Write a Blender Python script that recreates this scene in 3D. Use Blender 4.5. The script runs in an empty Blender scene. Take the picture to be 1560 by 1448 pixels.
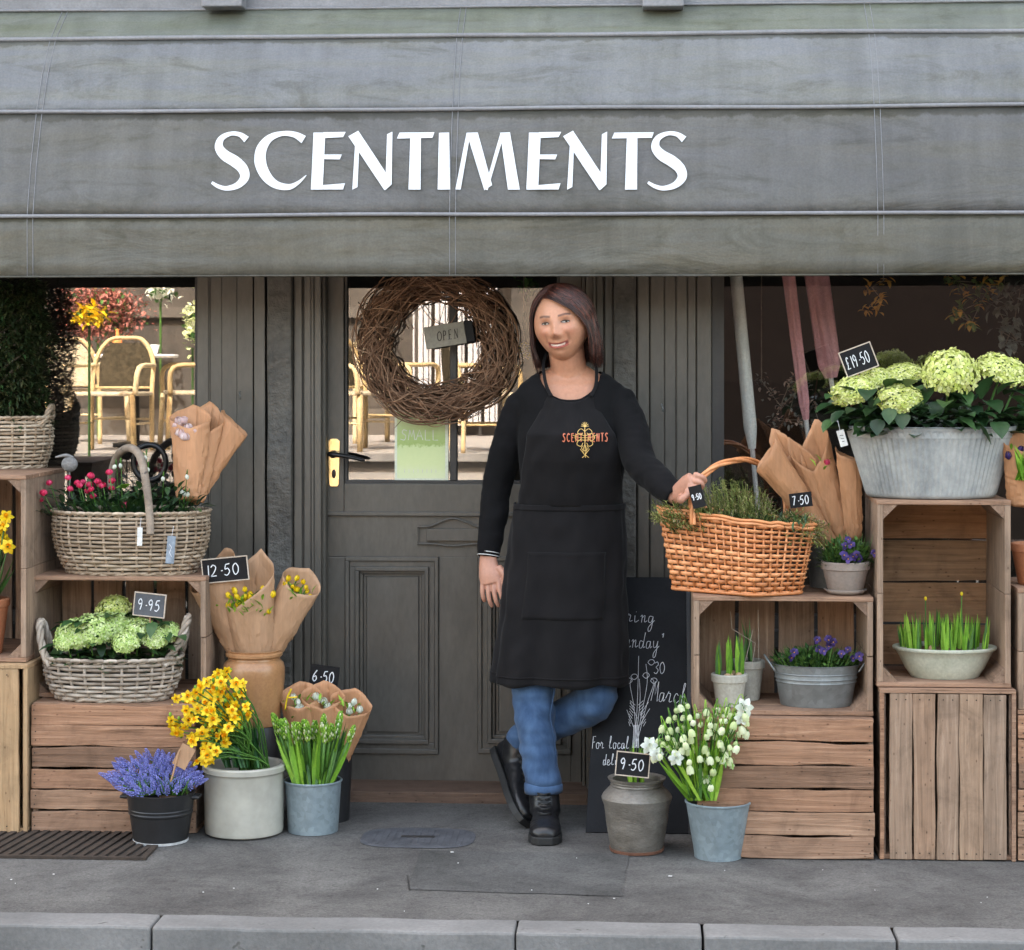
import bpy, bmesh, math, random
from math import sin, cos, pi, radians, sqrt, atan2
from mathutils import Vector, Matrix, noise, Quaternion
random.seed(7)
R = random.Random(11)
SC = bpy.context.scene
COL = SC.collection
V = Vector

# ------------------------------------------------------------------ camera
FPX, CX0, HOR, CAMH = 3230.0, 780.0, 540.0, 1.45      # focal length and horizon of the photograph, in its pixels
YAW = radians(3.5)
DIST = 6.94
CAM = V((DIST*sin(YAW), -DIST*cos(YAW), CAMH))
cd = bpy.data.cameras.new('camera'); cam = bpy.data.objects.new('camera', cd); COL.objects.link(cam)
cam.location = CAM; cam.rotation_euler = (radians(90), 0, YAW)
cd.sensor_width = 36; cd.sensor_fit = 'HORIZONTAL'; cd.lens = 36*FPX/1560
cd.shift_y = -(724-HOR)/1560; cd.clip_end = 500; cd.clip_start = .05
SC.camera = cam
# ------------------------------------------------------------------ world and sun
SUN_EL, SUN_AZ = radians(47), radians(-14)
w = bpy.data.worlds.new('World'); SC.world = w; w.use_nodes = True
nt = w.node_tree; bg = nt.nodes['Background']
sky = nt.nodes.new('ShaderNodeTexSky'); sky.sky_type = 'NISHITA'; sky.sun_disc = False
sky.sun_elevation = SUN_EL; sky.sun_rotation = SUN_AZ; sky.air_density = 1.0; sky.dust_density = 5.0; sky.ozone_density = 1.0
tint = nt.nodes.new('ShaderNodeMix'); tint.data_type = 'RGBA'; tint.blend_type = 'MULTIPLY'; tint.inputs[0].default_value = 1
tint.inputs[7].default_value = (1.28, 1.06, .79, 1)      # warm tint put into the sky colour to balance out its blue cast
nt.links.new(sky.outputs[0], tint.inputs[6]); nt.links.new(tint.outputs[2], bg.inputs[0]); bg.inputs[1].default_value = 0.15
sl = bpy.data.lights.new('sun', 'SUN'); sl.energy = 3.2; sl.angle = radians(.5); sl.color = (1, .94, .85)
sun = bpy.data.objects.new('sun', sl); COL.objects.link(sun)
sd = V((sin(SUN_AZ)*cos(SUN_EL), cos(SUN_AZ)*cos(SUN_EL), sin(SUN_EL)))
sun.rotation_euler = sd.to_track_quat('Z', 'Y').to_euler(); sun.location = sd*20
SC.view_settings.view_transform = 'Standard'; SC.view_settings.look = 'None'
SC.view_settings.exposure = 3.36; SC.view_settings.gamma = 1
SC.cycles.use_denoising = True
SC.cycles.max_bounces = 8; SC.cycles.transparent_max_bounces = 12; SC.cycles.sample_clamp_indirect = 6

# ------------------------------------------------------------------ measuring helpers
AX = V((-sin(YAW), cos(YAW), 0)); RT = V((cos(YAW), sin(YAW), 0))
def ray(px, py): return AX + RT*((px-CX0)/FPX) + V((0, 0, (HOR-py)/FPX))
def P(px, py, Y): d = ray(px, py); return CAM + d*((Y-CAM.y)/d.y)
def G(px, py, z=0.0): d = ray(px, py); return CAM + d*((z-CAM.z)/d.z)
def sc(px, Y): return FPX/((P(px, 500, Y)-CAM).dot(AX))          # pixels per metre
def mir(px, py, D): p = P(px, py, D); return V((p.x, -D, p.z))   # what a pixel of the glass mirrors, D metres before it

# ------------------------------------------------------------------ object helpers
def thing(name, label, cat, loc=(0, 0, 0), rz=0, group=None):
    o = bpy.data.objects.new(name, None); COL.objects.link(o); o.empty_display_size = .1
    o.location = loc; o.rotation_euler = (0, 0, rz); o['label'] = label; o['category'] = cat
    if group: o['group'] = group
    return o
def tag(o, label, cat, group=None, kind=None):
    if kind: o['kind'] = kind
    if label: o['label'] = label
    if cat: o['category'] = cat
    if group: o['group'] = group
    return o
def copy_tree(o, parent=None):
    c = o.copy(); COL.objects.link(c)
    if parent: c.parent = parent
    for ch in list(o.children): copy_tree(ch, c)
    return c
def inst(mesh, name, parent, M):
    o = bpy.data.objects.new(name, mesh); COL.objects.link(o); o.parent = parent; o.matrix_local = M
    return o
def frame(n, up=V((0, 0, 1))):
    n = n.normalized(); u = up if abs(n.dot(up)) < .95 else V((1, 0, 0))
    a = u.cross(n).normalized(); b = n.cross(a); return a, b, n
def align(loc, n, s=1, spin=0):
    a, b, c = frame(V(n)); M = Matrix((a, b, c)).transposed().to_4x4()
    return Matrix.Translation(loc) @ M @ Matrix.Rotation(spin, 4, 'Z') @ Matrix.Scale(s, 4)
def catmull(pts, k=6, closed=False):
    pts = [V(p) for p in pts]; n = len(pts); out = []
    for i in range(n if closed else n-1):
        if closed: p0, p1, p2, p3 = pts[i-1], pts[i], pts[(i+1) % n], pts[(i+2) % n]
        else: p0, p1, p2, p3 = pts[max(i-1, 0)], pts[i], pts[i+1], pts[min(i+2, n-1)]
        for j in range(k):
            t = j/k; out.append(.5*((2*p1)+(p2-p0)*t+(2*p0-5*p1+4*p2-p3)*t*t+(3*p1-p0-3*p2+p3)*t**3))
    if not closed: out.append(pts[-1])
    return out
def lerpl(l, t):
    x = t*(len(l)-1); i = min(int(x), len(l)-2); return l[i]+(l[i+1]-l[i])*(x-i)
class MB:
    def __init__(s): s.v = []; s.f = []; s.m = []; s.M = None
    def add(s, vs, fs, mi=0):
        b = len(s.v)
        for p in vs:
            p = V(p); s.v.append(s.M @ p if s.M else p)
        for f in fs: s.f.append([b+i for i in f]); s.m.append(mi)
    def box(s, x0, x1, y0, y1, z0, z1, mi=0):
        s.add([(x0, y0, z0), (x1, y0, z0), (x1, y1, z0), (x0, y1, z0), (x0, y0, z1), (x1, y0, z1), (x1, y1, z1), (x0, y1, z1)],
              [(0, 3, 2, 1), (4, 5, 6, 7), (0, 1, 5, 4), (1, 2, 6, 5), (2, 3, 7, 6), (3, 0, 4, 7)], mi)
    def plank(s, lo, hi, axis, wob=.0015, seg=9, mi=0, rnd=R):
        o = [i for i in range(3) if i != axis]; a, b = o; vs = []; ph = rnd.uniform(0, 100)
        L = hi[axis]-lo[axis]
        for i in range(seg+1):
            t = lo[axis]+L*i/seg
            j = [noise.noise(V((ph+k*7.3, t*5, 0)))*wob*1.9+noise.noise(V((ph+k*3.3, t*17, 4)))*wob*.8 for k in range(4)]
            e = rnd.uniform(-.0012, .0012) if i in (0, seg) else 0
            for (ca, cb, q, q2) in ((lo[a], lo[b], j[0], 0), (hi[a], lo[b], j[1], 0), (hi[a], hi[b], j[1], 1), (lo[a], hi[b], j[0], 1)):
                p = [0, 0, 0]; p[axis] = t+e; p[a] = ca; p[b] = cb
                dims = (hi[a]-lo[a], hi[b]-lo[b])
                if dims[0] > dims[1]: p[a] += q
                else: p[b] += (j[2] if q2 else j[3])
                vs.append(p)
        fs = [(3, 2, 1, 0), (seg*4, seg*4+1, seg*4+2, seg*4+3)]
        for i in range(seg):
            for k in range(4):
                fs.append((i*4+k, i*4+(k+1) % 4, (i+1)*4+(k+1) % 4, (i+1)*4+k))
        s.add(vs, fs, mi)
    def tube(s, pts, r, n=8, closed=False, mi=0, caps=True, flat=None, up=None):
        pts = [V(p) for p in pts]; m = len(pts)
        if m < 2: return
        rs = r if isinstance(r, (list, tuple)) else [r]*m
        if len(rs) != m: rs = [lerpl(list(rs), i/(m-1)) for i in range(m)]
        t0 = (pts[1]-pts[0]).normalized()
        a = (up if up else (V((0, 0, 1)) if abs(t0.z) < .9 else V((0, 1, 0)))).cross(t0)
        if a.length < 1e-6: a = V((1, 0, 0))
        a.normalize(); vs = []; fs = []
        for i in range(m):
            if closed: t = pts[(i+1) % m]-pts[i-1]
            else: t = pts[min(i+1, m-1)]-pts[max(i-1, 0)]
            if t.length < 1e-9: t = t0
            t = t.normalized(); a = a-t*a.dot(t)
            a = a.normalized() if a.length > 1e-6 else V((1, 0, 0)); b = t.cross(a)
            for k in range(n):
                an = 2*pi*k/n; ra = rs[i]; rb = ra*(flat if flat else 1)
                vs.append(pts[i]+a*(cos(an)*ra)+b*(sin(an)*rb))
        for i in range(m if closed else m-1):
            j = (i+1) % m
            for k in range(n): fs.append((i*n+k, i*n+(k+1) % n, j*n+(k+1) % n, j*n+k))
        if caps and not closed: fs += [tuple(range(n-1, -1, -1)), tuple((m-1)*n+k for k in range(n))]
        s.add(vs, fs, mi)
    def lathe(s, prof, n=32, ex=1, ey=1, c=(0, 0, 0), mi=0, jit=0, rib=0, ribn=0, ribz=None):
        vs = []; fs = []; c = V(c)
        for i, (r, z) in enumerate(prof):
            for k in range(n):
                a = 2*pi*k/n; rr = r
                if rib and ribz and ribz[0] <= i <= ribz[1]: rr = r*(1+rib*cos(ribn*a))
                if jit: rr *= 1+jit*noise.noise(V((cos(a)*2, sin(a)*2, z*12)))
                vs.append(c+V((cos(a)*rr*ex, sin(a)*rr*ey, z)))
        for i in range(len(prof)-1):
            for k in range(n): fs.append((i*n+k, i*n+(k+1) % n, (i+1)*n+(k+1) % n, (i+1)*n+k))
        if prof[0][0] > 1e-5: fs.append(tuple(range(n-1, -1, -1)))
        if prof[-1][0] > 1e-5: fs.append(tuple((len(prof)-1)*n+k for k in range(n)))
        s.add(vs, fs, mi)
    def grid(s, rows, mi=0, closed=False):
        n = len(rows[0]); vs = [p for r in rows for p in r]; fs = []
        for i in range(len(rows)-1):
            for k in range(n if closed else n-1): fs.append((i*n+k, i*n+(k+1) % n, (i+1)*n+(k+1) % n, (i+1)*n+k))
        s.add(vs, fs, mi)
    def ribbon(s, pts, ws, mi=0, nrm=V((0, -1, 0))):
        pts = [V(p) for p in pts]; m = len(pts); vs = []; fs = []
        if not isinstance(ws, (list, tuple)): ws = [ws, ws]
        for i in range(m):
            t = (pts[min(i+1, m-1)]-pts[max(i-1, 0)]); q = t.cross(nrm)
            q = q.normalized() if q.length > 1e-9 else V((1, 0, 0))
            wd = lerpl(list(ws), i/(m-1))/2; vs += [pts[i]-q*wd, pts[i]+q*wd]
        for i in range(m-1): fs.append((2*i, 2*i+1, 2*i+3, 2*i+2))
        s.add(vs, fs, mi)
    def blade(s, base, tip, wd, bend=V((0, 0, 0)), seg=5, mi=0, fold=.3, face=None, prof=None):
        base = V(base); tip = V(tip); d = tip-base; vs = []; fs = []
        f = face if face else V((R.uniform(-1, 1), R.uniform(-1, -.1), .1))
        q = d.cross(f)
        q = q.normalized() if q.length > 1e-9 else V((1, 0, 0)); nn = q.cross(d).normalized()
        for i in range(seg+1):
            t = i/seg; c = base+d*t+bend*(4*t*(1-t)) if prof is None else base+d*t+bend*(4*t*(1-t))
            wv = wd*(lerpl(prof, t) if prof else (.7+.5*sin(pi*min(t*1.1, 1)))*(1-t**3)+.04)/2
            vs += [c-q*wv+nn*wv*fold, c, c+q*wv+nn*wv*fold]
        for i in range(seg):
            for k in (0, 1): fs.append((3*i+k, 3*i+k+1, 3*i+k+4, 3*i+k+3))
        s.add(vs, fs, mi)
    def leaf(s, base, d, L, wd, up=V((0, 0, 1)), droop=.3, seg=4, mi=0):
        d = V(d).normalized(); q = d.cross(up)
        q = q.normalized() if q.length > 1e-6 else V((1, 0, 0)); n = q.cross(d).normalized(); base = V(base); vs = []; fs = []
        pr = [.15, .85, 1, .7, .03]
        for i in range(seg+1):
            t = i/seg; c = base+d*L*t-n*(droop*L*t*t); wv = wd/2*lerpl(pr, t)
            vs += [c-q*wv+n*wv*.35, c, c+q*wv+n*wv*.35]
        for i in range(seg):
            for k in (0, 1): fs.append((3*i+k, 3*i+k+1, 3*i+k+4, 3*i+k+3))
        s.add(vs, fs, mi)
    def ball(s, c, r, mi=0, n=6, m=4, ax=(1, 1, 1)):
        c = V(c); vs = [c+V((0, 0, -r*ax[2]))]; fs = []
        for i in range(1, m):
            a = pi*i/m
            for k in range(n):
                b = 2*pi*k/n; vs.append(c+V((sin(a)*cos(b)*r*ax[0], sin(a)*sin(b)*r*ax[1], -cos(a)*r*ax[2])))
        vs.append(c+V((0, 0, r*ax[2]))); e = len(vs)-1
        for k in range(n):
            fs.append((0, 1+(k+1) % n, 1+k)); fs.append((e, e-n+k, e-n+(k+1) % n))
        for i in range(m-2):
            for k in range(n): fs.append((1+i*n+k, 1+i*n+(k+1) % n, 1+(i+1)*n+(k+1) % n, 1+(i+1)*n+k))
        s.add(vs, fs, mi)
    def mesh(s, name, mats, smooth=False, off=None):
        me = bpy.data.meshes.new(name); vs = s.v
        if off is not None: vs = [p-off for p in vs]
        me.from_pydata([tuple(p) for p in vs], [], s.f)
        mats = mats if isinstance(mats, (list, tuple)) else [mats]
        for m in mats: me.materials.append(m)
        if len(mats) > 1: me.polygons.foreach_set('material_index', s.m)
        if smooth: me.polygons.foreach_set('use_smooth', [True]*len(me.polygons))
        me.update(); return me
    def build(s, name, mats, parent=None, smooth=False, bevel=0, world=False, solid=0, loc=None, auto=None):
        off = None
        if world and parent: 
            q = parent; off = V((0, 0, 0))
            while q: off += V(q.location); q = q.parent
        me = s.mesh(name, mats, smooth, off)
        o = bpy.data.objects.new(name, me); COL.objects.link(o)
        if parent: o.parent = parent
        if loc: o.location = loc
        if solid: m = o.modifiers.new('solid', 'SOLIDIFY'); m.thickness = solid; m.offset = 0
        if bevel: m = o.modifiers.new('bevel', 'BEVEL'); m.width = bevel; m.segments = 2; m.limit_method = 'ANGLE'; m.angle_limit = radians(40)
        if auto:
            me.polygons.foreach_set('use_smooth', [True]*len(me.polygons)); me.set_sharp_from_angle(angle=radians(auto))
        return o

# ------------------------------------------------------------------ materials
def nmat(name):
    m = bpy.data.materials.new(name); m.use_nodes = True; nt = m.node_tree; b = nt.nodes['Principled BSDF']; return m, nt, b
def N(nt, t, **k):
    n = nt.nodes.new(t)
    for a, b in k.items(): setattr(n, a, b)
    return n
def ramp(nt, cols, fac=None):
    r = N(nt, 'ShaderNodeValToRGB'); e = r.color_ramp.elements
    while len(e) < len(cols): e.new(.5)
    for i, c in enumerate(cols):
        p, c = c if isinstance(c[1], (tuple, list)) else (i/(len(cols)-1), c)
        e[i].position = p; e[i].color = (*c, 1)
    if fac is not None: nt.links.new(fac, r.inputs[0])
    return r
def texco(nt, scale=(1, 1, 1), mode='Object', off=False):
    t = N(nt, 'ShaderNodeTexCoord'); mp = N(nt, 'ShaderNodeMapping'); mp.inputs['Scale'].default_value = scale
    if off:   # every island / object looks at another piece of the pattern
        g = N(nt, 'ShaderNodeNewGeometry'); oi = N(nt, 'ShaderNodeObjectInfo')
        ad = N(nt, 'ShaderNodeMath', operation='ADD'); nt.links.new(g.outputs['Random Per Island'], ad.inputs[0]); nt.links.new(oi.outputs['Random'], ad.inputs[1])
        mu = N(nt, 'ShaderNodeMath', operation='MULTIPLY'); nt.links.new(ad.outputs[0], mu.inputs[0]); mu.inputs[1].default_value = 37
        va = N(nt, 'ShaderNodeVectorMath', operation='ADD'); nt.links.new(t.outputs[mode], va.inputs[0]); nt.links.new(mu.outputs[0], va.inputs[1])
        nt.links.new(va.outputs[0], mp.inputs[0])
    else: nt.links.new(t.outputs[mode], mp.inputs[0])
    return mp.outputs[0]
def noise_n(nt, vec, scale, detail=6, rough=.6, dist=0):
    n = N(nt, 'ShaderNodeTexNoise'); n.inputs['Scale'].default_value = scale; n.inputs['Detail'].default_value = detail
    n.inputs['Roughness'].default_value = rough; n.inputs['Distortion'].default_value = dist
    nt.links.new(vec, n.inputs['Vector']); return n.outputs['Fac']
def mixc(nt, fac, a, b, mode='MIX'):
    m = N(nt, 'ShaderNodeMix', data_type='RGBA', blend_type=mode)
    for k, v in ((0, fac), (6, a), (7, b)):
        if hasattr(v, 'links'): nt.links.new(v, m.inputs[k])
        elif k == 0: m.inputs[0].default_value = v
        else: m.inputs[k].default_value = (*v, 1)
    return m.outputs[2]
def bumpn(nt, b, h, strength=.3, dist=.01):
    bm = N(nt, 'ShaderNodeBump'); bm.inputs['Strength'].default_value = strength; bm.inputs['Distance'].default_value = dist
    nt.links.new(h, bm.inputs['Height']); nt.links.new(bm.outputs[0], b.inputs['Normal'])
def surf(name, c1, c2, scale=8, rough=.7, bump=.2, stretch=(1, 1, 1), spots=None, metal=0, fine=120, bdist=.004, c3=None, spec=.5, off=False, detail=7, finebump=True):
    """two-tone weathered surface"""
    m, nt, b = nmat(name); v = texco(nt, stretch, off=off)
    f = noise_n(nt, v, scale, detail, .62, .3)
    cols = [(.32, c1), (.68, c2)] if not c3 else [(.28, c1), (.52, c2), (.75, c3)]
    r = ramp(nt, cols, f); c = r.outputs[0]
    f2 = noise_n(nt, v, fine, 3, .6); sp = ramp(nt, [(.25, (.82, .82, .82)), (.8, (1.12, 1.12, 1.12))], f2)
    c = mixc(nt, 1, c, sp.outputs[0], 'MULTIPLY')
    if spots:
        f3 = noise_n(nt, v, spots[1], 3, .7); s3 = ramp(nt, [(spots[2], (0, 0, 0)), (spots[2]+.04, (1, 1, 1))], f3)
        c = mixc(nt, s3.outputs[0], c, spots[0])
    nt.links.new(c, b.inputs['Base Color']); b.inputs['Roughness'].default_value = rough; b.inputs['Metallic'].default_value = metal
    b.inputs['Specular IOR Level'].default_value = spec
    if bump: bumpn(nt, b, f2 if finebump else f, bump, bdist)
    return m
def isl(name, c1, c2, rough=.6, trans=0, bump=0, c3=None, sheen=0, spec=.35, grain=None):
    """colour varies from island to island (petals, leaves, strands)"""
    m, nt, b = nmat(name); g = N(nt, 'ShaderNodeNewGeometry'); oi = N(nt, 'ShaderNodeObjectInfo')
    a = N(nt, 'ShaderNodeMath', operation='ADD'); nt.links.new(g.outputs['Random Per Island'], a.inputs[0]); nt.links.new(oi.outputs['Random'], a.inputs[1])
    fr = N(nt, 'ShaderNodeMath', operation='FRACT'); nt.links.new(a.outputs[0], fr.inputs[0])
    r = ramp(nt, [c1, c2] if not c3 else [c1, c2, c3], fr.outputs[0]); c = r.outputs[0]
    v = texco(nt); f = noise_n(nt, v, grain or 60, 4, .6); sp = ramp(nt, [(.3, (.75, .75, .75)), (.7, (1.15, 1.15, 1.15))], f)
    c = mixc(nt, 1, c, sp.outputs[0], 'MULTIPLY')
    nt.links.new(c, b.inputs['Base Color']); b.inputs['Roughness'].default_value = rough; b.inputs['Specular IOR Level'].default_value = spec
    if bump: bumpn(nt, b, f, bump, .003)
    if trans:
        tr = N(nt, 'ShaderNodeBsdfTranslucent'); nt.links.new(c, tr.inputs[0]); mx = N(nt, 'ShaderNodeMixShader'); mx.inputs[0].default_value = trans
        nt.links.new(b.outputs[0], mx.inputs[1]); nt.links.new(tr.outputs[0], mx.inputs[2]); nt.links.new(mx.outputs[0], nt.nodes['Material Output'].inputs[0])
    return m
def woodm(name, c1, c2, c3, axis, rough=.8, sc_=1.0):
    m, nt, b = nmat(name); st = [62, 62, 62]; st[axis] = 2.6
    v = texco(nt, tuple(x*sc_ for x in st), off=True)
    f = noise_n(nt, v, 1.0, 8, .7, 1.2); r = ramp(nt, [(.28, tuple(x*.72 for x in c1)), (.40, tuple((x+y)/2 for x, y in zip(c1, c2))), (.55, c2), (.74, c3)], f)
    v2 = texco(nt, (1, 1, 1), off=True); f2 = noise_n(nt, v2, 9, 6, .65, .8); r2 = ramp(nt, [(.30, (.62, .61, .60)), (.48, (.97, .97, .96)), (.68, (1.16, 1.14, 1.11))], f2)
    c = mixc(nt, .8, r.outputs[0], r2.outputs[0], 'MULTIPLY')
    g = N(nt, 'ShaderNodeNewGeometry'); ri = ramp(nt, [(.60, .53, .49), (.98, .96, .95), (1.12, .92, .78), (.86, .87, .88), (1.22, 1.12, 1.02)], g.outputs['Random Per Island'])
    c = mixc(nt, .85, c, ri.outputs[0], 'MULTIPLY')
    # knots
    vo = N(nt, 'ShaderNodeTexVoronoi'); ks = [9, 9, 9]; ks[axis] = 5; v3 = texco(nt, tuple(ks), off=True); nt.links.new(v3, vo.inputs['Vector'])
    kr = ramp(nt, [(.05, (.35, .28, .25)), (.13, (1, 1, 1))], vo.outputs['Distance']); c = mixc(nt, .8, c, kr.outputs[0], 'MULTIPLY')
    nt.links.new(c, b.inputs['Base Color']); b.inputs['Roughness'].default_value = rough; b.inputs['Specular IOR Level'].default_value = .25
    bumpn(nt, b, f, .9, .005); return m
def plain(name, c, rough=.6, metal=0, spec=.5, emit=0):
    m, nt, b = nmat(name); b.inputs['Base Color'].default_value = (*c, 1); b.inputs['Roughness'].default_value = rough
    b.inputs['Metallic'].default_value = metal; b.inputs['Specular IOR Level'].default_value = spec
    return m
M = {}
def asph(name, c1, c2, c3, sc_=2.4):
    m, nt, b = nmat(name); v = texco(nt); f = noise_n(nt, v, sc_, 8, .7, .5); r = ramp(nt, [(.36, c1), (.50, c2), (.64, c3)], f); c = r.outputs[0]
    g = noise_n(nt, v, 120, 3, .75); gr = ramp(nt, [(.30, (.70, .70, .69)), (.50, (1, 1, 1)), (.68, (1.34, 1.33, 1.31))], g); c = mixc(nt, .9, c, gr.outputs[0], 'MULTIPLY')
    s_ = noise_n(nt, v, 26, 5, .8); sr = ramp(nt, [(.34, (.62, .61, .60)), (.46, (1, 1, 1)), (.66, (1.12, 1.12, 1.12))], s_); c = mixc(nt, .8, c, sr.outputs[0], 'MULTIPLY')
    nt.links.new(c, b.inputs['Base Color']); b.inputs['Roughness'].default_value = .9; b.inputs['Specular IOR Level'].default_value = .25; bumpn(nt, b, g, 1.0, .006); return m
GREY_A, GREY_B = (.072, .0635, .0535), (.110, .098, .083)
M['paint'] = surf('painted_wood_grey', GREY_A, GREY_B, 5, .45, .25, (1, 1, .35), spots=((0.5616, 0.47, 0.383), 42, .80), fine=70, bdist=.002)
M['paint_rough'] = surf('painted_brick_grey', (0.0552, 0.0504, 0.04536), (0.115, 0.1042, 0.09072), 14, .6, .8, (1, 1, 1), spots=((0.345, 0.3136, 0.2808), 60, .78), fine=45, bdist=.012)
M['paint_dark'] = surf('dark_reveal_paint', (.02, .018, .018), (.035, .032, .03), 5, .5, .2)
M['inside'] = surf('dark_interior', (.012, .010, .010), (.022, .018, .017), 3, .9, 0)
M['fabricA'] = None
def awning_mat(name, c1, c2, c3, edge=True):
    m, nt, b = nmat(name); v = texco(nt, (1, 1, 1)); big = noise_n(nt, v, 1.6, 7, .65, .6)
    v2 = texco(nt, (.6, 3, 7)); st = noise_n(nt, v2, 2.2, 6, .6, .4)
    v4 = texco(nt, (7, .8, .8)); vs = noise_n(nt, v4, 2.5, 5, .6, .2)
    r = ramp(nt, [(.35, c1), (.62, c2)], big); r2 = ramp(nt, [(.42, (0, 0, 0)), (.75, (.75, .75, .75))], st)
    c = mixc(nt, r2.outputs[0], r.outputs[0], c3)
    r3 = ramp(nt, [(.3, (.72, .72, .71)), (.68, (1.14, 1.14, 1.14))], vs); c = mixc(nt, .5, c, r3.outputs[0], 'MULTIPLY')
    v5 = texco(nt, (1.0, 2, 3.2)); bl = noise_n(nt, v5, 3.3, 8, .72, 1.0); r5 = ramp(nt, [(.34, (.70, .69, .62)), (.47, (1, 1, .98)), (.60, (1.02, 1.02, 1.03)), (.74, (1.22, 1.22, 1.24))], bl); c = mixc(nt, .85, c, r5.outputs[0], 'MULTIPLY')
    fw = noise_n(nt, texco(nt, (160, 160, 160)), 1, 2, .5); r6 = ramp(nt, [(.3, (.90, .90, .90)), (.7, (1.08, 1.08, 1.08))], fw); c = mixc(nt, 1, c, r6.outputs[0], 'MULTIPLY')
    u = N(nt, 'ShaderNodeUVMap'); sp = N(nt, 'ShaderNodeSeparateXYZ'); nt.links.new(u.outputs[0], sp.inputs[0])
    # darker bands along the two hems of a panel, ragged by noise
    er = noise_n(nt, texco(nt, (9, 9, 2)), 2.2, 6, .7)
    a = N(nt, 'ShaderNodeMath', operation='MULTIPLY_ADD'); nt.links.new(er, a.inputs[0]); a.inputs[1].default_value = .16; nt.links.new(sp.outputs[1], a.inputs[2])
    rr = ramp(nt, [(.05, (.40, .40, .39)), (.14, (1, 1, 1)), (.98, (1, 1, 1)), (1.0, (.62, .60, .52))], a.outputs[0]); c = mixc(nt, .9, c, rr.outputs[0], 'MULTIPLY')
    cw = N(nt, 'ShaderNodeTexVoronoi'); cw.feature = 'DISTANCE_TO_EDGE'; nt.links.new(texco(nt, (.5, 1, 1.4)), cw.inputs['Vector']); cw.inputs['Scale'].default_value = 1.3
    cr = ramp(nt, [(.0, (1.12, 1.12, 1.13)), (.012, (1, 1, 1))], cw.outputs[0]); c = mixc(nt, .45, c, cr.outputs[0], 'MULTIPLY')
    nt.links.new(c, b.inputs['Base Color']); b.inputs['Roughness'].default_value = .62; b.inputs['Specular IOR Level'].default_value = .3
    cl = noise_n(nt, texco(nt, (.55, 1, 1.0)), 3.2, 5, .55, 1.2); bumpn(nt, b, cl, .55, .035)
    return m
M['aw1'] = awning_mat('awning_blue_grey', (0.1201, 0.123, 0.1323), (0.1648, 0.1684, 0.1807), (0.1526, 0.1495, 0.119))
M['aw2'] = awning_mat('awning_mid_grey', (0.08615, 0.08372, 0.08546), (0.1144, 0.1121, 0.1131), (0.1018, 0.09418, 0.07533))
M['aw3'] = awning_mat('awning_valance_grey', (0.09166, 0.0879, 0.07814), (0.1222, 0.1174, 0.103), (0.1108, 0.09245, 0.06038))
M['aw0'] = awning_mat('awning_top_green_grey', (0.1093, 0.1176, 0.1016), (0.1497, 0.1568, 0.1379), (0.1012, 0.1098, 0.05808))
M['awbar'] = surf('awning_rib_piping', (0.1615, 0.1615, 0.1742), (0.221, 0.221, 0.238), 9, .5, .1)
M['letter'] = surf('awning_white_letter_paint', (0.5697, 0.5855, 0.633), (0.6963, 0.7121, 0.7437), 7, .55, .1, (1, 1, 2))
M['asphalt'] = asph('asphalt_pavement', (0.07478, 0.0704, 0.06758), (0.111, 0.1056, 0.1003), (0.1496, 0.143, 0.1352))
M['asphalt_patch'] = asph('asphalt_patch', (0.061, 0.05978, 0.05734), (0.09028, 0.08784, 0.0854), (0.1269, 0.1244, 0.1196))
M['kerb'] = surf('granite_kerb', (.135, .133, .13), (.22, .215, .21), 3.5, .85, .5, fine=95, bdist=.003, spots=((.09, .088, .08), 14, .66))
M['iron'] = surf('cast_iron', (0.05, 0.0525, 0.06), (0.09375, 0.0975, 0.11), 20, .55, .5, fine=90, bdist=.003)
M['rust'] = surf('rusty_iron', (0.02475, 0.0176, 0.0132), (0.055, 0.0363, 0.0253), 20, .8, .5)
M['road'] = surf('road_asphalt', (.05, .05, .05), (.08, .08, .08), 3, .9, .5)
M['wood_x'] = woodm('crate_wood_x', (0.1734, 0.1035, 0.06625), (0.3259, 0.207, 0.1427), (0.4716, 0.3268, 0.2358), 0)
M['wood_z'] = woodm('crate_wood_z', (0.1743, 0.1192, 0.08248), (0.3152, 0.2253, 0.1649), (0.4425, 0.3378, 0.2561), 2)
M['wood_y'] = woodm('crate_wood_y', (0.1437, 0.1012, 0.0736), (0.253, 0.184, 0.1403), (0.345, 0.2645, 0.207), 1)
M['wood_lz'] = woodm('pale_crate_wood_z', (.28, .18, .10), (.42, .29, .17), (.52, .38, .24), 2)
M['wood_warm'] = woodm('warm_crate_wood_x', (0.1755, 0.1013, 0.054), (0.2835, 0.1688, 0.0945), (0.378, 0.2362, 0.1418), 0)
M['thresh'] = woodm('threshold_wood', (.09, .06, .045), (.15, .10, .075), (.2, .14, .11), 0)
M['wicker'] = isl('grey_wicker', (0.255, 0.1827, 0.1232), (0.391, 0.2975, 0.2125), .65, c3=(0.527, 0.425, 0.323), grain=40, bump=.3)
M['wicker_g'] = isl('weathered_wicker', (0.221, 0.1742, 0.136), (0.34, 0.2805, 0.2253), .7, c3=(0.476, 0.408, 0.34), grain=40, bump=.3)
M['wicker_o'] = isl('orange_willow', (0.4444, 0.155, 0.04909), (0.6348, 0.25, 0.09371), .5, c3=(0.8252, 0.38, 0.1696), grain=40, bump=.3, spec=.5)
M['bark'] = surf('handle_bark', (.16, .12, .09), (.34, .27, .21), 14, .8, .7, (1, 1, 1), spots=((.08, .06, .05), 30, .66))
M['twig'] = isl('vine_twig', (.12, .062, .036), (.23, .125, .075), .75, c3=(.36, .22, .14), grain=50, bump=.5)
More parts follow.
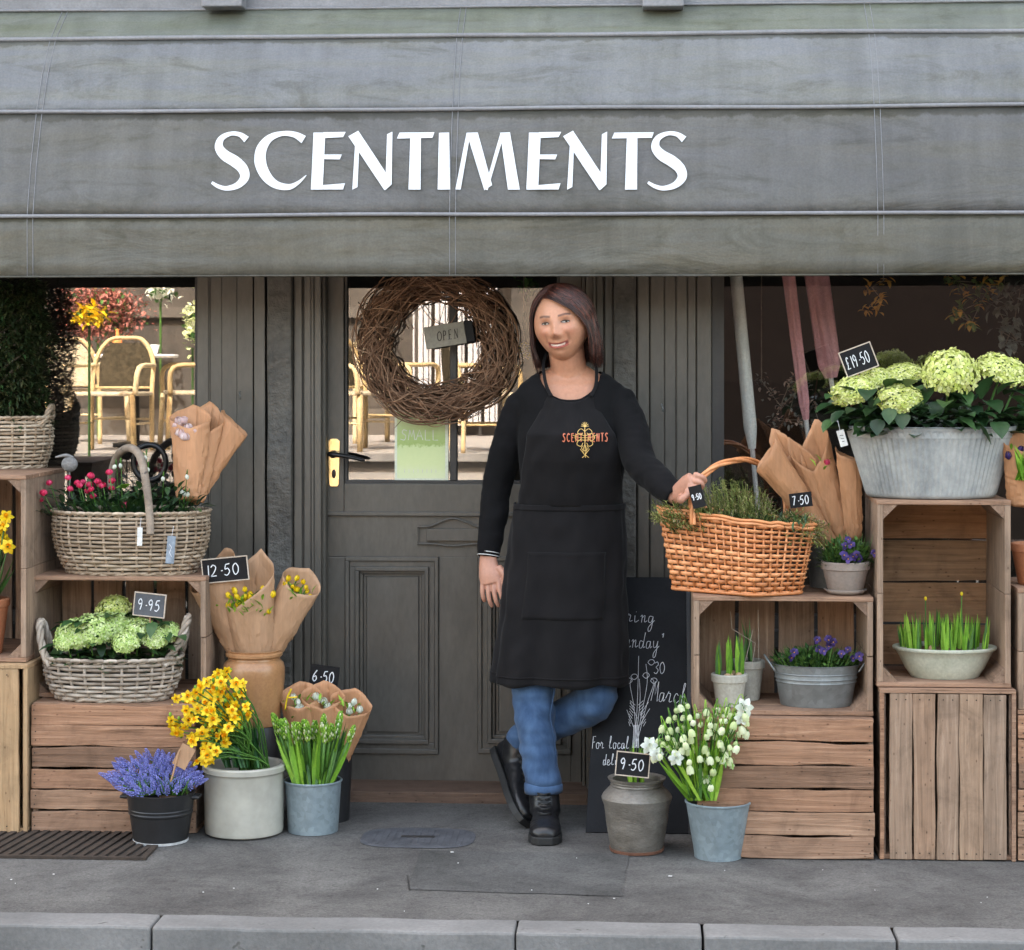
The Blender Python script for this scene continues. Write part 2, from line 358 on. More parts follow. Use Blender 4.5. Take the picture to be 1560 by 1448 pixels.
def zinc_mat(name, c1, c2, c3, met=.35, rg=.5):
    m, nt, b = nmat(name); vo = N(nt, 'ShaderNodeTexVoronoi'); nt.links.new(texco(nt), vo.inputs['Vector']); vo.inputs['Scale'].default_value = 70
    f = noise_n(nt, texco(nt), 9, 7, .65, .4); r = ramp(nt, [(.3, c1), (.6, c2), (.85, c3)], f)
    g = ramp(nt, [(.78, .78, .78), (1.14, 1.14, 1.14)], vo.outputs['Color']); c = mixc(nt, .8, r.outputs[0], g.outputs[0], 'MULTIPLY')
    nt.links.new(c, b.inputs['Base Color']); b.inputs['Metallic'].default_value = met; b.inputs['Roughness'].default_value = rg
    bumpn(nt, b, f, .2, .003); return m
M['zinc'] = zinc_mat('galvanised_zinc', (0.1815, 0.2264, 0.2496), (0.2647, 0.3279, 0.3623), (0.3933, 0.4529, 0.4831))
M['zinc_d'] = zinc_mat('dull_zinc', (0.165, 0.1725, 0.1725), (0.24, 0.255, 0.255), (0.315, 0.33, 0.33))
M['tub'] = surf('whitewashed_zinc', (0.184, 0.1993, 0.207), (0.3526, 0.3641, 0.3603), 9, .55, .3, (1, 1, .8), fine=60, metal=.25, c3=(0.4599, 0.4599, 0.4446))
M['milk'] = surf('old_churn_metal', (.105, .092, .075), (.19, .172, .15), 12, .5, .5, (1, 1, 2), metal=.45, c3=(.27, .25, .22), spots=((.16, .085, .05), 26, .70))
M['crock'] = surf('cream_stoneware', (0.3692, 0.3577, 0.3075), (0.4686, 0.4526, 0.3975), 4, .22, .02, fine=14, spec=.6)
M['jar'] = surf('tan_stoneware', (0.289, 0.136, 0.0576), (0.391, 0.2, 0.09), 5, .28, .1, c3=(0.459, 0.264, 0.1296), spec=.6)
M['black_pl'] = surf('black_plastic', (.010, .010, .011), (.018, .018, .020), 8, .42, .1, spots=((.2, .2, .2), 60, .80))
M['scuff'] = surf('scuffed_white', (.3, .3, .3), (.6, .6, .6), 30, .7, .2)
M['rustred'] = surf('rust_red', (.12, .05, .03), (.22, .10, .06), 20, .8, .4)
M['terra'] = surf('terracotta', (.36, .13, .06), (.46, .19, .09), 8, .7, .2)
M['pot_taupe'] = surf('taupe_clay', (.24, .19, .16), (.32, .265, .23), 8, .75, .2)
M['pot_cream'] = surf('cream_clay', (0.336, 0.312, 0.264), (0.464, 0.44, 0.376), 12, .7, .3)
M['bowl'] = surf('cream_green_bowl', (0.368, 0.376, 0.288), (0.512, 0.512, 0.416), 8, .4, .2, spots=((0.24, 0.24, 0.16), 28, .68))
M['soil'] = surf('soil', (.02, .013, .009), (.06, .04, .028), 30, .95, 1, fine=90, bdist=.02)
M['moss'] = surf('brown_moss', (.08, .05, .02), (.2, .12, .05), 40, .95, 1, fine=90, bdist=.02)
M['kraft'] = None
def kraft(name, c1, c2):
    m, nt, b = nmat(name); f = noise_n(nt, texco(nt, (1, 1, .5)), 7, 6, .6, .9); r = ramp(nt, [(.3, c1), (.7, c2)], f)
    l = noise_n(nt, texco(nt, (90, 90, 3)), 1.5, 2, .5); lr = ramp(nt, [(.3, (.9, .9, .9)), (.7, (1.05, 1.05, 1.05))], l)
    c = mixc(nt, 1, r.outputs[0], lr.outputs[0], 'MULTIPLY'); nt.links.new(c, b.inputs['Base Color']); b.inputs['Roughness'].default_value = .62
    vo = N(nt, 'ShaderNodeTexVoronoi'); vo.feature = 'F1'; nt.links.new(texco(nt, (1, 1, .6), off=True), vo.inputs['Vector']); vo.inputs['Scale'].default_value = 20
    mx = N(nt, 'ShaderNodeMath', operation='MULTIPLY_ADD'); nt.links.new(vo.outputs['Distance'], mx.inputs[0]); mx.inputs[1].default_value = .5; nt.links.new(f, mx.inputs[2])
    bumpn(nt, b, mx.outputs[0], .45, .012)
    tr = N(nt, 'ShaderNodeBsdfTranslucent'); nt.links.new(c, tr.inputs[0]); ms = N(nt, 'ShaderNodeMixShader'); ms.inputs[0].default_value = .2
    nt.links.new(b.outputs[0], ms.inputs[1]); nt.links.new(tr.outputs[0], ms.inputs[2]); nt.links.new(ms.outputs[0], nt.nodes['Material Output'].inputs[0])
    return m
M['kraft'] = kraft('kraft_paper', (0.4443, 0.214, 0.1004), (0.6534, 0.3379, 0.1721))
M['kraft_l'] = kraft('kraft_paper_light', (0.4105, 0.236, 0.129), (0.5669, 0.3409, 0.2033))
M['slate'] = surf('chalkboard_slate', (0.0055, 0.0055, 0.0066), (0.0121, 0.0121, 0.0143), 6, .55, .1, spec=.18)
M['chalk'] = surf('chalk', (.55, .56, .60), (.80, .81, .84), 40, .9, .1)
M['signedge'] = surf('sign_edge_wood', (.36, .29, .22), (.55, .46, .38), 20, .8, .1)
M['stick'] = plain('sign_stick', (.38, .22, .12), .7)
M['tagw'] = surf('white_tag', (.55, .54, .52), (.75, .74, .72), 20, .6, .1)
M['tagg'] = surf('grey_blue_tag', (.12, .15, .19), (.3, .35, .42), 30, .6, .1)
M['ink'] = plain('sign_ink', (.02, .015, .012), .7)
M['brass'] = surf('polished_brass', (.70, .52, .26), (.85, .68, .38), 20, .25, .05, metal=1)
M['bmetal'] = plain('black_handle_metal', (.010, .010, .011), .35, .3)
M['opensign'] = surf('open_sign_board', (.20, .185, .15), (.28, .26, .215), 14, .65, .2)
M['leaf'] = isl('leaf_green', (.025, .075, .018), (.06, .15, .03), .45, .15, c3=(.10, .22, .045))
M['leaf_d'] = isl('leaf_dark', (.010, .030, .012), (.028, .070, .022), .4, .1, c3=(.045, .10, .030))
M['leaf_b'] = isl('leaf_bright', (.11, .26, .02), (.22, .44, .04), .45, .25, c3=(.36, .58, .07))
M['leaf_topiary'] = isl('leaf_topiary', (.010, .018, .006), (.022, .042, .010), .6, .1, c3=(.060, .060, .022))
M['stem'] = isl('stem_green', (.04, .13, .02), (.08, .20, .03), .45, .1, c3=(.12, .26, .05))
M['stem_deep'] = isl('stem_deep_green', (.015, .07, .02), (.035, .12, .03), .4, .1)
M['yellow'] = isl('daffodil_yellow', (.80, .50, .004), (.86, .60, .01), .5, .2, c3=(.90, .68, .03))
M['orange'] = isl('daffodil_orange', (.88, .34, .003), (.92, .48, .005), .5, .2)
M['lilac'] = isl('lavender_blue', (.13, .145, .42), (.20, .22, .58), .6, .15, c3=(.33, .34, .72))
M['purple'] = isl('viola_purple', (0.0165, 0.0066, 0.055), (0.0385, 0.0165, 0.121), .6, .15, c3=(0.077, 0.044, 0.187))
M['pink'] = isl('hot_pink', (.52, .012, .06), (.66, .03, .11), .5, .2, c3=(.75, .07, .18))
M['palepink'] = isl('pale_pink', (.72, .50, .50), (.82, .68, .66), .5, .3)
M['white'] = isl('petal_white', (.70, .74, .62), (.82, .85, .74), .5, .3, c3=(.88, .9, .84))
M['creamfl'] = isl('petal_cream_green', (.56, .66, .30), (.74, .80, .48), .5, .3, c3=(.82, .86, .62))
M['hyd'] = isl('hydrangea_lime', (.48, .56, .11), (.66, .70, .22), .55, .25, c3=(.80, .82, .40))
M['hydw'] = isl('hydrangea_white_green', (.40, .56, .14), (.60, .74, .27), .55, .25, c3=(.78, .86, .48))
M['heath'] = isl('heath_green', (0.08438, 0.1189, 0.02526), (0.184, 0.2237, 0.05683), .6, .15, c3=(0.3373, 0.3355, 0.1137))
M['heathfl'] = isl('heath_flower', (.34, .19, .14), (.50, .34, .26), .6, .2, c3=(.66, .50, .42))
M['bulb'] = surf('bulb_skin', (.28, .16, .08), (.5, .36, .22), 20, .6, .2)
def glass_mat(name, f=.35, tint=(.8, .8, .8)):
    m, nt, b = nmat(name); nt.nodes.remove(b); t = N(nt, 'ShaderNodeBsdfTransparent'); t.inputs[0].default_value = (*tint, 1)
    g = N(nt, 'ShaderNodeBsdfGlossy'); g.inputs['Roughness'].default_value = 0.0; g.inputs[0].default_value = (1, 1, 1, 1)
    x = N(nt, 'ShaderNodeMixShader'); x.inputs[0].default_value = f
    nt.links.new(t.outputs[0], x.inputs[1]); nt.links.new(g.outputs[0], x.inputs[2]); nt.links.new(x.outputs[0], nt.nodes['Material Output'].inputs[0])
    return m
M['glass'] = glass_mat('window_glass', .105, (.95, .95, .95))
# ================================================================== SETTING
def structure(name, mb, mats, **k):
    o = mb.build(name, mats, **k); o['kind'] = 'structure'; return o
KY = G(780, 1403).y           # back edge of the kerb
KF = KY-.125
def ground_sheet(name, x0, x1, y0, y1, z, mat, nx=60, ny=14, amp=.004):
    mb = MB(); mb.grid([[V((x0+(x1-x0)*i/nx, y0+(y1-y0)*j/ny, z+amp*noise.noise(V((i*.35, j*.5, z*9))))) for i in range(nx+1)] for j in range(ny+1)])
    return structure(name, mb, mat, smooth=True)
ground_sheet('pavement', -9, 9, KY, .12, -.001, M['asphalt'], 120, 16, .0015)
mb = MB(); mb.add([(-60, -60, -.16), (60, -60, -.16), (60, 40, -.16), (-60, 40, -.16)], [(0, 1, 2, 3)]); structure('ground', mb, M['road'])
mb = MB(); mb.add([(-40, -9.0, -.13), (40, -9.0, -.13), (40, KF-.02, -.13), (-40, KF-.02, -.13)], [(0, 1, 2, 3)]); structure('road', mb, M['road'])
# kerb stones between the joints the photograph shows
mb = MB(); xs = [G(p, 1400).x for p in (-900, -330, 242, 790, 1068, 1352, 1900, 2500)]
for a, b in zip(xs[:-1], xs[1:]):
    mb.plank((a+.0025, KF, -.30), (b-.0025, KY-.002, .003), 0, .0018, 30)
k = structure('kerb', mb, M['kerb'], bevel=.007)
# darker repair of the paving in front of the door
def gpoly(name, pts, z, mat, jag=.01):
    mb = MB(); v = []
    for i in range(len(pts)):
        a, b = V(pts[i]), V(pts[(i+1) % len(pts)])
        for j in range(8):
            p = a.lerp(b, j/8); p = p+V((noise.noise(p*9)*jag, noise.noise(p*9+V((5, 5, 5)))*jag, 0)); p.z = z; v.append(p)
    mb.add(v, [tuple(range(len(v)))]); return structure(name, mb, mat)
gpoly('pavement_patch', [G(622, 1356), G(948, 1366), G(956, 1302), G(640, 1296)], .0010, M['asphalt_patch'])
gpoly('pavement_joint_line', [G(623, 1358), G(620, 1334), G(621.5, 1334), G(625, 1357)], .0016, M['paint_dark'], .003)
mb = MB()
for i in range(20):
    p = G(R.uniform(0, 1560), R.uniform(1300, 1392)); s = R.choice([.001, .0015, .002, .002, .004]); mb.M = Matrix.Translation(p+V((0, 0, .004))) @ Matrix.Rotation(R.uniform(0, 6), 4, 'Z')
    mb.box(-s*R.uniform(.5, 1.6), s, -s, s, 0, .0015)
g = mb.build('litter', M['tagw']); tag(g, 'pale specks of grit and petals scattered on the asphalt pavement', 'grit', kind='stuff')
# drain grate
gt = thing('drain_grate', 'rusty barred drain grate in the pavement below the left crates', 'drain', G(105, 1288, .0)+V((0, 0, .002)))
a = G(-60, 1306); b = G(-60, 1270); c = G(222, 1306)
x0, x1, y0, y1 = a.x, c.x, a.y, b.y+.05
mb = MB(); mb.box(x0, x1, y0, y1, -.03, -.0005+.002); mb.build('pit', M['paint_dark'], gt, world=True)
mb = MB()
for yy in (y0, y1): mb.box(x0-.01, x1+.01, yy-.008, yy+.008, -.0, .008)
for xx in (x0, x1): mb.box(xx-.008, xx+.008, y0, y1, -.0, .0075)
n = 17
for i in range(n):
    xx = x0+(x1-x0)*(i+.5)/n
    mb.add([(xx-.026, y0+.008, .002), (xx-.008, y0+.008, .002), (xx+.03, y1-.008, .002), (xx+.012, y1-.008, .002), (xx-.026, y0+.008, .007), (xx-.008, y0+.008, .007), (xx+.03, y1-.008, .007), (xx+.012, y1-.008, .007)],
           [(4, 5, 6, 7), (0, 4, 7, 3), (1, 2, 6, 5), (0, 1, 5, 4), (2, 3, 7, 6)])
mb.build('bar_frame', M['rust'], gt, world=True)
# oval manhole cover
ctr = G(637, 1277); mh = thing('manhole_cover', 'oval dark iron access cover set in the pavement before the door', 'manhole cover', ctr)
mb = MB(); hw = (G(724, 1277).x-G(550, 1277).x)/2; hd = (G(637, 1262).y-G(637, 1293).y)/2
def sq(a, p=3.2): c, s = cos(a), sin(a); return (abs(c)**(2/p)*(1 if c > 0 else -1), abs(s)**(2/p)*(1 if s > 0 else -1))
ring = [sq(2*pi*i/48) for i in range(48)]
vs = [V((x*hw*.92, y*hd*.9, .0035)) for x, y in ring]+[V((x*hw, y*hd, .001)) for x, y in ring]
mb.add(vs, [tuple(range(48))]+[(i, i+48, (i+1) % 48+48, (i+1) % 48) for i in range(48)])
for i in range(-7, 8):
    xx = i*hw/9; mb.box(xx-.005, xx+.005, -hd*.7, hd*.7, .003, .0046)
mb.build('cover_plate', M['iron'], mh)
mb = MB(); mb.box(-.05, .05, -.012, .012, .0046, .0052); mb.build('lifting_slot', M['paint_dark'], mh)

# ================================================================== AWNING
AWP = [(421, -.46), (327, -.462), (246, -.422), (166, -.36), (108, -.297), (54, -.205), (10, -.06)]   # pixel row, distance before the wall
AWZ = [P(780, y, Y).z for y, Y in AWP]
def aw_panel(name, i0, i1, mat, parent, thick=.003, mid=None, sag=.006):
    idx = list(range(i0, i1+1)); prof = [V((0, AWP[i][1], AWZ[i])) for i in idx]; rows = []; uv = []
    nx = 150; XL, XR = -3.4, 4.4
    fine = []
    for a, b in zip(prof[:-1], prof[1:]):
        for j in range(4): fine.append(a.lerp(b, j/4))
    fine.append(prof[-1])
    for j, p in enumerate(fine):
        t = j/(len(fine)-1); row = []
        for k in range(nx+1):
            X = XL+(XR-XL)*k/nx
            d = (noise.noise(V((X*1.1, t*1.2+i0, 0)))*.010+noise.noise(V((X*4, t*3+i0, 5)))*.0022)*sin(pi*t)*(sag/.006)
            if i0 == 0 and j == 0: d = noise.noise(V((X*2.2, 0, 3)))*.009
            row.append(V((X, p.y+d, p.z+(noise.noise(V((X*.9, 1, 1)))*.006 if (i0 == 0 and j == 0) else 0)))); uv.append((k/nx, t))
        rows.append(row)
    mb = MB(); mb.grid(rows); o = mb.build(name, mat, parent, smooth=True, world=True, solid=thick)
    ul = o.data.uv_layers.new(name='UVMap')
    for lp in o.data.loops: ul.data[lp.index].uv = uv[lp.vertex_index]
    return o
aw = thing('awning', 'weathered grey hooped canvas awning with white painted lettering over the shopfront', 'awning', (0, -.06, AWZ[-1]))
aw_panel('valance', 0, 1, M['aw3'], aw)
aw_panel('canopy_panel', 1, 3, M['aw2'], aw, sag=.002)
aw_panel('canopy_panel', 3, 5, M['aw1'], aw)
aw_panel('canopy_panel', 5, 6, M['aw0'], aw)
for i, r in ((1, .0062), (3, .0066), (5, .0075), (6, .005)):
    mb = MB(); pts = [V((-3.4+7.8*k/90, AWP[i][1]-.006+noise.noise(V((k*.2, i, 0)))*.003, AWZ[i]+noise.noise(V((k*.13, i, 4)))*.004)) for k in range(91)]
    mb.tube(pts, r, 8, flat=1.0); mb.build('rib_piping', M['awbar'], aw, smooth=True, world=True)
mb = MB(); pts = [V((-3.4+7.8*k/90, -.463, AWZ[0]+.002+noise.noise(V(((-3.4+7.8*k/90)*.9, 1, 1)))*.006)) for k in range(91)]
mb.tube(pts, .0035, 6); mb.build('hem', M['aw3'], aw, smooth=True, world=True)
for px in (-620, 42, 685, 1337, 1980):
    mb = MB(); X = P(px, 421, -.46).x
    for off in (0, .018):
        pts = [V((X+off, Y-.0035, AWZ[i]-.001)) for i, (y, Y) in enumerate(AWP)]; fine = []
        for a, b in zip(pts[:-1], pts[1:]): fine += [a.lerp(b, j/4) for j in range(4)]
        mb.tube(fine+[pts[-1]], .0013, 5)
    mb.build('seam', M['awbar'], aw, smooth=True, world=True)
mb = MB()    # folding side arms under the canvas
for X in (-3.35, 4.35):
    mb.box(X-.012, X+.012, -.46, -.04, AWZ[1]-.012, AWZ[1]+.012)
mb.build('side_arm', M['bmetal'], aw, world=True)
# lettering painted on the canvas: brush strokes given in the photograph's pixels, laid on the two slopes of that panel
STK = [0]
def on_canvas(px, py):
    a, b = ((2, 3) if py <= 246 else (1, 2)); p0 = V((0, AWP[a][1], AWZ[a])); p1 = V((0, AWP[b][1], AWZ[b]))
    n = (p1-p0).cross(V((1, 0, 0))); n.normalize(); n = n if n.y < 0 else -n; d = ray(px, py)
    t = (p0-CAM).dot(n)/d.dot(n); return CAM+d*t+n*(.0045+.0003*STK[0])
def stroke(mb, pts, ws, smooth=True, k=8):
    STK[0] = (STK[0]+1) % 7
    pts = [V((x, y, 0)) for x, y in pts]
    if smooth: q = catmull(pts, k)
    else:
        q = []
        for a, b in zip(pts[:-1], pts[1:]): q += [a.lerp(b, j/12) for j in range(12)]
        q.append(pts[-1])
    vs = []; fs = []; m = len(q)
    for i in range(m):
        t = (q[min(i+1, m-1)]-q[max(i-1, 0)]); h = V((-t.y, t.x, 0)).normalized()*lerpl(ws, i/(m-1))/2
        for s in (-1, -.33, .33, 1): p = q[i]+h*s; vs.append(on_canvas(p.x, p.y))
    for i in range(m-1):
        for k2 in range(3): fs.append((4*i+k2, 4*i+k2+1, 4*i+k2+5, 4*i+k2+4))
    mb.add(vs, fs)
def quad(mb, p):   # p: top-left, top-right, bottom-right, bottom-left
    STK[0] = (STK[0]+1) % 7
    tl, tr, br, bl = [V((x, y, 0)) for x, y in p]; rows = []
    for j in range(13):
        a = tl.lerp(bl, j/12); b = tr.lerp(br, j/12); rows.append([on_canvas(*(a.lerp(b, k/3)).xy) for k in range(4)])
    mb.grid(rows)
def letS(o, s=1.0):
    f = lambda l: [(o+(x-322)*s, y) for x, y in l]
    return lambda mb: (stroke(mb, f([(376, 214), (366, 206.5), (352, 205), (338, 212), (334, 225), (342, 237), (358, 247), (370, 258), (373, 271), (363, 283), (346, 288), (333, 285), (323, 279)]), [11, 7, 6, 9, 13, 16, 17, 16, 14, 10, 7, 6, 4]))
def letE(o):
    def g(mb):
        quad(mb, [(o+5, 203.5), (o+23, 203.5), (o+19, 290), (o+1, 290)]); quad(mb, [(o+20, 203), (o+54, 202.5), (o+50, 210.5), (o+20, 212)])
        quad(mb, [(o+19, 237), (o+48, 237), (o+45, 244.5), (o+19, 244)]); quad(mb, [(o+17, 283.5), (o+53, 280.5), (o+50, 290), (o+17, 290)])
    return g
def letN(o):
    def g(mb):
        quad(mb, [(o+12, 208), (o+18, 212), (o+15, 286), (o+7, 290)])
        for p in ([(o+1, 209), (o+16, 200.5), (o+66, 276), (o+56, 291)],): quad(mb, p)
        quad(mb, [(o+60, 206), (o+68, 202), (o+67, 282), (o+57, 291)])
    return g
def letT(o, w=57):
    def g(mb):
        quad(mb, [(o+4, 203.5), (o+w, 203), (o+w-3, 211.5), (o, 212.5)]); quad(mb, [(o+w*.36, 210), (o+w*.36+16, 210), (o+w*.36+15.5, 290), (o+w*.36-3, 290)])
    return g
letts = mb = MB()
letS(322)(mb)
stroke(mb, [(463, 214), (449, 206.5), (430, 205), (411, 212), (399, 228), (397, 248), (405, 268), (420, 282), (440, 286), (455, 279), (467, 268)], [13, 9, 7, 11, 16, 18, 16, 12, 9, 5, 1])
letE(473)(mb); letN(530)(mb); letT(605)(mb); quad(mb, [(669, 204), (684.5, 203.5), (686, 290), (667, 290)])
quad(mb, [(711, 204), (717, 204), (702, 290), (694, 290)]); quad(mb, [(711, 203.5), (728, 203), (750, 283), (738, 291)]); quad(mb, [(762, 206), (768, 206), (743, 291), (738, 289)]); quad(mb, [(762, 203.5), (777, 203), (792, 290), (774, 290)])
letE(801)(mb); letN(857)(mb); letT(932, 64)(mb); letS(986, 1.04)(mb)
mb.build('lettering', M['letter'], aw, world=True)

# ================================================================== SHOPFRONT
shop = thing('shopfront', 'dark grey painted timber shopfront with panelled half glazed door and two display windows', 'shopfront', (0, 0, 0))
WT = 2.35
def bx(mb, p0, p1, Yf, Yb, z0=-.02, z1=WT, mi=0): mb.box(P(p0, 800, Yf).x, P(p1, 800, Yf).x, Yf, Yb, z0, z1, mi)
def moulded(name, spans, z0=-.02, z1=WT):
    mb = MB()
    for p0, p1, Yf in spans: bx(mb, p0, p1, Yf, .13, z0, z1)
    return mb.build(name, M['paint'], shop, bevel=.004)
moulded('pilaster', [(300, 318, -.012), (318, 320, -.020), (320, 338, -.016), (338, 361, -.019), (361, 385.5, -.022), (387, 403.5, -.034)])
moulded('pilaster', [(971, 989, -.034), (990, 1012, -.022), (1012, 1030, -.019), (1030, 1047, -.024), (1047, 1060, -.016), (1061, 1084, -.010)])
for (p0, p1) in ((405.6, 443), (935, 969)):
    mb = MB(); x0, x1 = P(p0, 800, -.055).x, P(p1, 800, -.055).x
    z = -.02
    while z < WT:
        mb.plank((x0, -.040, -.02), (x1, .12, WT), 2, .007, 60); z = WT
    mb.build('rough_strip', M['paint_rough'], shop, bevel=.006)
moulded('door_frame', [(447.5, 460, -.012), (460, 463, -.002), (463, 474, -.010), (474, 478, -.016), (478, 489, -.008), (490, 496, .03)])
moulded('door_frame', [(887, 892, .03), (893, 904, -.008), (904, 908, -.016), (908, 919, -.010), (919, 922, -.002), (922, 934, -.012)])
mb = MB(); bx(mb, 440, 450, .0, .12); bx(mb, 931, 938, .0, .12); bx(mb, 490, 892, .04, .12, 1.98, WT); mb.build('dark_gap', M['paint_dark'], shop)
# stall risers and window sills, mostly behind the crates
for p0, p1 in ((-560, 300), (1085, 2160)):
    mb = MB(); bx(mb, p0, p1, .0, .13, -.02, .50); bx(mb, p0, p1, -.05, .0, .50, .56); bx(mb, p0, p1, -.015, .0, .06, .12); bx(mb, p0, p1, -.015, .0, .40, .46)
    mb.build('stall_riser', M['paint_dark'], shop, bevel=.004)
mb = MB(); bx(mb, -620, -560, -.05, .13); bx(mb, 2160, 2240, -.05, .13); mb.build('end_pilaster', M['paint'], shop, bevel=.004)
for p0, p1 in ((-560, 300), (1085, 2160)):
    wdw = MB(); bx(wdw, p0, p0+18, .0, .08, .56, WT); bx(wdw, p1-(3 if p1 == 300 else 18), p1, .002, .08, .56, WT); bx(wdw, p0, p1, .004, .08, .56, .60); bx(wdw, p0, p1, .004, .08, WT-.05, WT)
    wo = wdw.build('window', M['paint_dark'], shop)
    mb = MB(); xa, xb = P(p0+17, 800, .03).x, P(p1-2, 800, .03).x
    mb.box(xa, xb, .030, .036, .59, WT-.04); mb.build('pane', M['glass'], wo)
# upper fascia, brackets and the wall above
mb = MB(); mb.box(-4.2, 5.4, -.03, .13, WT, 2.9); mb.box(-4.2, 5.4, -.06, -.03, AWZ[-1]-.02, AWZ[-1]+.05); mb.box(-4.2, 5.4, -.085, -.03, AWZ[-1]+.075, AWZ[-1]+.18)
M['fascia'] = surf('fascia_paint', (.14, .14, .155), (.22, .22, .24), 6, .5, .2); mb.build('fascia', M['fascia'], shop, bevel=.003)
for px in (342, 1010, -400, 1700):
    mb = MB(); p = P(px, 5, -.12); zz = P(px, 10, -.17).z; mb.box(p.x-.066, p.x+.066, -.17, -.086, zz, zz+.06); mb.box(p.x-.05, p.x+.05, -.13, -.086, zz+.06, zz+.12)
    mb.build('awning_bracket', M['fascia'], shop, bevel=.004)
mb = MB(); mb.box(-8, 9.5, -.02, .13, 2.9, 6.0); mb.box(-8, -4.2, -.02, .13, -.02, 2.9); mb.box(5.4, 9.5, -.02, .13, -.02, 2.9)
mb.box(-8, -7.8, .13, 5, -.02, 6.0); mb.box(9.3, 9.5, .13, 5, -.02, 6.0); mb.box(-8, 9.5, 4.9, 5.1, -.02, 6.0)
M['brick'] = surf('upper_wall_render', (.20, .18, .16), (.30, .27, .24), 4, .85, .5); mb.build('upper_wall', M['brick'], shop)
mb = MB(); mb.box(-8.2, 9.7, -.15, 5.3, 6.0, 6.15); mb.build('roof', M['paint_dark'], shop)
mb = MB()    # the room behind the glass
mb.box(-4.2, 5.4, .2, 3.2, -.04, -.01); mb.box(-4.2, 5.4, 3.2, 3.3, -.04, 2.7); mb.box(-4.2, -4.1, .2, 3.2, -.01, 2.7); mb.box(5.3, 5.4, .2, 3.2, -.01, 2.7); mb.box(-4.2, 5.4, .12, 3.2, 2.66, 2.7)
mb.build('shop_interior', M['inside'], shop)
# ---- door
DY = .085
door = MB()
def dr(mb, p0, p1, q0, q1, Yf, Yb, mi=0):   # rectangle given in pixels on the door's face
    a = P(p0, q1, DY); b = P(p1, q0, DY); mb.box(a.x, b.x, Yf, Yb, a.z, b.z, mi)
dr(door, 497, 524, 380, 782, DY, DY+.045); dr(door, 853, 886, 380, 782, DY, DY+.045)
dr(door, 524, 853, 738, 782, DY, DY+.045); dr(door, 524, 853, 360, 384, DY, DY+.045)
dr(door, 497, 886, 785, 849, DY+.006, DY+.045)
dr(door, 497, 526, 849, 1205, DY+.006, DY+.045); dr(door, 668, 728, 849, 1148, DY+.006, DY+.045); dr(door, 870, 886, 849, 1205, DY+.006, DY+.045)
dr(door, 526, 870, 1148, 1205, DY+.006, DY+.045); dr(door, 497, 886, 781, 786, DY-.008, DY+.02)
dob = door.build('door', M['paint'], shop, bevel=.003)
def ringf(mb, p0, p1, q0, q1, w, Yf, Yb):
    dr(mb, p0, p1, q0, q0+w, Yf, Yb); dr(mb, p0, p1, q1-w, q1, Yf, Yb); dr(mb, p0, p0+w, q0+w, q1-w, Yf, Yb); dr(mb, p1-w, p1, q0+w, q1-w, Yf, Yb)
for p0, p1 in ((526, 668), (728, 870)):
    mb = MB(); ringf(mb, p0, p1, 849, 1148, 6, DY-.004, DY+.03); ringf(mb, p0+6, p1-6, 855, 1142, 9, DY+.004, DY+.03)
    ringf(mb, p0+15, p1-15, 864, 1133, 6, DY-.006, DY+.03); ringf(mb, p0+21, p1-21, 870, 1127, 5, DY+.012, DY+.04); ringf(mb, p0+26, p1-26, 875, 1122, 5, DY+.024, DY+.04)
    dr(mb, p0+31, p1-31, 880, 1117, DY+.018, DY+.04); mb.build('panel', M['paint'], dob, bevel=.0025)
mb = MB(); ringf(mb, 524, 853, 384, 738, 5, DY+.010, DY+.04); dr(mb, 685, 696, 389, 733, DY+.006, DY+.04); mb.build('glazing_bar', M['paint_dark'], dob, bevel=.003)
mb = MB(); a = P(527, 735, DY); b = P(851, 388, DY); mb.box(a.x, b.x, DY+.022, DY+.027, a.z, b.z); mb.build('glass_pane', M['glass'], dob)
lb = MB(); dr(lb, 650, 738, 806, 824, DY-.010, DY+.01)
pts = [P(x, y, DY-.004) for x, y in ((636, 803), (655, 802), (672, 795), (690, 790), (708, 795), (726, 802), (746, 803))]; lb.tube(catmull(pts, 4), .004, 6)
pts = [P(x, y, DY-.004) for x, y in ((636, 829), (660, 829), (690, 832), (722, 829), (746, 829))]; lb.tube(catmull(pts, 4), .004, 6); lb.tube([P(637, 803, DY-.002), P(637, 829, DY-.002)], .003, 6); lb.tube([P(745, 803, DY-.002), P(745, 829, DY-.002)], .003, 6)
lb.build('letterbox', M['paint'], dob, bevel=.002)
mb = MB(); vs = []
o = MB(); cx, cz = P(509, 705, DY).x, P(509, 705, DY).z; hh = .081; pl = []
for x, z in ((-.017, -.072), (-.012, -.080), (.012, -.080), (.017, -.072), (.020, .06), (.020, .072), (.010, .080), (-.010, .080), (-.020, .072), (-.020, .06)): pl.append((x, z))
o.add([(cx+x, DY-.006, cz+z) for x, z in pl]+[(cx+x, DY+.001, cz+z) for x, z in pl], [tuple(range(10))]+[(i, i+10, (i+1) % 10+10, (i+1) % 10) for i in range(10)])
o.build('handle_plate', M['brass'], dob, bevel=.0015)
mb = MB(); p = P(509, 692, DY); mb.tube([p, p+V((0, -.03, 0))], .013, 14); q = p+V((0, -.045, 0))
mb.tube(catmull([p+V((-.012, -.036, .002)), q+V((.01, 0, 0)), q+V((.05, 0, -.006)), q+V((.095, .002, -.016)), q+V((.108, .006, -.019))], 5), [.010, .012, .0095, .008, .007, .004], 10, flat=.8); mb.build('door_handle', M['bmetal'], dob, smooth=True)
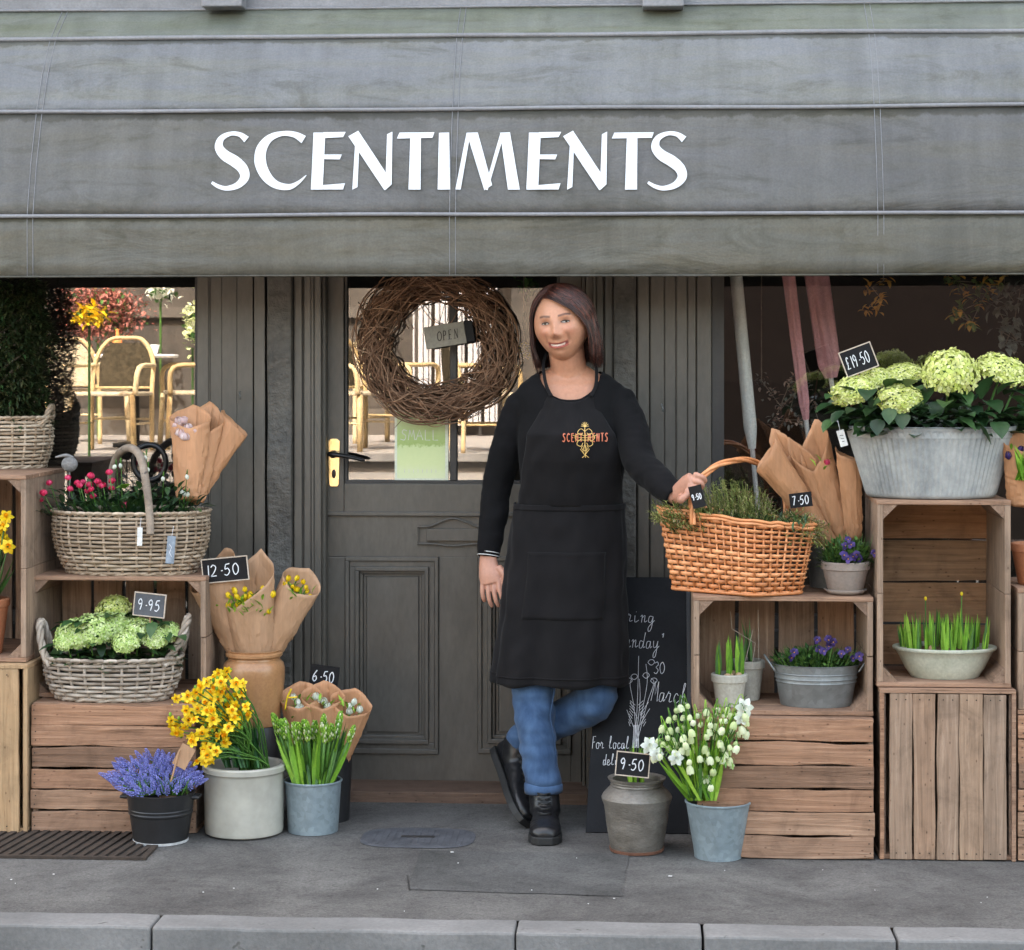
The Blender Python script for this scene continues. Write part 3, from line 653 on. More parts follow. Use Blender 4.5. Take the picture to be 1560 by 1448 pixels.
mb = MB(); p = P(509, 722, DY); mb.M = Matrix.Translation(p+V((0, -.0065, 0))); mb.lathe([(.0, 0), (.006, 0), (.006, .001)], 12); mb.M = Matrix.Translation(p+V((0, -.0065, 0))) @ Matrix.Rotation(pi/2, 4, 'X'); mb.ball((0, 0, 0), .008, n=12, ax=(.9, 1.9, .2)); mb.build('keyhole', M['bmetal'], dob)
mb = MB(); mb.plank((P(497, 1200, -.10).x, -.10, -.01), (P(895, 1200, -.10).x, .10, .034), 0, .002, 12); mb.build('threshold', M['thresh'], shop, bevel=.004)
# small hooks on the pilasters
for px, py in ((366, 601), (1008, 620)):
    mb = MB(); p = P(px, py, -.04); mb.tube(catmull([p+V((0, 0, .008)), p+V((0, -.014, .004)), p+V((0.004, -.022, -.004)), p+V((.004, -.014, -.014)), p+V((.002, -.010, -.008))], 4), .0022, 6); mb.build('hook', M['zinc_d'], shop, smooth=True)
# ------------------------------------------------------------------ the street behind the camera, seen mirrored in the panes
TZ = mir(780, 690, 9.6).z
mb = MB(); mb.box(-9, 9, -13, -9.05, -.2, TZ); structure('terrace', mb, surf('pale_terrace_paving', (.26, .245, .23), (.34, .32, .30), 3, .8, .2))
mb = MB(); mb.box(-9, 9, -9.05, -8.97, TZ-.05, TZ+.01); structure('terrace_kerb', mb, M['kerb'])
fac = thing('cafe_building', 'taupe rendered cafe front across the street mirrored in the panes', 'building', (-4, -13, 0))
mb = MB(); mb.box(-9, 9, -13.2, -13, -.2, 3.6); mb.build('wall', surf('taupe_render', (.060, .054, .049), (.105, .094, .084), 3, .9, .2, spec=0), fac, world=True)
mb = MB(); xr = mir(1000, 500, 12.9).x; mb.box(xr, 8.9, -12.98, -12.9, TZ, 3.5); mb.build('dark_shutter', plain('dark_shutter_paint', (.006, .005, .005), .9, spec=0), fac, world=True)  # added, unseen: a dark backdrop that makes the right window mirror something dark
mb = MB(); mb.box(xr-.1, 8.9, -8.95, -8.75, -.15, 1.25); mb.build('dark_hoarding', bpy.data.materials['dark_shutter_paint'], fac, world=True)  # added, unseen: dark screen keeping the sunlit terrace out of the right window's reflection
mb = MB(); mb.box(-8, mir(560, 500, 12.9).x, -12.98, -12.93, 1.8, 1.9); mb.box(-8, -1.6, -12.98, -12.94, TZ, TZ+.25); mb.build('sill', plain('dark_sill', (.08, .07, .06)), fac, world=True)
cur = MB()
for i in range(16):
    p = mir(625+i*8.5, 430, 12.6); cur.box(p.x, p.x+(.045 if i%3 else .02), -12.62-.03*(i % 2), -12.58, TZ+.1, 3.2)
tag(cur.build('curtain', plain('white_curtain', (.42, .42, .44)), None, bevel=.01), 'pale pleated drapes of the cafe opposite mirrored in the door glass', 'curtain')
cane = isl('pale_cane', (.40, .29, .14), (.55, .42, .23), .6, c3=(.66, .55, .36)); weave = surf('woven_seat', (.030, .026, .018), (.085, .072, .05), 40, .8, .3, spec=0); weavel = surf('woven_seat_light', (.38, .31, .20), (.6, .53, .40), 40, .6, .3)
def bistro(px, py, D, rz, label, wv=weave):
    p = mir(px, py, D); t = thing('bistro_chair', label, 'chair', (p.x, p.y, TZ), rz, 'cane chairs of the cafe opposite')
    mb = MB(); mb.tube(catmull([(-.21, .20, .0), (-.21, .20, .45), (-.20, .25, .72), (-.12, .28, .88), (0, .285, .90), (.12, .28, .88), (.20, .25, .72), (.21, .20, .45), (.21, .20, 0)], 5), .017, 8)
    for s in (-1, 1):
        mb.tube(catmull([(s*.2, .25, .68), (s*.27, .05, .68), (s*.26, -.18, .66), (s*.24, -.2, .45)], 5), .019, 8); mb.tube([(s*.2, .20, .22), (s*.22, -.2, .22)], .010, 6)
    mb.tube([(-.2, .22, .50), (.2, .22, .50)], .012, 6); mb.tube([(-.2, .2, .25), (.2, .2, .25)], .01, 6)
    mb.build('frame', cane, t, smooth=True)
    for s in (-1, 1): l = MB(); l.tube([(s*.22, -.2, .45), (s*.24, -.22, 0)], .020, 8); l.build('leg', cane, t, smooth=True)
    mb = MB(); rows = []
    for j in range(7):
        z = .5+.36*j/6; wd = .18 if j < 4 else .18*sqrt(max(.1, 1-((j-3)/3.6)**2)); rows.append([V((wd*(k/4-1)*1, .255+.03*j/6, z)) for k in range(9)])
    mb.grid(rows); mb.build('backrest', wv, t, solid=.012); t.scale = (1.22, 1.1, 1.0)
    mb = MB(); mb.box(-.22, .22, -.2, .2, .44, .47); mb.build('seat', weavel, t, bevel=.01); return t
bistro(166, 690, 9.6, pi+.15, 'dark backed cane chair mirrored beside the topiary, turned away')
bistro(128, 660, 11.2, .25, 'pale woven cane chair mirrored behind the dark backed one', weavel)
bistro(292, 680, 10.2, -1.9, 'cane chair mirrored at the pilaster edge of the left window')
bistro(548, 690, 9.8, 2.2, 'cane chair mirrored at the left of the door glass')
bistro(596, 650, 11.0, .6, 'cane chair mirrored inside the wreath', weavel)
bistro(735, 700, 9.5, 1.3, 'cane chair mirrored at the right of the door glass')
p = mir(205, 690, 10.4); t = thing('bistro_table', 'round white topped table mirrored behind the cane chair', 'table', (p.x, p.y, TZ))
mb = MB(); mb.lathe([(0, .74), (.34, .74), (.35, .755), (.34, .77), (0, .77)], 28); mb.build('tabletop', plain('white_enamel', (.8, .82, .85), .2), t, smooth=False)
mb = MB(); mb.lathe([(.2, 0), (.2, .03), (.03, .05), (.025, .74)], 12); mb.build('pedestal', M['bmetal'], t)
for dx, lab, mt in ((.12, 'white coffee cup on the mirrored cafe table', 'white_enamel'), (-.02, 'small white cup beside the orange bottle on the cafe table', 'white_enamel')):
    c = MB(); s = 1 if dx > 0 else .7; c.lathe([(.0, .77), (.03*s, .77), (.055*s, .85), (.05*s, .85), (0, .79)], 14, c=(dx, -.1, 0)); o = c.build('cup', bpy.data.materials[mt]); o.location = (p.x, p.y, TZ); tag(o, lab, 'cup')
c = MB(); c.lathe([(0, .77), (.04, .77), (.04, .88), (.015, .93), (.015, .98), (0, .98)], 12, c=(-.16, 0, 0)); o = c.build('bottle', plain('orange_bottle', (.7, .25, .08), .3)); o.location = (p.x, p.y, TZ); tag(o, 'orange bottle on the mirrored cafe table', 'bottle')
def blob_plant(name, label, px0, px1, py0, py1, D, mat, n, size, matl=None):
    a = mir(px0, py1, D); b = mir(px1, py0, D); mb = MB()
    for i in range(n):
        u, v, w_ = R.gauss(.5, .2), R.gauss(.5, .2), R.gauss(0, .12); c = V((a.x+(b.x-a.x)*u, -D+w_, a.z+(b.z-a.z)*v))
        mb.leaf(c, V((R.uniform(-1, 1), R.uniform(-1, 1), R.uniform(-1, 1))), size*R.uniform(.6, 1.3), size*.7, mi=0 if R.random() < .8 else 1)
    mb.tube([V(((a.x+b.x)/2, -D, a.z)), V(((a.x+b.x)/2, -D, TZ))], .01, 6, mi=1)
    tag(mb.build(name, [mat, matl or M['leaf']]), label, 'plant')
blob_plant('flowering_shrub', 'pink flowering shrub mirrored behind the cafe chairs', 78, 215, 432, 520, 12.3, isl('shrub_pink', (.36, .13, .11), (.50, .22, .18), .6, .2), 3600, .045)
blob_plant('flowering_shrub', 'cream flowered shrub mirrored at the top of the left window', 222, 262, 420, 460, 11.6, M['white'], 140, .06)
blob_plant('flowering_shrub', 'white flowered shrub mirrored beside the left pilaster', 280, 302, 455, 530, 11.6, M['creamfl'], 200, .06)
blob_plant('potted_narcissus', 'pot of yellow flowers mirrored on the cafe terrace', 105, 160, 465, 496, 8.6, M['yellow'], 150, .06)
# ================================================================== CRATES
def crate(label, p0, p1, zb, zt, Yf, dep, front=None, back='v', n=6, T=.013, mats=None, group='wooden apple crates stacked outside the shop', nback=5):
    x0, x1 = P(p0, 1000, Yf).x, P(p1, 1000, Yf).x; Yb = Yf+dep; WX, WZ, WY = mats or (M['wood_x'], M['wood_z'], M['wood_y'])
    t = thing('wooden_crate', label, 'crate', ((x0+x1)/2, (Yf+Yb)/2, zb), 0, group)
    zb2, zt2 = zb+.0012, zt-.0012
    for nm, za, zc in (('bottom_boards', zb2, zb2+T), ('top_boards', zt2-T, zt2)):
        mb = MB(); k = 3
        for i in range(k):
            ya = Yf+(dep)*i/k+.002; yc = Yf+dep*(i+1)/k-.004; mb.plank((x0, ya, za), (x1, yc, zc), 0, .0015, 12)
        mb.build(nm, WX, t, world=True, bevel=.0015)
    for s in (0, 1):
        mb = MB(); xa = x0+.0015 if s == 0 else x1-.0165-.0015; k = 2
        for i in range(k):
            za = zb2+T+.0008+(zt2-zb2-2*T)*i/k; zc = zb2+T-.0008+(zt2-zb2-2*T)*(i+1)/k
            mb.plank((xa, Yf+.003, za), (xa+.0165, Yb-.003, zc), 1 if front else 1, .0012, 8)
        mb.build('end_panel', WZ if not front else WY, t, world=True, bevel=.0015)
    mb = MB()
    if back == 'v':
        for i in range(nback):
            w_ = (x1-x0-.04)/nback; mb.plank((x0+.02+w_*i+.006, Yb-.012, zb2+T+.001), (x0+.02+w_*(i+1)-.006, Yb-.002, zt2-T-.001), 2, .0015, 8)
        mb.build('back_boards', WZ, t, world=True)
    else:
        hs = (zt2-zb2-2*T)/4
        for i in range(4): mb.plank((x0+.018, Yb-.012, zb2+T+hs*i+.003), (x1-.018, Yb-.002, zb2+T+hs*(i+1)-.003), 0, .002, 8)
        mb.build('back_boards', M['wood_warm'], t, world=True)
    if not front:
        c = .042
        for sx, xx in ((1, x0+.018), (-1, x1-.018)):
            for sz, zz in ((1, zb2+T+.0005), (-1, zt2-T-.0005)):
                mb = MB(); a = (xx, zz); b = (xx+sx*c, zz); d = (xx, zz+sz*c)
                vs = [(q[0], Yf+.006, q[1]) for q in (a, b, d)]+[(q[0], Yb-.014, q[1]) for q in (a, b, d)]
                mb.add(vs, [(0, 1, 2), (5, 4, 3), (0, 3, 4, 1), (1, 4, 5, 2), (2, 5, 3, 0)]); mb.build('corner_block', WY, t, world=True)
    elif front == 'h':
        mb = MB(); nl = MB(); hs = (zt2-zb2)/n
        for i in range(n):
            g = R.uniform(.003, .0055); mb.plank((x0-.002+R.uniform(0, .004), Yf-.011, zb2+hs*i+g/2), (x1+.002-R.uniform(0, .006), Yf+.001, zb2+hs*(i+1)-g/2), 0, .0034, 26)
            for xx in (x0+.012, x1-.012):
                for q in (.3, .7): nl.M = Matrix.Translation((xx+R.uniform(-.003, .003), Yf-.0125, zb2+hs*(i+q))) @ Matrix.Rotation(pi/2, 4, 'X'); nl.lathe([(.0022, 0), (.0022, .0012)], 6)
        mb.build('front_slats', WX, t, world=True, bevel=.002); nl.build('nail_heads', M['rust'], t, world=True)
    elif front == 'v':
        mb = MB(); nl = MB(); ws = (x1-x0-.052)/n
        for i in range(n):
            g = R.choice([.002, .003, .006]); mb.plank((x0+.026+ws*i+g/2, Yf-.011, zb2+.002), (x0+.026+ws*(i+1)-g/2, Yf+.001, zt2-.012-R.uniform(0, .004)), 2, .002, 20)
            for zz in (zb2+.02, zt2-.03):
                for q in (.3, .7): nl.M = Matrix.Translation((x0+.026+ws*(i+q), Yf-.0125, zz)) @ Matrix.Rotation(pi/2, 4, 'X'); nl.lathe([(.0022, 0), (.0022, .0012)], 6)
        mb.build('front_slats', WZ, t, world=True, bevel=.002); nl.build('nail_heads', M['rust'], t, world=True)
        mb = MB(); mb.plank((x0, Yf-.012, zt2-.0115), (x1, Yf+.001, zt2), 0, .001, 10)
        for xa in (x0, x1-.012): mb.plank((xa, Yf-.011, zb2), (xa+.012, Yf+.001, zt2-.012), 2, .001, 10)
        mb.build('front_edging', WX, t, world=True, bevel=.001)
    return t, x0, x1
def zat(py, Y, px=780): return P(px, py, Y).z
# left stacks
LY = G(180, 1270).y+.012; LT = zat(1072, LY, 180)
crate('slatted crate lying behind the black bucket, under the white hydrangea basket crate', 49, 300, 0, LT, LY, .36, 'h', n=6)
LY2 = LY+.10; LT2 = zat(878, LY2, 180)
crate('open crate holding the oval basket of white hydrangeas', 44, 314, LT, LT2, LY2, .30, back='v')
FLY = LY-.02; FT = zat(1012, FLY, 20)
crate('pale wood crate with smooth panel at the left edge, lowest of its stack', -160, 43, 0, FT, FLY, .46, 'v', n=3, mats=(M['wood_lz'],)*3)
FT2 = zat(724, FLY+.03, 20)
crate('tall open crate at the left edge holding an orange pot of yellow flowers', -160, 40, FT, FT2, FLY+.03, .44, back='v')
# right stacks
RY = G(1215, 1310).y+.012; RTp = zat(1094, RY, 1215)
crate('slatted crate behind the snowflake bucket with a knot in its third slat', 1062, 1331, 0, RTp, RY, .36, 'h', n=6)
RY2 = RY+.035; RT2 = zat(909, RY2, 1200)
crate('open crate holding the violas tub and bulb pots, beneath the orange basket', 1056, 1331, RTp, RT2, RY2, .33, back='v', nback=4)
SY = G(1440, 1312).y+.012; ST = zat(1049, SY, 1440)
crate('crate with five upright slats under the cream bowl of shoots', 1340, 1547, 0, ST, SY, .36, 'v', n=5)
ST2 = zat(762, SY+.01, 1440)
crate('tall open crate with horizontal back boards holding the cream bowl', 1336, 1541, ST, ST2, SY+.01, .34, back='h')
ET = zat(1090, SY-.0, 1600)
crate('slatted crate cut off by the right edge, lowest of its stack', 1551, 1760, 0, ET, SY, .36, 'h', n=6)
ET2 = zat(897, SY+.0, 1600)
crate('open crate cut off by the right edge, above the slatted one', 1551, 1760, ET, ET2, SY, .33, back='v')

# ================================================================== WICKER
def oval(rx, ry, a, p=2.0): c, s = cos(a), sin(a); return V((rx*abs(c)**(2/p)*(1 if c > 0 else -1), ry*abs(s)**(2/p)*(1 if s > 0 else -1), 0))
def wicker(t, mat, rb, rt, H, rows=15, stakes=30, r=.0042, amp=.004, bulge=.0, braid=True, pair=2, liner=True, p=2.2):
    """rb, rt: (rx, ry) of foot and rim"""
    def rad(u): f = u; b = bulge*sin(pi*u); return rb[0]+(rt[0]-rb[0])*f+b, rb[1]+(rt[1]-rb[1])*f+b
    mb = MB()
    for j in range(rows):
        u = (j+.5)/rows; m = stakes*4; pts = []; rx, ry = rad(u); ph = (j//1) % 2
        wob = R.uniform(0, 50)
        for i in range(m):
            a = 2*pi*i/m; k = stakes*a/2+ph*pi/2*2/2
            off = amp*sin(stakes*a/2+ph*pi); q = oval(rx+off, ry+off, a, p)
            q.z = H*u+noise.noise(V((a*2.2, wob, 0)))*.0022; pts.append(q)
        mb.tube(pts, r*R.uniform(.95, 1.2), 6, closed=True)
    mb.build('weave', mat, t, smooth=True)
    mb = MB()
    for i in range(stakes):
        a = 2*pi*(i+.5)/stakes*1.0; pts = []
        for j in range(9): rx, ry = rad(j/8); pts.append(oval(rx, ry, a, p)+V((0, 0, H*j/8)))
        mb.tube(pts, r*.95, 5)
    mb.build('stakes', mat, t, smooth=True)
    if liner:
        mb = MB(); rows_ = []
        for j in range(8):
            rx, ry = rad(j/7); rows_.append([oval(rx-.011, ry-.011, 2*pi*k/40, p)+V((0, 0, .004+(H-.008)*j/7)) for k in range(40)])
        mb.grid(rows_, closed=True); mb.add(rows_[0], [tuple(range(39, -1, -1))]); mb.build('lining', M['paint_dark'], t, smooth=True)
    mb = MB()
    if braid:
        K = int(stakes*1.6); rx, ry = rad(1)
        for i in range(K):
            a0 = 2*pi*i/K; pts = []
            for s in range(7):
                u = s/6; a = a0+u*2*pi*2.6/K; ph = u*pi*1.15-.4
                e = .0085; q = oval(rx+cos(ph+pi/2)*-e, ry+cos(ph+pi/2)*-e, a, p); q.z = H+sin(ph)*e*1.1+.002; pts.append(q)
            mb.tube(pts, [r*.8, r*1.15, r*1.15, r*1.1, r*.7], 6)
        mb.build('braided_rim', mat, t, smooth=True)
        mb = MB(); rx, ry = rad(0)
        for ph in (0, pi):
            mb.tube([oval(rx+.003+.003*cos(i*.8+ph), ry+.003+.003*cos(i*.8+ph), 2*pi*i/120, p)+V((0, 0, .004+.003*sin(i*.8+ph))) for i in range(120)], r, 6, closed=True)
        mb.build('foot_border', mat, t, smooth=True)
def rope(mb, pts, r, strands=3, tw=1.0, rs=.6):
    pts = catmull(pts, 10); m = len(pts)
    for s in range(strands):
        q = []; 
        for i in range(m):
            t = (pts[min(i+1, m-1)]-pts[max(i-1, 0)]).normalized(); a = t.cross(V((0, 1, 0)))
            a = a.normalized() if a.length > 1e-5 else V((1, 0, 0)); b = t.cross(a); ph = i*tw*.35+2*pi*s/strands
            q.append(pts[i]+a*cos(ph)*r*rs+b*sin(ph)*r*rs)
        mb.tube(q, r*.62, 6)
# big hooped basket on the left, standing on the open crate
BY = LY2+.125; k = sc(200, BY)
big = thing('wicker_basket', 'large round grey wicker basket with a tall bark hoop handle and two tags', 'basket', P(200, 884, LY2+.01)*1)
big.location = V((P(200, 800, BY).x, BY, LT2)); bigH = (877-788)/k
wicker(big, M['wicker'], (96/k, .105), (117/k, .145), bigH, rows=15, stakes=34, bulge=.018, r=.0046)
mb = MB(); hx = (180-200)/k
mb.tube(catmull([P(x_, y_, BY+d_)-V(big.location) for x_, y_, d_ in ((176, 800, .125), (171, 760, .13), (170, 722, .115), (181, 692, .07), (199, 683, .0), (214, 697, -.06), (223, 740, -.12), (228, 785, -.152), (229, 815, -.164))], 8), [.0105, .012, .0125, .013, .013, .0125, .012], 10)
mb.build('handle', M['bark'], big, smooth=True)
def swing_tag(parent_loc, px, py, w_, h_, rot, mat, name, label, Y, ink=None, cat='tag'):
    p = P(px, py, Y); t = thing(name, label, cat, p); mb = MB(); mb.M = Matrix.Rotation(rot, 4, 'Y')
    mb.box(-w_/2, w_/2, -.001, .001, -h_/2, h_/2); mb.build('card', mat, t, bevel=.0008)
    mb = MB(); mb.M = Matrix.Rotation(rot, 4, 'Y'); mb.tube([(0, 0, h_/2-.004), (.002, .004, h_/2+.03)], .0008, 5); mb.build('string', M['chalk'], t)
    if ink:
        mb = MB(); mb.M = Matrix.Rotation(rot, 4, 'Y')
        for q in ink: mb.ribbon([V((a*w_, -.0018, b*h_)) for a, b in q], .0016)
        mb.build('marks', M['ink'] if mat is M['tagw'] else M['chalk'], t)
    return t
swing_tag(0, 213, 818, .016, .056, .02, M['tagw'], 'price_tag', 'narrow cream label tied to the front of the hooped wicker basket', BY-.172)
swing_tag(0, 260, 838, .026, .085, .08, M['tagg'], 'price_tag', 'blue grey luggage tag hanging on the hooped wicker basket', BY-.165, [[(-.2, .2), (.1, .1), (-.1, -.1), (.2, -.25)]])
# oval basket with ears, in the left crate
OY = LY+.10; k2 = sc(172, OY)
ov = thing('wicker_basket', 'oval weathered wicker basket with two rope ears, standing in the left crate', 'basket', (P(172, 1000, OY).x, OY, LT+.0135+.0)); oH = (1052-1003)/k2
ov.location.z = LT+.0145 if OY-.12 > LY2 else LT+.002
OV = ov
wicker(ov, M['wicker_g'], (84/k2, .085), (103/k2, .12), oH+.02, rows=9, stakes=26, bulge=.014, r=.0052)
for s in (-1, 1):
    mb = MB(); bxx = s*103/k2; rope(mb, [(bxx-s*.035, -.075, oH+.01), (bxx-s*.004, -.03, oH+.06), (bxx+s*.022, .0, oH+.135), (bxx+s*.018, .03, oH+.14), (bxx-s*.0, .05, oH+.06), (bxx-s*.02, .085, oH+.01)] if s > 0 else
         [(bxx+.035, -.075, oH+.01), (bxx+.004, -.05, oH+.05), (bxx-.018, -.01, oH+.12), (bxx-.016, .02, oH+.125), (bxx+.002, .05, oH+.05), (bxx+.02, .085, oH+.01)], .011, 3, 1.3)
    mb.build('ear_handle', M['wicker_g'], ov, smooth=True)
# edge basket of the topiary
FYB = -.125; k3 = sc(0, FYB)
tb = thing('wicker_basket', 'wicker basket under the dark topiary at the left edge', 'basket', (P(-12, 700, FYB).x, FYB, FT2))
wicker(tb, M['wicker'], (80/k3, .09), (90/k3, .108), (722-650)/k3, rows=13, stakes=26, bulge=.012, r=.0046)
mb = MB(); bxx = 86/k3; rope(mb, [(bxx-.01, -.06, .13), (bxx+.006, -.03, .17), (bxx+.012, .0, .20), (bxx+.006, .03, .17), (bxx-.01, .06, .13)], .009); mb.build('ear_handle', M['wicker'], tb, smooth=True); mb = MB(); rope(mb, [(-bxx+.01, -.06, .13), (-bxx-.012, .0, .20), (-bxx+.01, .06, .13)], .009)
mb.build('ear_handle', M['wicker'], tb, smooth=True)
# orange chip basket (angular, flat splints), standing cornerwise on the right open crate
def chip_basket():
    GYc = RY2+.12; k = sc(1115, GYc)
    t = thing('willow_basket', 'orange splint willow basket with hoop handle, full of flowering heath', 'basket', (P(1118, 900, GYc).x, GYc, RT2+.001))
    # rim and foot outlines (plan), corner towards the viewer
    def pl(x, y): return V((x, y, 0))
    rim = [(-.232, .02), (.055, -.170), (.232, -.085), (.215, .10), (-.07, .175)]
    foot = [(-.190, .02), (.055, -.145), (.195, -.072), (.18, .085), (-.06, .145)]
    def loop(c, z, rr=.03, n=14):
        out = []; m = len(c)
        for i in range(m):
            a, b, d = V((*c[i-1], 0)), V((*c[i], 0)), V((*c[(i+1) % m], 0)); e1 = (a-b).normalized(); e2 = (d-b).normalized()
            p1, p2 = b+e1*rr, b+e2*rr
            out += [p1*(1-s)**2+b*2*s*(1-s)+p2*s*s for s in (0, .33, .66, 1)]
            L = (d-b).length-2*rr; out += [b+e2*(rr+L*q/n) for q in range(1, n)]
        return [p+V((0, 0, z)) for p in out]
    H = (908-800)/k; zl = .0
    rimz = lambda p: H+.022*(-p.x/.23)+.006      # the rim rises to the left
    rows = 15; sp = MB(); A = loop(foot, 0); B = loop(rim, 0); m = len(A); st = 46
    # arc lengths for the stakes
    acc = [0]
    for i in range(m): acc.append(acc[-1]+(B[(i+1) % m]-B[i]).length)
    tot = acc[-1]
    for j in range(rows):
        u = (j+.5)/rows; pts = []; K = st*4
        for q in range(K):
            s = tot*q/K; i = max(x for x in range(m) if acc[x] <= s); f = (s-acc[i])/(acc[i+1]-acc[i])
            b = B[i].lerp(B[(i+1) % m], f); a = A[i].lerp(A[(i+1) % m], f); p = a.lerp(b, u); n = V((p.x, p.y, 0)).normalized()
            p = p+n*(.0052*cos(pi*(q-2)/4+pi*(j % 2))); p.z = rimz(p)*u; pts.append(p)
        sp.tube(pts, .0021, 6, closed=True, flat=4.6*(H/rows/.02), up=V((0, 0, 1)))
    # orient the flat tubes upright
    sp.build('weave', M['wicker_o'], t, smooth=True)
    mb = MB()
    for q in range(st):
        s = tot*(q+.5)/st; i = max(x for x in range(m) if acc[x] <= s); f = (s-acc[i])/(acc[i+1]-acc[i])
        b = B[i].lerp(B[(i+1) % m], f); a = A[i].lerp(A[(i+1) % m], f); b2 = b.copy(); b2.z = rimz(b); mb.tube([a, b2], .0036, 5)
    mb.build('stakes', M['wicker_o'], t, smooth=True)
    mb = MB()
    for e, dz in ((.004, .004), (-.003, .012), (.006, .013)):
        pts = [p+V((p.x, p.y, 0)).normalized()*(e+.0025*cos(i*1.1+dz*200)) for i, p in enumerate(B)]; pts = [V((p.x, p.y, rimz(p)+dz-.004+.002*sin(i*1.1))) for i, p in enumerate(pts)]; mb.tube(pts, .0046, 6, closed=True)
    pts = [p+V((p.x, p.y, 0)).normalized()*.003+V((0, 0, .005)) for p in A]; mb.tube(pts, .005, 6, closed=True)
    mb.build('rim_border', M['wicker_o'], t, smooth=True)
    mb = MB(); C = loop([(x*.955, y*.94) for x, y in foot], .004); D = loop([(x*.94, y*.92) for x, y in rim], 0); D = [V((p.x, p.y, rimz(p)-.01)) for p in D]
    mb.grid([C, D], closed=True); mb.add(C, [tuple(range(len(C)-1, -1, -1))]); mb.build('lining', M['paint_dark'], t)
    # handle: from the left side of the front face over to the back right
    hp = [P(1056, 800, GYc-.075), P(1054, 765, GYc-.07), P(1062, 737, GYc-.06), P(1088, 712, GYc-.035), P(1125, 701, GYc+.04), P(1160, 708, GYc+.11), P(1192, 738, GYc+.17), P(1198, 800, GYc+.16)]
    hp = [p-V(t.location) for p in hp]; mb = MB(); rope(mb, hp, .0085, 3, .55); mb.build('handle', M['wicker_o'], t, smooth=True)
    return t, H, GYc, k
chip, chipH, GYc, kc = chip_basket()

# ================================================================== FLOWER TEMPLATES (shared meshes)
def daffodil_mesh():
    mb = MB()
    for i in range(6):
        a = pi/3*i; d = V((cos(a), sin(a), 0)); q = V((-sin(a), cos(a), 0)); z = .0 if i % 2 else .0015; b = R.uniform(-.003, .004)
        rows = [[d*.003+q*-.003, d*.003, d*.003+q*.003], [d*.010+q*-.0075+V((0, 0, .002)), d*.010, d*.010+q*.0075+V((0, 0, .002))], [d*.017+q*-.006+V((0, 0, b)), d*.018+V((0, 0, b+.001)), d*.017+q*.006+V((0, 0, b))], [d*.023+V((0, 0, b-.001)), d*.0235+V((0, 0, b-.001)), d*.023+V((0, 0, b-.001))]]
        mb.grid([[p+V((0, 0, z)) for p in r] for r in rows], 0)
    prof = [(.0025, .0), (.0048, .003), (.0054, .007), (.0066, .0095)]
    vs = []; n = 12
    for r, z in prof:
        for k in range(n): vs.append(V((cos(2*pi*k/n)*r*(1+.10*(k % 2)*(z > .012)), sin(2*pi*k/n)*r*(1+.1*(k % 2)*(z > .012)), z)))
    mb.add(vs, [(i*n+k, i*n+(k+1) % n, (i+1)*n+(k+1) % n, (i+1)*n+k) for i in range(3) for k in range(n)], 1)
    mb.tube([(0, 0, 0), (0, 0, -.012)], [.0035, .002], 5, mi=2)
    return mb.mesh('flower_head', [M['yellow'], M['orange'], M['stem']], True)
def hyd_mesh(mat, n=150, flatn=.8, fl=.0085):
    mb = MB()
    for i in range(n):
        u = (i+.5)/n; z = 1-u*1.35; a = i*2.399963; r = sqrt(max(0, 1-z*z)); nn = V((r*cos(a), r*sin(a), z*flatn+.1)).normalized()
        c = V((r*cos(a)*.05, r*sin(a)*.05, z*.05*flatn))*R.uniform(.9, 1.06); A, B, C = frame(nn+V((R.uniform(-.3, .3),)*3)); sp = R.uniform(0, 6)
        for k in range(4):
            b = sp+k*pi/2; d = A*cos(b)+B*sin(b); q = A*-sin(b)+B*cos(b); s = fl*R.uniform(.85, 1.2); lift = nn*s*R.uniform(.0, .35)
            mb.add([c, c+d*s*.55-q*s*.42+lift*.5, c+d*s*1.05-q*s*.12+lift, c+d*s*1.05+q*s*.12+lift, c+d*s*.55+q*s*.42+lift*.5], [(0, 1, 2, 3, 4)], 0)
    mb.ball((0, 0, 0), .040, mi=1, n=14, m=8, ax=(1, 1, flatn*.9))
    return mb.mesh('flower_head', [mat, M['leaf']], False)
def bell_mesh():
    mb = MB(); n = 6
    prof = [(.0015, 0), (.005, -.002), (.0078, -.007), (.0085, -.012), (.0078, -.0165)]
    vs = [];
    for i, (r, z) in enumerate(prof):
        for k in range(n*2): vs.append(V((cos(pi*k/n)*r, sin(pi*k/n)*r, z-(.0025 if (k % 2 == 0 and i == 4) else 0))))
    mb.add(vs, [(i*n*2+k, i*n*2+(k+1) % (n*2), (i+1)*n*2+(k+1) % (n*2), (i+1)*n*2+k) for i in range(4) for k in range(n*2)], 0)
    mb.ball((0, 0, .001), .0026, mi=1, n=6, m=4); return mb.mesh('flower_bell', [M['creamfl'], M['stem']], True)
def viola_mesh():
    mb = MB()
    for i, a in enumerate((pi/2+.5, pi/2-.5, .1, pi-.1, -pi/2)):
        d = V((cos(a), sin(a), 0)); q = V((-sin(a), cos(a), 0)); s = .014 if i < 4 else .016
        mb.add([V((0, 0, 0)), d*s*.5-q*s*.5+V((0, 0, .002)), d*s*1.0-q*s*.32, d*s*1.1, d*s*1.0+q*s*.32, d*s*.5+q*s*.5+V((0, 0, .002))], [(0, 1, 2, 3, 4, 5)], 0)
    mb.ball((0, -.001, .0015), .002, mi=1); return mb.mesh('flower', [M['purple'], M['orange']], False)
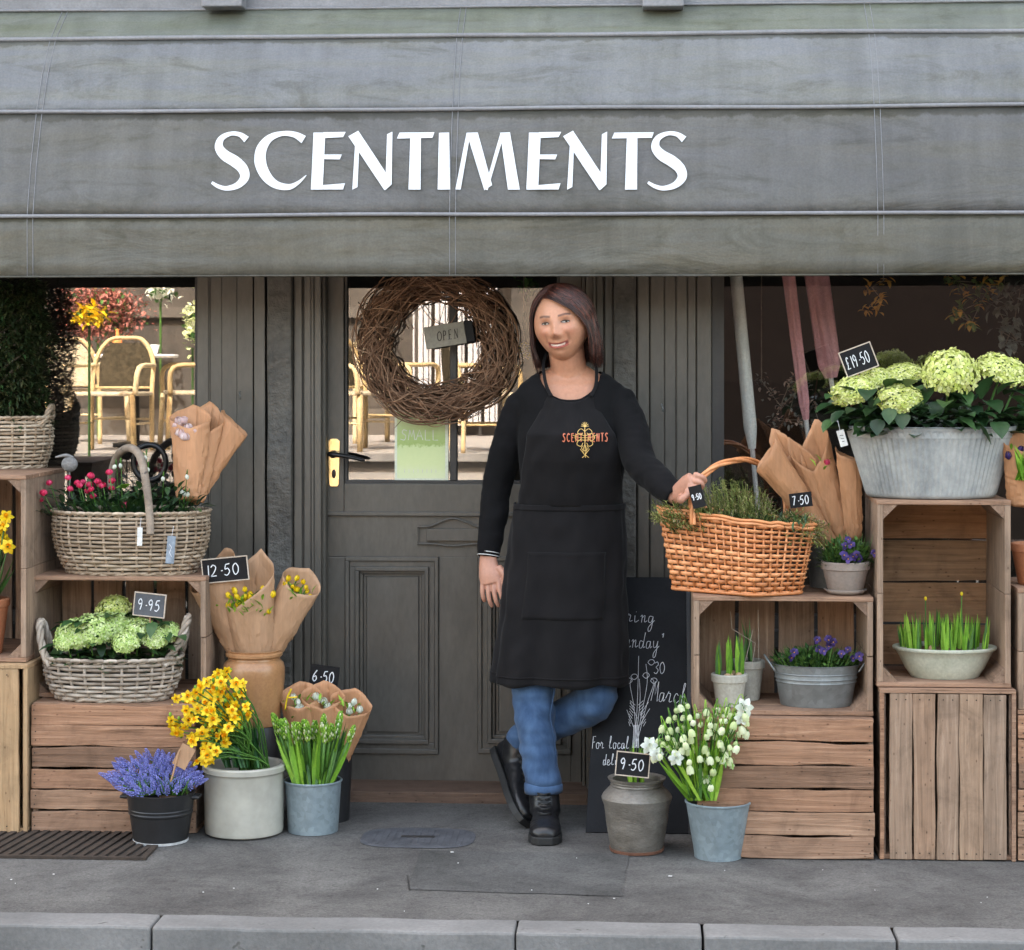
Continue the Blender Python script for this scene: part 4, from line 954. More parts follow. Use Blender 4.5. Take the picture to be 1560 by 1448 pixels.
def hyacinth_mesh(c, c2, L=.07, r=.016, n=46, sz=.011):
    mb = MB()
    for i in range(n):
        u = (i+.5)/n; a = i*2.4; rr = r*sin(pi*(.12+.80*u))**.7*(1 if u < .7 else 1.05-.5*(u-.7)); d = V((cos(a), sin(a), .9+u)).normalized(); c_ = V((cos(a)*rr*.6, sin(a)*rr*.6, L*u)); mb.ball(c_+d*.002, sz*.5, 0 if R.random() < .7 else 1, 5, 4, (.75, .75, 1.3))
    mb.tube([(0, 0, -.01), (0, 0, L)], .004, 5, mi=1); return mb.mesh('flower_spike', [c, c2], True)
def muscari_mesh():
    mb = MB()
    for i in range(40):
        u = (i+.5)/40; a = i*2.4; rr = .0085*(1-u)**.6+.001; mb.ball(V((cos(a)*rr, sin(a)*rr, .042*u)), .0030*(1-.45*u), 0, 5, 3, (1, 1, 1.2))
    return mb.mesh('flower_spike', [M['lilac']], False)
def cup_mesh(mat, L=.020, r=.009):       # closed tulip / crocus / cyclamen like bud
    mb = MB()
    for k in range(6):
        a = pi/3*k; rr = r*(1 if k % 2 else .9); d = V((cos(a), sin(a), 0)); q = V((-sin(a), cos(a), 0))
        mb.grid([[d*rr*.25-q*rr*.2, d*rr*.3, d*rr*.25+q*rr*.2], [d*rr*.95-q*rr*.55+V((0, 0, L*.35)), d*rr*1.1+V((0, 0, L*.35)), d*rr*.95+q*rr*.55+V((0, 0, L*.35))], [d*rr*.8-q*rr*.4+V((0, 0, L*.75)), d*rr*.9+V((0, 0, L*.75)), d*rr*.8+q*rr*.4+V((0, 0, L*.75))], [d*rr*.3+V((0, 0, L)), d*rr*.32+V((0, 0, L*1.02)), d*rr*.3+V((0, 0, L))]])
    return mb.mesh('flower_bud', [mat], True)
DAF, HYD, HYDW = daffodil_mesh(), [hyd_mesh(M['hyd']) for _ in range(2)], [hyd_mesh(M['hydw'], 110, .7, .010) for _ in range(2)]
BELL, VIOLA, MUSC = bell_mesh(), viola_mesh(), muscari_mesh(); HYAG = hyacinth_mesh(M['leaf_b'], M['creamfl']); PINKB = cup_mesh(M['pink'], .017, .010); WHITEB = cup_mesh(M['white'], .026, .010); PALEB = cup_mesh(M['palepink'], .028, .016); YELB = cup_mesh(M['yellow'], .022, .008)
REDB = cup_mesh(M['pink'], .03, .012)
def bury(t, mesh, pts, name, rnd=.4, smin=.85, smax=1.15, toward=V((0, -1, .35))):
    for p in pts: inst(mesh, name, t, align(V(p), toward+V((R.gauss(0, rnd), R.gauss(0, rnd*.6), R.gauss(0, rnd))), R.uniform(smin, smax), R.uniform(0, 6)))
def leafmass(mb, c, ext, n, L, wd, up=.6, mi=0, droop=.3, outward=1.0):
    for i in range(n):
        a = R.uniform(0, 2*pi); r = sqrt(R.random()); z = R.random(); p = V((c[0]+ext[0]*r*cos(a), c[1]+ext[1]*r*sin(a), c[2]+ext[2]*z*sqrt(max(.05, 1-r*r*.7))))
        d = V((cos(a)*r*outward+R.gauss(0, .4), sin(a)*r*outward+R.gauss(0, .4), up+R.gauss(0, .35))); mb.leaf(p, d, L*R.uniform(.6, 1.2), wd*R.uniform(.7, 1.2), droop=droop*R.uniform(0, 1.6), mi=mi)
# ------------------------------------------------------------------ handwriting
GL = {'0': [[(.5, 1), (.15, .8), (.1, .4), (.4, 0), (.8, .2), (.85, .65), (.5, 1)]], '1': [[(.4, 1), (.45, 0)]], '2': [[(.1, .8), (.4, 1), (.8, .8), (.6, .4), (.1, 0)], [(.1, 0), (.9, .03)]],
      '3': [[(.15, .9), (.6, 1), (.75, .75), (.4, .55), (.8, .3), (.5, 0), (.1, .1)]], '5': [[(.85, 1), (.3, .95)], [(.3, .95), (.2, .55), (.6, .6), (.85, .3), (.5, 0), (.1, .08)]],
      '6': [[(.7, 1), (.25, .6), (.1, .25), (.4, 0), (.8, .2), (.6, .48), (.2, .35)]], '7': [[(.1, .95), (.85, 1)], [(.85, 1), (.6, .5), (.4, 0)]], '9': [[(.8, .75), (.5, 1), (.15, .75), (.4, .5), (.8, .7)], [(.8, .8), (.75, .4), (.6, 0)]],
      '.': [[(.3, .42), (.55, .45)]], '£': [[(.85, .85), (.6, 1), (.35, .8), (.4, .3), (.1, .02)], [(.1, .02), (.9, .05)], [(.15, .5), (.7, .52)]],
      'm': [[(0, .5), (.08, 0)], [(.06, .3), (.25, .5), (.35, 0)], [(.33, .3), (.6, .5), (.68, 0), (.9, .1)]], 'o': [[(.5, .5), (.15, .4), (.2, .05), (.6, .02), (.75, .35), (.5, .5), (.95, .4)]],
      't': [[(.4, 1), (.35, .15), (.55, 0), (.9, .15)], [(.05, .65), (.8, .7)]], 'h': [[(.3, .5), (.5, 1), (.3, .95), (.25, 0)], [(.25, .25), (.55, .5), (.65, .05), (.95, .1)]], 'e': [[(.1, .2), (.6, .3), (.5, .5), (.2, .4), (.2, .05), (.6, 0), (1, .2)]],
      'r': [[(0, .2), (.3, .55), (.35, .45), (.6, .45), (.55, .05), (.95, .1)]], 'i': [[(.2, .45), (.3, 0), (.8, .15)], [(.3, .7), (.34, .72)]], 'n': [[(0, .4), (.2, .5), (.2, 0)], [(.2, .3), (.55, .5), (.6, .05), (.95, .15)]],
      'g': [[(.65, .45), (.2, .45), (.15, .1), (.5, .05), (.7, .45)], [(.7, .45), (.65, -.35), (.35, -.6), (.25, -.3), (.95, .2)]], 'S': [[(.85, .9), (.4, 1), (.25, .7), (.7, .4), (.5, 0), (.0, .1)]], 'u': [[(.1, .5), (.2, .05), (.55, .1), (.65, .5)], [(.65, .5), (.7, .05), (.95, .1)]],
      'd': [[(.65, .4), (.2, .45), (.15, .05), (.5, .03), (.7, .4)], [(.8, 1), (.68, .1), (.95, .1)]], 'a': [[(.65, .45), (.2, .42), (.15, .05), (.5, .05), (.68, .45)], [(.68, .45), (.7, .05), (.95, .15)]], 'y': [[(.1, .5), (.2, .1), (.55, .15), (.7, .5)], [(.7, .5), (.6, -.4), (.3, -.55), (.3, -.25), (.95, .2)]],
      'M': [[(.0, .0), (.2, 1)], [(.2, 1), (.45, .3), (.7, 1)], [(.7, 1), (.85, 0), (1, .1)]], 'c': [[(.7, .4), (.4, .5), (.15, .25), (.4, 0), (.9, .15)]], 'F': [[(.2, 0), (.3, 1), (.9, 1)], [(.2, .5), (.7, .55)]], 'l': [[(.2, .2), (.6, .9), (.4, 1), (.3, .1), (.8, .1)]], 'v': [[(.1, .5), (.35, 0), (.7, .5)]],
      "'": [[(.2, .9), (.4, 1), (.35, .75)]], 'E': [[(.85, 1), (.2, 1), (.2, 0), (.85, 0)], [(.2, .5), (.7, .5)]], 'C': [[(.85, .85), (.5, 1), (.15, .7), (.15, .3), (.5, 0), (.85, .15)]], 'N': [[(.15, 0), (.15, 1)], [(.15, 1), (.8, 0)], [(.8, 0), (.8, 1)]], 'T': [[(.05, 1), (.95, 1)], [(.5, 1), (.5, 0)]], 'I': [[(.5, 1), (.5, 0)]],
      'O': [[(.5, 1), (.1, .75), (.1, .25), (.5, 0), (.9, .25), (.9, .75), (.5, 1)]], 'P': [[(.2, 0), (.2, 1)], [(.2, 1), (.8, .9), (.75, .55), (.2, .48)]], 'L': [[(.2, 1), (.2, 0), (.85, 0)]], 'W': [[(0, 1), (.25, 0), (.5, .9), (.75, 0), (1, 1)]], 'A': [[(0, 0), (.45, 1), (.9, 0)], [(.2, .4), (.7, .4)]]}
STRAIGHT = set('ENTILMFWA')
def write(mb, s, h, wd, adv=None, M_=None, asp=.6, y=-.0015, slant=.1):
    """handwriting centred on the origin of the XZ plane; h height, wd stroke width"""
    adv = adv or h*asp*1.25; tot = adv*len(s); x = -tot/2
    for ch in s:
        if ch != ' ':
            for line in GL[ch]:
                pts = [V((x+(px_+py_*slant)*h*asp, y, (py_-.5)*h)) for px_, py_ in line]
                if len(pts) > 2 and ch not in STRAIGHT: pts = catmull(pts, 4)
                if M_: pts = [M_ @ p for p in pts]; mb.ribbon(pts, wd, nrm=(M_.to_3x3() @ V((0, -1, 0))))
                else: mb.ribbon(pts, wd)
        x += adv*(.55 if ch in '.1' else 1)
def price_sign(px, py, w_, h_, rot, text, label, Y, stick=None, tilt=0, edge=True, th=None, mat=None, lw=.0022, yaw=0):
    p = P(px, py, Y); t = thing('price_sign', label, 'price sign', p, 0, 'small chalk price signs')
    Q = Matrix.Rotation(yaw, 4, 'Z') @ Matrix.Rotation(rot, 4, 'Y') @ Matrix.Rotation(tilt, 4, 'X')
    mb = MB(); mb.M = Q; mb.box(-w_/2, w_/2, -.0015, .003, -h_/2, h_/2); mb.build('board', mat or M['slate'], t)
    if edge:
        mb = MB(); mb.M = Q; e = .0032
        mb.box(-w_/2-e, w_/2+e, -.003, .004, h_/2, h_/2+e); mb.box(-w_/2-e, w_/2+e, -.003, .004, -h_/2-e, -h_/2); mb.box(-w_/2-e, -w_/2, -.003, .004, -h_/2, h_/2); mb.box(w_/2, w_/2+e, -.003, .004, -h_/2, h_/2)
        mb.build('border', M['signedge'], t)
    mb = MB(); hh = th or h_*.5; n = len(text)-.45*sum(c in '.1' for c in text); write(mb, text, hh, lw, adv=w_*.8/n, M_=Q @ Matrix.Translation((w_*.04, -.0012, 0)), asp=w_*.8/n/hh*.8); mb.build('chalk_price', M['chalk'], t)
    if stick: mb = MB(); mb.tube([V((0, .005, -h_/2)), V((stick[0], .01+stick[2] if len(stick) > 2 else .01, -h_/2-stick[1]))], .0025, 6); mb.build('stick', M['stick'], t)
    return t
# ================================================================== VESSELS
def vessel(name, label, cat, px, Y, prof, mat, z=0, ex=1, ey=1, n=40, soil=None, **k):
    """prof in metres; px the middle column; Y its centre"""
    t = thing(name, label, cat, (P(px, 900, Y).x, Y, z), 0, k.pop('group', None)); mb = MB(); mb.lathe(prof, n, ex, ey, **{q: k[q] for q in k if q in ('jit', 'rib', 'ribn', 'ribz')})
    mb.build('body', mat, t, auto=35)
    if soil: s = MB(); s.lathe([(soil[0], soil[1]), (soil[0]*.5, soil[1]+.006), (0, soil[1]+.008)], 20, ex, ey, jit=.03); s.build('soil', soil[2] if len(soil) > 2 else M['soil'], t, smooth=True)
    return t
def wall(rb, rt, H, th=.004, lip=.004, foot=.0, mid=()):
    pr = [(0, .002), (rb-.004, .002), (rb, .0 if not foot else .0), (rb, .004)]
    pr += [(rb+(rt-rb)*u+d, H*u) for u, d in mid]
    pr += [(rt, H-lip*2), (rt+lip, H-lip*1.2), (rt+lip, H-.001), (rt, H), (rt-th, H-.001), (rt-th, H-lip*2), (rb-th+.001, .010), (0, .010)]
    return pr
def on_ground(px, py): return G(px, py).y
# cream crock with daffodils
def crockY(px, py, r): return G(px, py).y+r
r = 60/sc(370, -.6); CY = crockY(370, 1282, r); kk = sc(370, CY); r = 60/kk; H = zat(1163, CY, 370)
crock = vessel('stoneware_crock', 'large cream stoneware crock holding the yellow daffodils', 'crock', 372, CY, [(0, .002), (r-.008, .002), (r-.002, .006), (r, .016), (r+.001, H*.5), (r, H-.028), (r+.002, H-.022), (r+.007, H-.018), (r+.007, H-.004), (r+.003, H), (r-.008, H), (r-.011, H-.006), (r-.012, .02), (0, .02)], M['crock'])
mb = MB(); mb.lathe([(r-.012, H*.80), (0, H*.80)], 24); mb.build('water', M['black_pl'], crock)
# tan stoneware jar on an upturned black pot
r = 47/sc(387, -.45); JY = CY+.17; kk = sc(387, JY); r = 47/kk; z0 = zat(1112, JY-r*.9, 387); H = zat(990, JY, 387)-z0
st = vessel('flower_bucket', 'black bucket standing upside down beneath the tan jar', 'bucket', 390, JY, [(.088, 0), (.092, .004), (.088, .02), (.073, z0-.006), (.070, z0), (0, z0)], M['black_pl'])
jar = vessel('stoneware_jar', 'tan glazed stoneware jar with a ridged neck holding the wrapped yellow bouquet', 'jar', 387, JY, [(0, .002), (r*.80, .002), (r*.84, .01), (r*.93, H*.35), (r*1.0, H*.66), (r*1.0, H*.76), (r*.95, H*.83), (r*.84, H*.875), (r*.83, H*.90), (r*.92, H*.93), (r*.92, H*.96), (r*.84, H*.98), (r*.86, H), (r*.76, H), (r*.74, H*.9), (r*.74, H*.3), (0, H*.3)], M['jar'], z=z0)
# black bucket with the lavender blue flowers
r = 41/sc(245, -.65); QY = crockY(245, 1291, r); kk = sc(245, QY); H = zat(1205, QY, 245)
bb = vessel('flower_bucket', 'black plastic bucket of blue grape hyacinths with a pale scuffed foot', 'bucket', 245, QY, wall(41/kk, 52/kk, H, .003, .002, mid=((.3, 0), (.55, 0), (.57, .0025), (.60, .0025), (.62, 0), (.66, 0), (.67, .002), (.69, 0))), M['black_pl'])
mb = MB(); mb.lathe([(41/kk+.0006, .001), (41/kk+.0016, .0012), (41/kk+.0022, .008), (41/kk+.0012, .0085)], 40, jit=.006); mb.build('scuffed_foot', M['scuff'], bb)
mb = MB()
for s in (-1, 1): mb.box(s*.062*1.45-.022, s*.062*1.45+.022, -.02, .02, H-.022, H-.008)
for s in (-1, 1): mb.box(s*.1-.02, s*.1+.02, -.024, .024, H-.02, H-.010)
mb.build('grip', M['black_pl'], bb, bevel=.004)
# zinc buckets
def zinc_bucket(px, py, rb, rt, ytop, label, mat=M['zinc'], grp='galvanised flower buckets', tiltn=0):
    Y = crockY(px, py, rb/sc(px, -.6)); kk = sc(px, Y); H = zat(ytop, Y, px); a, b = rb/kk, rt/kk
    pr = [(0, .008), (a-.006, .008), (a-.004, 0), (a, 0), (a+.0005, .01), (a+(b-a)*.5, H*.5), (b-.0005, H-.008), (b+.003, H-.006), (b+.0035, H-.002), (b+.001, H), (b-.003, H-.002), (b-.003, H-.01), (a, .02), (0, .02)]
    t = vessel('zinc_bucket', label, 'bucket', px, Y, pr, mat, group=grp, jit=.004); mb = MB(); mb.M = Matrix.Rotation(2.2, 4, 'Z'); mb.box(a+.0, b+.002, -.003, .003, .02, H*.6)
    mb.build('side_seam', mat, t, bevel=.001); return t, Y, kk, H, b
zb1 = zinc_bucket(477, 1274, 38, 43, 1187, 'galvanised bucket of green hyacinths beside the cream crock')
zb2 = zinc_bucket(1094, 1314, 36, 49, 1219, 'galvanised bucket of white snowflakes in front of the slatted crate')
bk2 = vessel('flower_bucket', 'tall black bucket behind the hyacinth bucket holding wrapped white tulips', 'bucket', 500, zb1[1]+.16, wall(.066, .078, zat(1120, zb1[1]+.16, 500), .003, .003), M['black_pl'])
# milk churn
r = 46/sc(970, -.75); MY = crockY(970, 1307, 50/sc(970, -.75)); kk = sc(970, MY); H = zat(1184, MY, 970); q = 1/kk
churn = vessel('metal_churn', 'old dull metal churn with a rusty foot beside the chalkboard', 'churn', 970, MY, [(0, .004), (36*q, .004), (38*q, .0), (40*q, .006), (42*q, .03), (47*q, H*.40), (50*q, H*.62), (53.5*q, H*.70), (54*q, H*.73), (51*q, H*.78), (42*q, H*.865), (39*q, H*.885), (40*q, H*.90), (39*q, H*.92), (40.5*q, H*.94), (39.5*q, H*.955), (43*q, H*.97), (44*q, H*.995), (41*q, H), (36*q, H-.004), (35*q, H*.86), (38*q, .02), (0, .02)], M['milk'], n=48, jit=.014)
mb = MB(); mb.lathe([(38.6*q, .0008), (41*q, .0012), (42.0*q, .009), (41.9*q, .0095)], 48, jit=.02); mb.build('rusty_foot', M['rustred'], churn)
# violas tub, pots in the right open crate
VY = RY2+.12; kk = sc(1243, VY); zf = RTp+.0145; H = zat(1010, VY, 1243)-zf
vt = vessel('zinc_tub', 'small oval zinc tub with wire handles and purple violas in the open crate', 'tub', 1243, VY, [(0, .003), (53/kk, .0), (54/kk, .003), (60/kk, H*.55), (61.5/kk, H*.57), (60.5/kk, H*.60), (61/kk, H*.64), (62.8/kk, H*.66), (61.8/kk, H*.69), (62/kk, H*.76), (63.5/kk, H*.78), (62.6/kk, H*.8), (65/kk, H-.003), (68/kk, H-.001), (67/kk, H), (64/kk, H-.003), (60/kk, H*.6), (0, H*.5)], M['zinc_d'], z=zf, ey=.72, soil=(63/kk, H-.016))
mb = MB()
for s in (-1, 1): mb.tube(catmull([(s*63/kk, -.035, H-.02), (s*73/kk, -.028, H+.008), (s*78/kk, 0, H+.022), (s*73/kk, .028, H+.008), (s*63/kk, .035, H-.02)], 5), .0028, 6)
mb.build('wire_handles', M['zinc_d'], vt, smooth=True)
PY = RY2+.075; kk = sc(1110, PY); H = zat(1026, PY, 1110)-zf; potp = lambda a, b, H: [(0, .002), (a-.003, .0), (a, .003), (b-.001, H-.024), (b+.004, H-.022), (b+.005, H-.003), (b+.002, H), (b-.006, H), (b-.007, H-.012), (0, H-.02)]
p1 = vessel('plant_pot', 'front cream clay pot of sprouting hyacinth bulbs in the open crate', 'plant pot', 1111, PY, potp(20/kk, 25.5/kk, H), M['pot_cream'], z=zf, soil=(23/kk, H-.012), group='cream bulb pots')
kk = sc(1140, PY+.12); H2 = zat(1005, PY+.12, 1140)-zf
p2 = vessel('plant_pot', 'taller cream clay pot behind the front one with string and thin stems', 'plant pot', 1139, PY+.115, potp(18/kk, 24/kk, H2), M['pot_cream'], z=zf, soil=(22/kk, H2-.012), group='cream bulb pots')
# taupe pot with viola on the crate top
TY = RY2+.085; kk = sc(1287, TY); H = zat(855, TY, 1287)-RT2-.008
p3 = vessel('plant_pot', 'taupe clay pot with saucer and purple violas, right of the orange basket', 'plant pot', 1288, TY, potp(27/kk, 35/kk, H), M['pot_taupe'], z=RT2+.008, soil=(32/kk, H-.012)); POT3 = p3; P3H = H
sau = MB(); sau.lathe([(0, -.007), (26/kk, -.0065), (33/kk, .006), (31/kk, .007), (26/kk, -.001), (0, -.001)], 32); sau.build('saucer', M['pot_taupe'], p3, smooth=True)
# ribbed tub with hydrangeas on the tall crate
UY = SY+.14; kk = sc(1418, UY); H = zat(650, UY, 1418)-ST2; rr = 128/kk; rb = 96/kk
tub = vessel('ribbed_tub', 'big oval whitewashed corrugated zinc tub planted with lime hydrangeas', 'tub', 1418, UY, [(0, .003), (rb-.006, .001), (rb, .004), (rb+.004, .010)]+[(rb+(rr-rb)*u, H*u) for u in (.08, .2, .35, .5, .65, .8, .92)]+[(rr, H-.008), (rr+.003, H-.004), (rr+.003, H-.001), (rr, H), (rr-.004, H-.002), (rr-.006, H-.03), (0, H-.03)], M['tub'], z=ST2, ey=.62, n=480, rib=.011, ribn=80, ribz=(4, 10), soil=(rr-.008, H-.028))
TUBH, TUBR = H, rr
mb = MB(); mb.tube([V((cos(2*pi*i/80)*(rr+.001), sin(2*pi*i/80)*(rr+.001)*.62, H)) for i in range(80)], .0032, 6, closed=True); mb.build('rolled_rim', M['zinc_d'], tub, smooth=True)
# cream bowl
WY_ = SY+.13; kk = sc(1438, WY_); zf = ST+.0145; H = zat(984, WY_, 1438)-zf; a = 79/kk
bowl = vessel('ceramic_bowl', 'cream oval bowl with worn rim full of green crocus shoots', 'bowl', 1439, WY_, [(0, .003), (50/kk, 0), (52/kk, .004), (60/kk, H*.3), (68/kk, H*.65), (74/kk, H*.86), (78/kk, H*.9), (79/kk, H*.96), (78/kk, H), (74/kk, H), (72/kk, H*.93), (0, H*.9)], M['bowl'], z=zf, ey=.68, jit=.008, soil=(73/kk, H-.012, M['moss'])); BWH = H
# terracotta pots at the two edges
p4 = vessel('plant_pot', 'terracotta pot cut off by the right edge', 'plant pot', 1572, SY+.12, potp(.04, .058, .12), M['terra'], z=ET2, soil=(.05, .11))
p5 = vessel('plant_pot', 'orange terracotta pot of yellow flowers inside the left edge crate', 'plant pot', -22, FLY+.12, potp(.05, .07, .17), M['terra'], z=FT+.0145, soil=(.06, .16))

# ================================================================== FLOWERS
def local(t, px, py, Y): return P(px, py, Y)-V(t.location)
def inside(poly, x, y):
    c = False; n = len(poly)
    for i in range(n):
        x1, y1 = poly[i]; x2, y2 = poly[i-1]
        if (y1 > y) != (y2 > y) and x < (x2-x1)*(y-y1)/(y2-y1)+x1: c = not c
    return c
def scatter(poly, n, dmin, rnd=R):
    xs = [p[0] for p in poly]; ys = [p[1] for p in poly]; out = []; tries = 0
    while len(out) < n and tries < 6000:
        tries += 1; x, y = rnd.uniform(min(xs), max(xs)), rnd.uniform(min(ys), max(ys))
        if inside(poly, x, y) and all((x-a)**2+(y-b)**2 > dmin*dmin for a, b in out): out.append((x, y))
    return out
# daffodils
t = thing('daffodil_bunch', 'bunch of small yellow daffodils leaning left out of the cream crock', 'flowers', (P(372, 900, CY).x, CY, .17))
poly = [(258, 1090), (268, 1065), (300, 1045), (318, 1030), (345, 1015), (368, 1035), (376, 1058), (384, 1082), (370, 1108), (348, 1125), (338, 1148), (318, 1160), (296, 1164), (300, 1140), (290, 1128), (276, 1122), (262, 1108)]
heads = scatter(poly, 74, 8.2); S = MB(); foot = []
for i, (x, y) in enumerate(heads):
    dep = CY-.10+R.uniform(-.05, .09)+(y-1090)*-.0004; p = local(t, x, y, dep)
    b = local(t, 376+R.uniform(-14, 34), 1166, CY+R.uniform(-.02, .05)); mid = p.lerp(b, .45)+V((.02, 0, .015))
    S.tube(catmull([p, p.lerp(mid, .5)+V((.0, .01, .006)), mid, b, b+V((.01, 0, -.10))], 3), .0021, 5)
    inst(DAF, 'flower_head', t, align(p, V((R.gauss(-.15, .5), -1, R.gauss(.25, .5))), R.uniform(.72, 1.08), R.uniform(0, 6)))
for (x, y) in scatter(poly, 60, 5): p = local(t, x, y, CY-.06+R.uniform(-.05, .08)); S.ball(p, .005, mi=1, ax=(1, 1, 1.5)); 
for i in range(60):
    x = R.uniform(340, 392); S.blade(local(t, x+4, 1170, CY+R.uniform(-.06, .04)), local(t, x-R.uniform(8, 22)+(8 if x > 370 else 0), R.uniform(1088, 1120), CY+R.uniform(-.03, .03)), .007, mi=2)
S.build('stems', [M['stem'], M['leaf_b'], M['stem_deep']], t, smooth=True)
# wisp of yellow tie at the kraft of the tulips
# grape hyacinths in the black bucket
kk = sc(238, QY); H = zat(1205, QY, 245)
t = thing('grape_hyacinth_bunch', 'low mass of lavender blue grape hyacinths in the black bucket', 'flowers', (P(240, 900, QY).x, QY, H-.03))
S = MB(); poly = [(166, 1186), (180, 1168), (195, 1158), (222, 1152), (255, 1153), (268, 1165), (300, 1180), (306, 1192), (280, 1204), (255, 1206), (240, 1208), (215, 1214), (200, 1203), (178, 1198)]
for (x, y) in scatter(poly, 110, 4.6):
    p = local(t, x, y+4, QY-.06+(1205-y)*.0024+R.uniform(-.02, .02)); d = V(((x-238)/60+R.gauss(0, .25), -.25+R.gauss(0, .25), 1.0-(y-1150)/90)); inst(MUSC, 'flower_spike', t, align(p, d, R.uniform(.65, 1.0), 0))
    b = local(t, 245+R.uniform(-30, 30), 1212, QY+R.uniform(-.04, .04)); S.tube([p, p.lerp(b, .5)+V((0, 0, .005)), b], .0016, 4)
for i in range(40): x = R.uniform(205, 285); S.blade(local(t, x, 1212, QY+R.uniform(-.06, .02)), local(t, x+R.uniform(-14, 14), 1192-R.uniform(0, 10), QY-.07+R.uniform(-.02, .03)), .004)
S.build('stems', M['stem'], t, smooth=True)
tg = thing('kraft_label', 'brown card label on a peg among the grape hyacinths', 'label', P(280, 1153, QY-.03)); mb = MB(); mb.M = Matrix.Rotation(.5, 4, 'Y'); mb.box(-.022, .022, -.001, .001, -.034, .034); mb.build('card', M['kraft_l'], tg)
mb = MB(); mb.tube([V((-.012, -.003, .02)), V((-.038, -.004, -.075))], .003, 6); mb.build('peg', M['stick'], tg)
# green hyacinths
_, Y, kk, H, rt = zb1
t = thing('hyacinth_bunch', 'bunch of budding green hyacinths with thick leaves in the galvanised bucket', 'flowers', (P(477, 900, Y).x, Y, .1)); S = MB()
for i in range(120):
    x = R.uniform(447, 508); u = (x-477)/31; tx = 480+u*62+R.uniform(-8, 8); S.blade(local(t, x, 1196, Y+R.uniform(-.065, .05)), local(t, tx, R.uniform(1098, 1130), Y+R.uniform(-.09, .06)), R.uniform(.007, .013), bend=V((0, 0, .0)), mi=R.choice([0, 0, 1]), face=V((R.uniform(-.6, .6), -1, .0)))
for i in range(16):
    x = 455+48*(i/15)+R.uniform(-3, 3); tx = 480+(x-480)*2.0+R.uniform(-5, 5); a = local(t, x, 1200, Y-.02+R.uniform(-.04, .04)); b = local(t, tx, R.uniform(1108, 1135), Y-.05+R.uniform(-.05, .06)); S.tube([a, b], .0048, 6, mi=2)
    d = (b-a).normalized(); inst(HYAG, 'flower_spike', t, align(b-d*.01, d, R.uniform(.7, .95), R.uniform(0, 6)))
S.build('leaves', [M['leaf_b'], M['leaf'], M['stem']], t, smooth=True)
# snowflakes
_, Y, kk, H, rt = zb2
t = thing('snowflake_bunch', 'spray of nodding white snowflake flowers in the galvanised bucket before the slatted crate', 'flowers', (P(1085, 900, Y).x, Y, .1)); S = MB()
poly = [(985, 1150), (1000, 1120), (1015, 1085), (1040, 1070), (1075, 1078), (1110, 1075), (1135, 1062), (1142, 1110), (1125, 1150), (1100, 1185), (1080, 1200), (1060, 1180), (1035, 1150), (1005, 1158)]
for (x, y) in scatter(poly, 95, 8):
    p = local(t, x, y, Y-.08+R.uniform(-.05, .1)); b = local(t, 1062+(x-1062)*.18+R.uniform(-8, 10), 1215, Y-.03+R.uniform(-.02, .04)); top = p+V((R.uniform(-.012, .004)+(1062-x)*.0001, .004, .024))
    S.tube(catmull([p, top, top.lerp(b, .4)+V((0, 0, .01)), b], 4), [.0012, .0014, .002, .0026], 5, mi=R.choice([0, 1])); inst(BELL, 'flower_bell', t, align(p, V((R.gauss(0, .25), R.gauss(-.1, .25), 1)), R.uniform(.8, 1.35), R.uniform(0, 6)))
for i in range(70):
    x = R.uniform(1050, 1092); u = (x-1062); S.blade(local(t, x, 1220, Y-.02+R.uniform(-.04, .04)), local(t, x+(-55 if R.random() < .35 else u*.9)*R.uniform(.5, 1)-4, R.uniform(1100, 1160), Y-.05+R.uniform(-.05, .05)), .009, mi=R.choice([1, 1, 2]), face=V((R.uniform(-.5, .5), -1, 0)))
for i in range(120):
    x, y = R.choice(scatter(poly, 6, 8)); S.leaf(local(t, x, y, Y-.06+R.uniform(-.05, .08)), V((R.uniform(-1, 1), R.uniform(-1, .5), R.uniform(-.6, 1))), .022, .005, mi=R.choice([0, 1]))
S.build('stems', [M['stem'], M['leaf_b'], M['leaf']], t, smooth=True)
for i, (x, y, s) in enumerate(((1134, 1078, 1.15), (1128, 1092, .8), (990, 1135, .9), (1000, 1148, .8), (1028, 1152, .8))): 
    pass
NARW = bpy.data.meshes.new_from_object(bpy.data.objects.new('tmp', DAF)); NARW.name = 'flower_head'; NARW.materials.clear()
for m_ in (M['white'], M['yellow'], M['stem']): NARW.materials.append(m_)
for (x, y, s) in ((1134, 1078, 1.3), (1129, 1094, 1.0), (989, 1136, 1.2), (1000, 1149, 1.0), (1030, 1155, 1.1)): inst(NARW, 'narcissus_head', t, align(local(t, x, y, Y-.1), V((.2, -1, .1)), s, 1))
# shoots in the churn
kk = sc(970, MY); H = zat(1184, MY, 970); t = thing('narcissus_shoots', 'short green shoots with a white flower behind the price sign on the churn', 'flowers', (P(970, 900, MY).x, MY, H-.06)); S = MB()
for i in range(22): x = R.uniform(958, 985); S.blade(local(t, x, 1200, MY+R.uniform(-.03, .05)), local(t, x+R.uniform(-8, 8), R.uniform(1130, 1150), MY+R.uniform(-.02, .05)), .008, mi=0)
S.build('leaves', [M['leaf_b']], t, smooth=True)
price_sign(964, 1165, 48/kk, 33/kk, .09, '9.50', 'slate price sign reading 9.50 propped on the mouth of the churn', MY-.085, tilt=-.12, lw=.003)
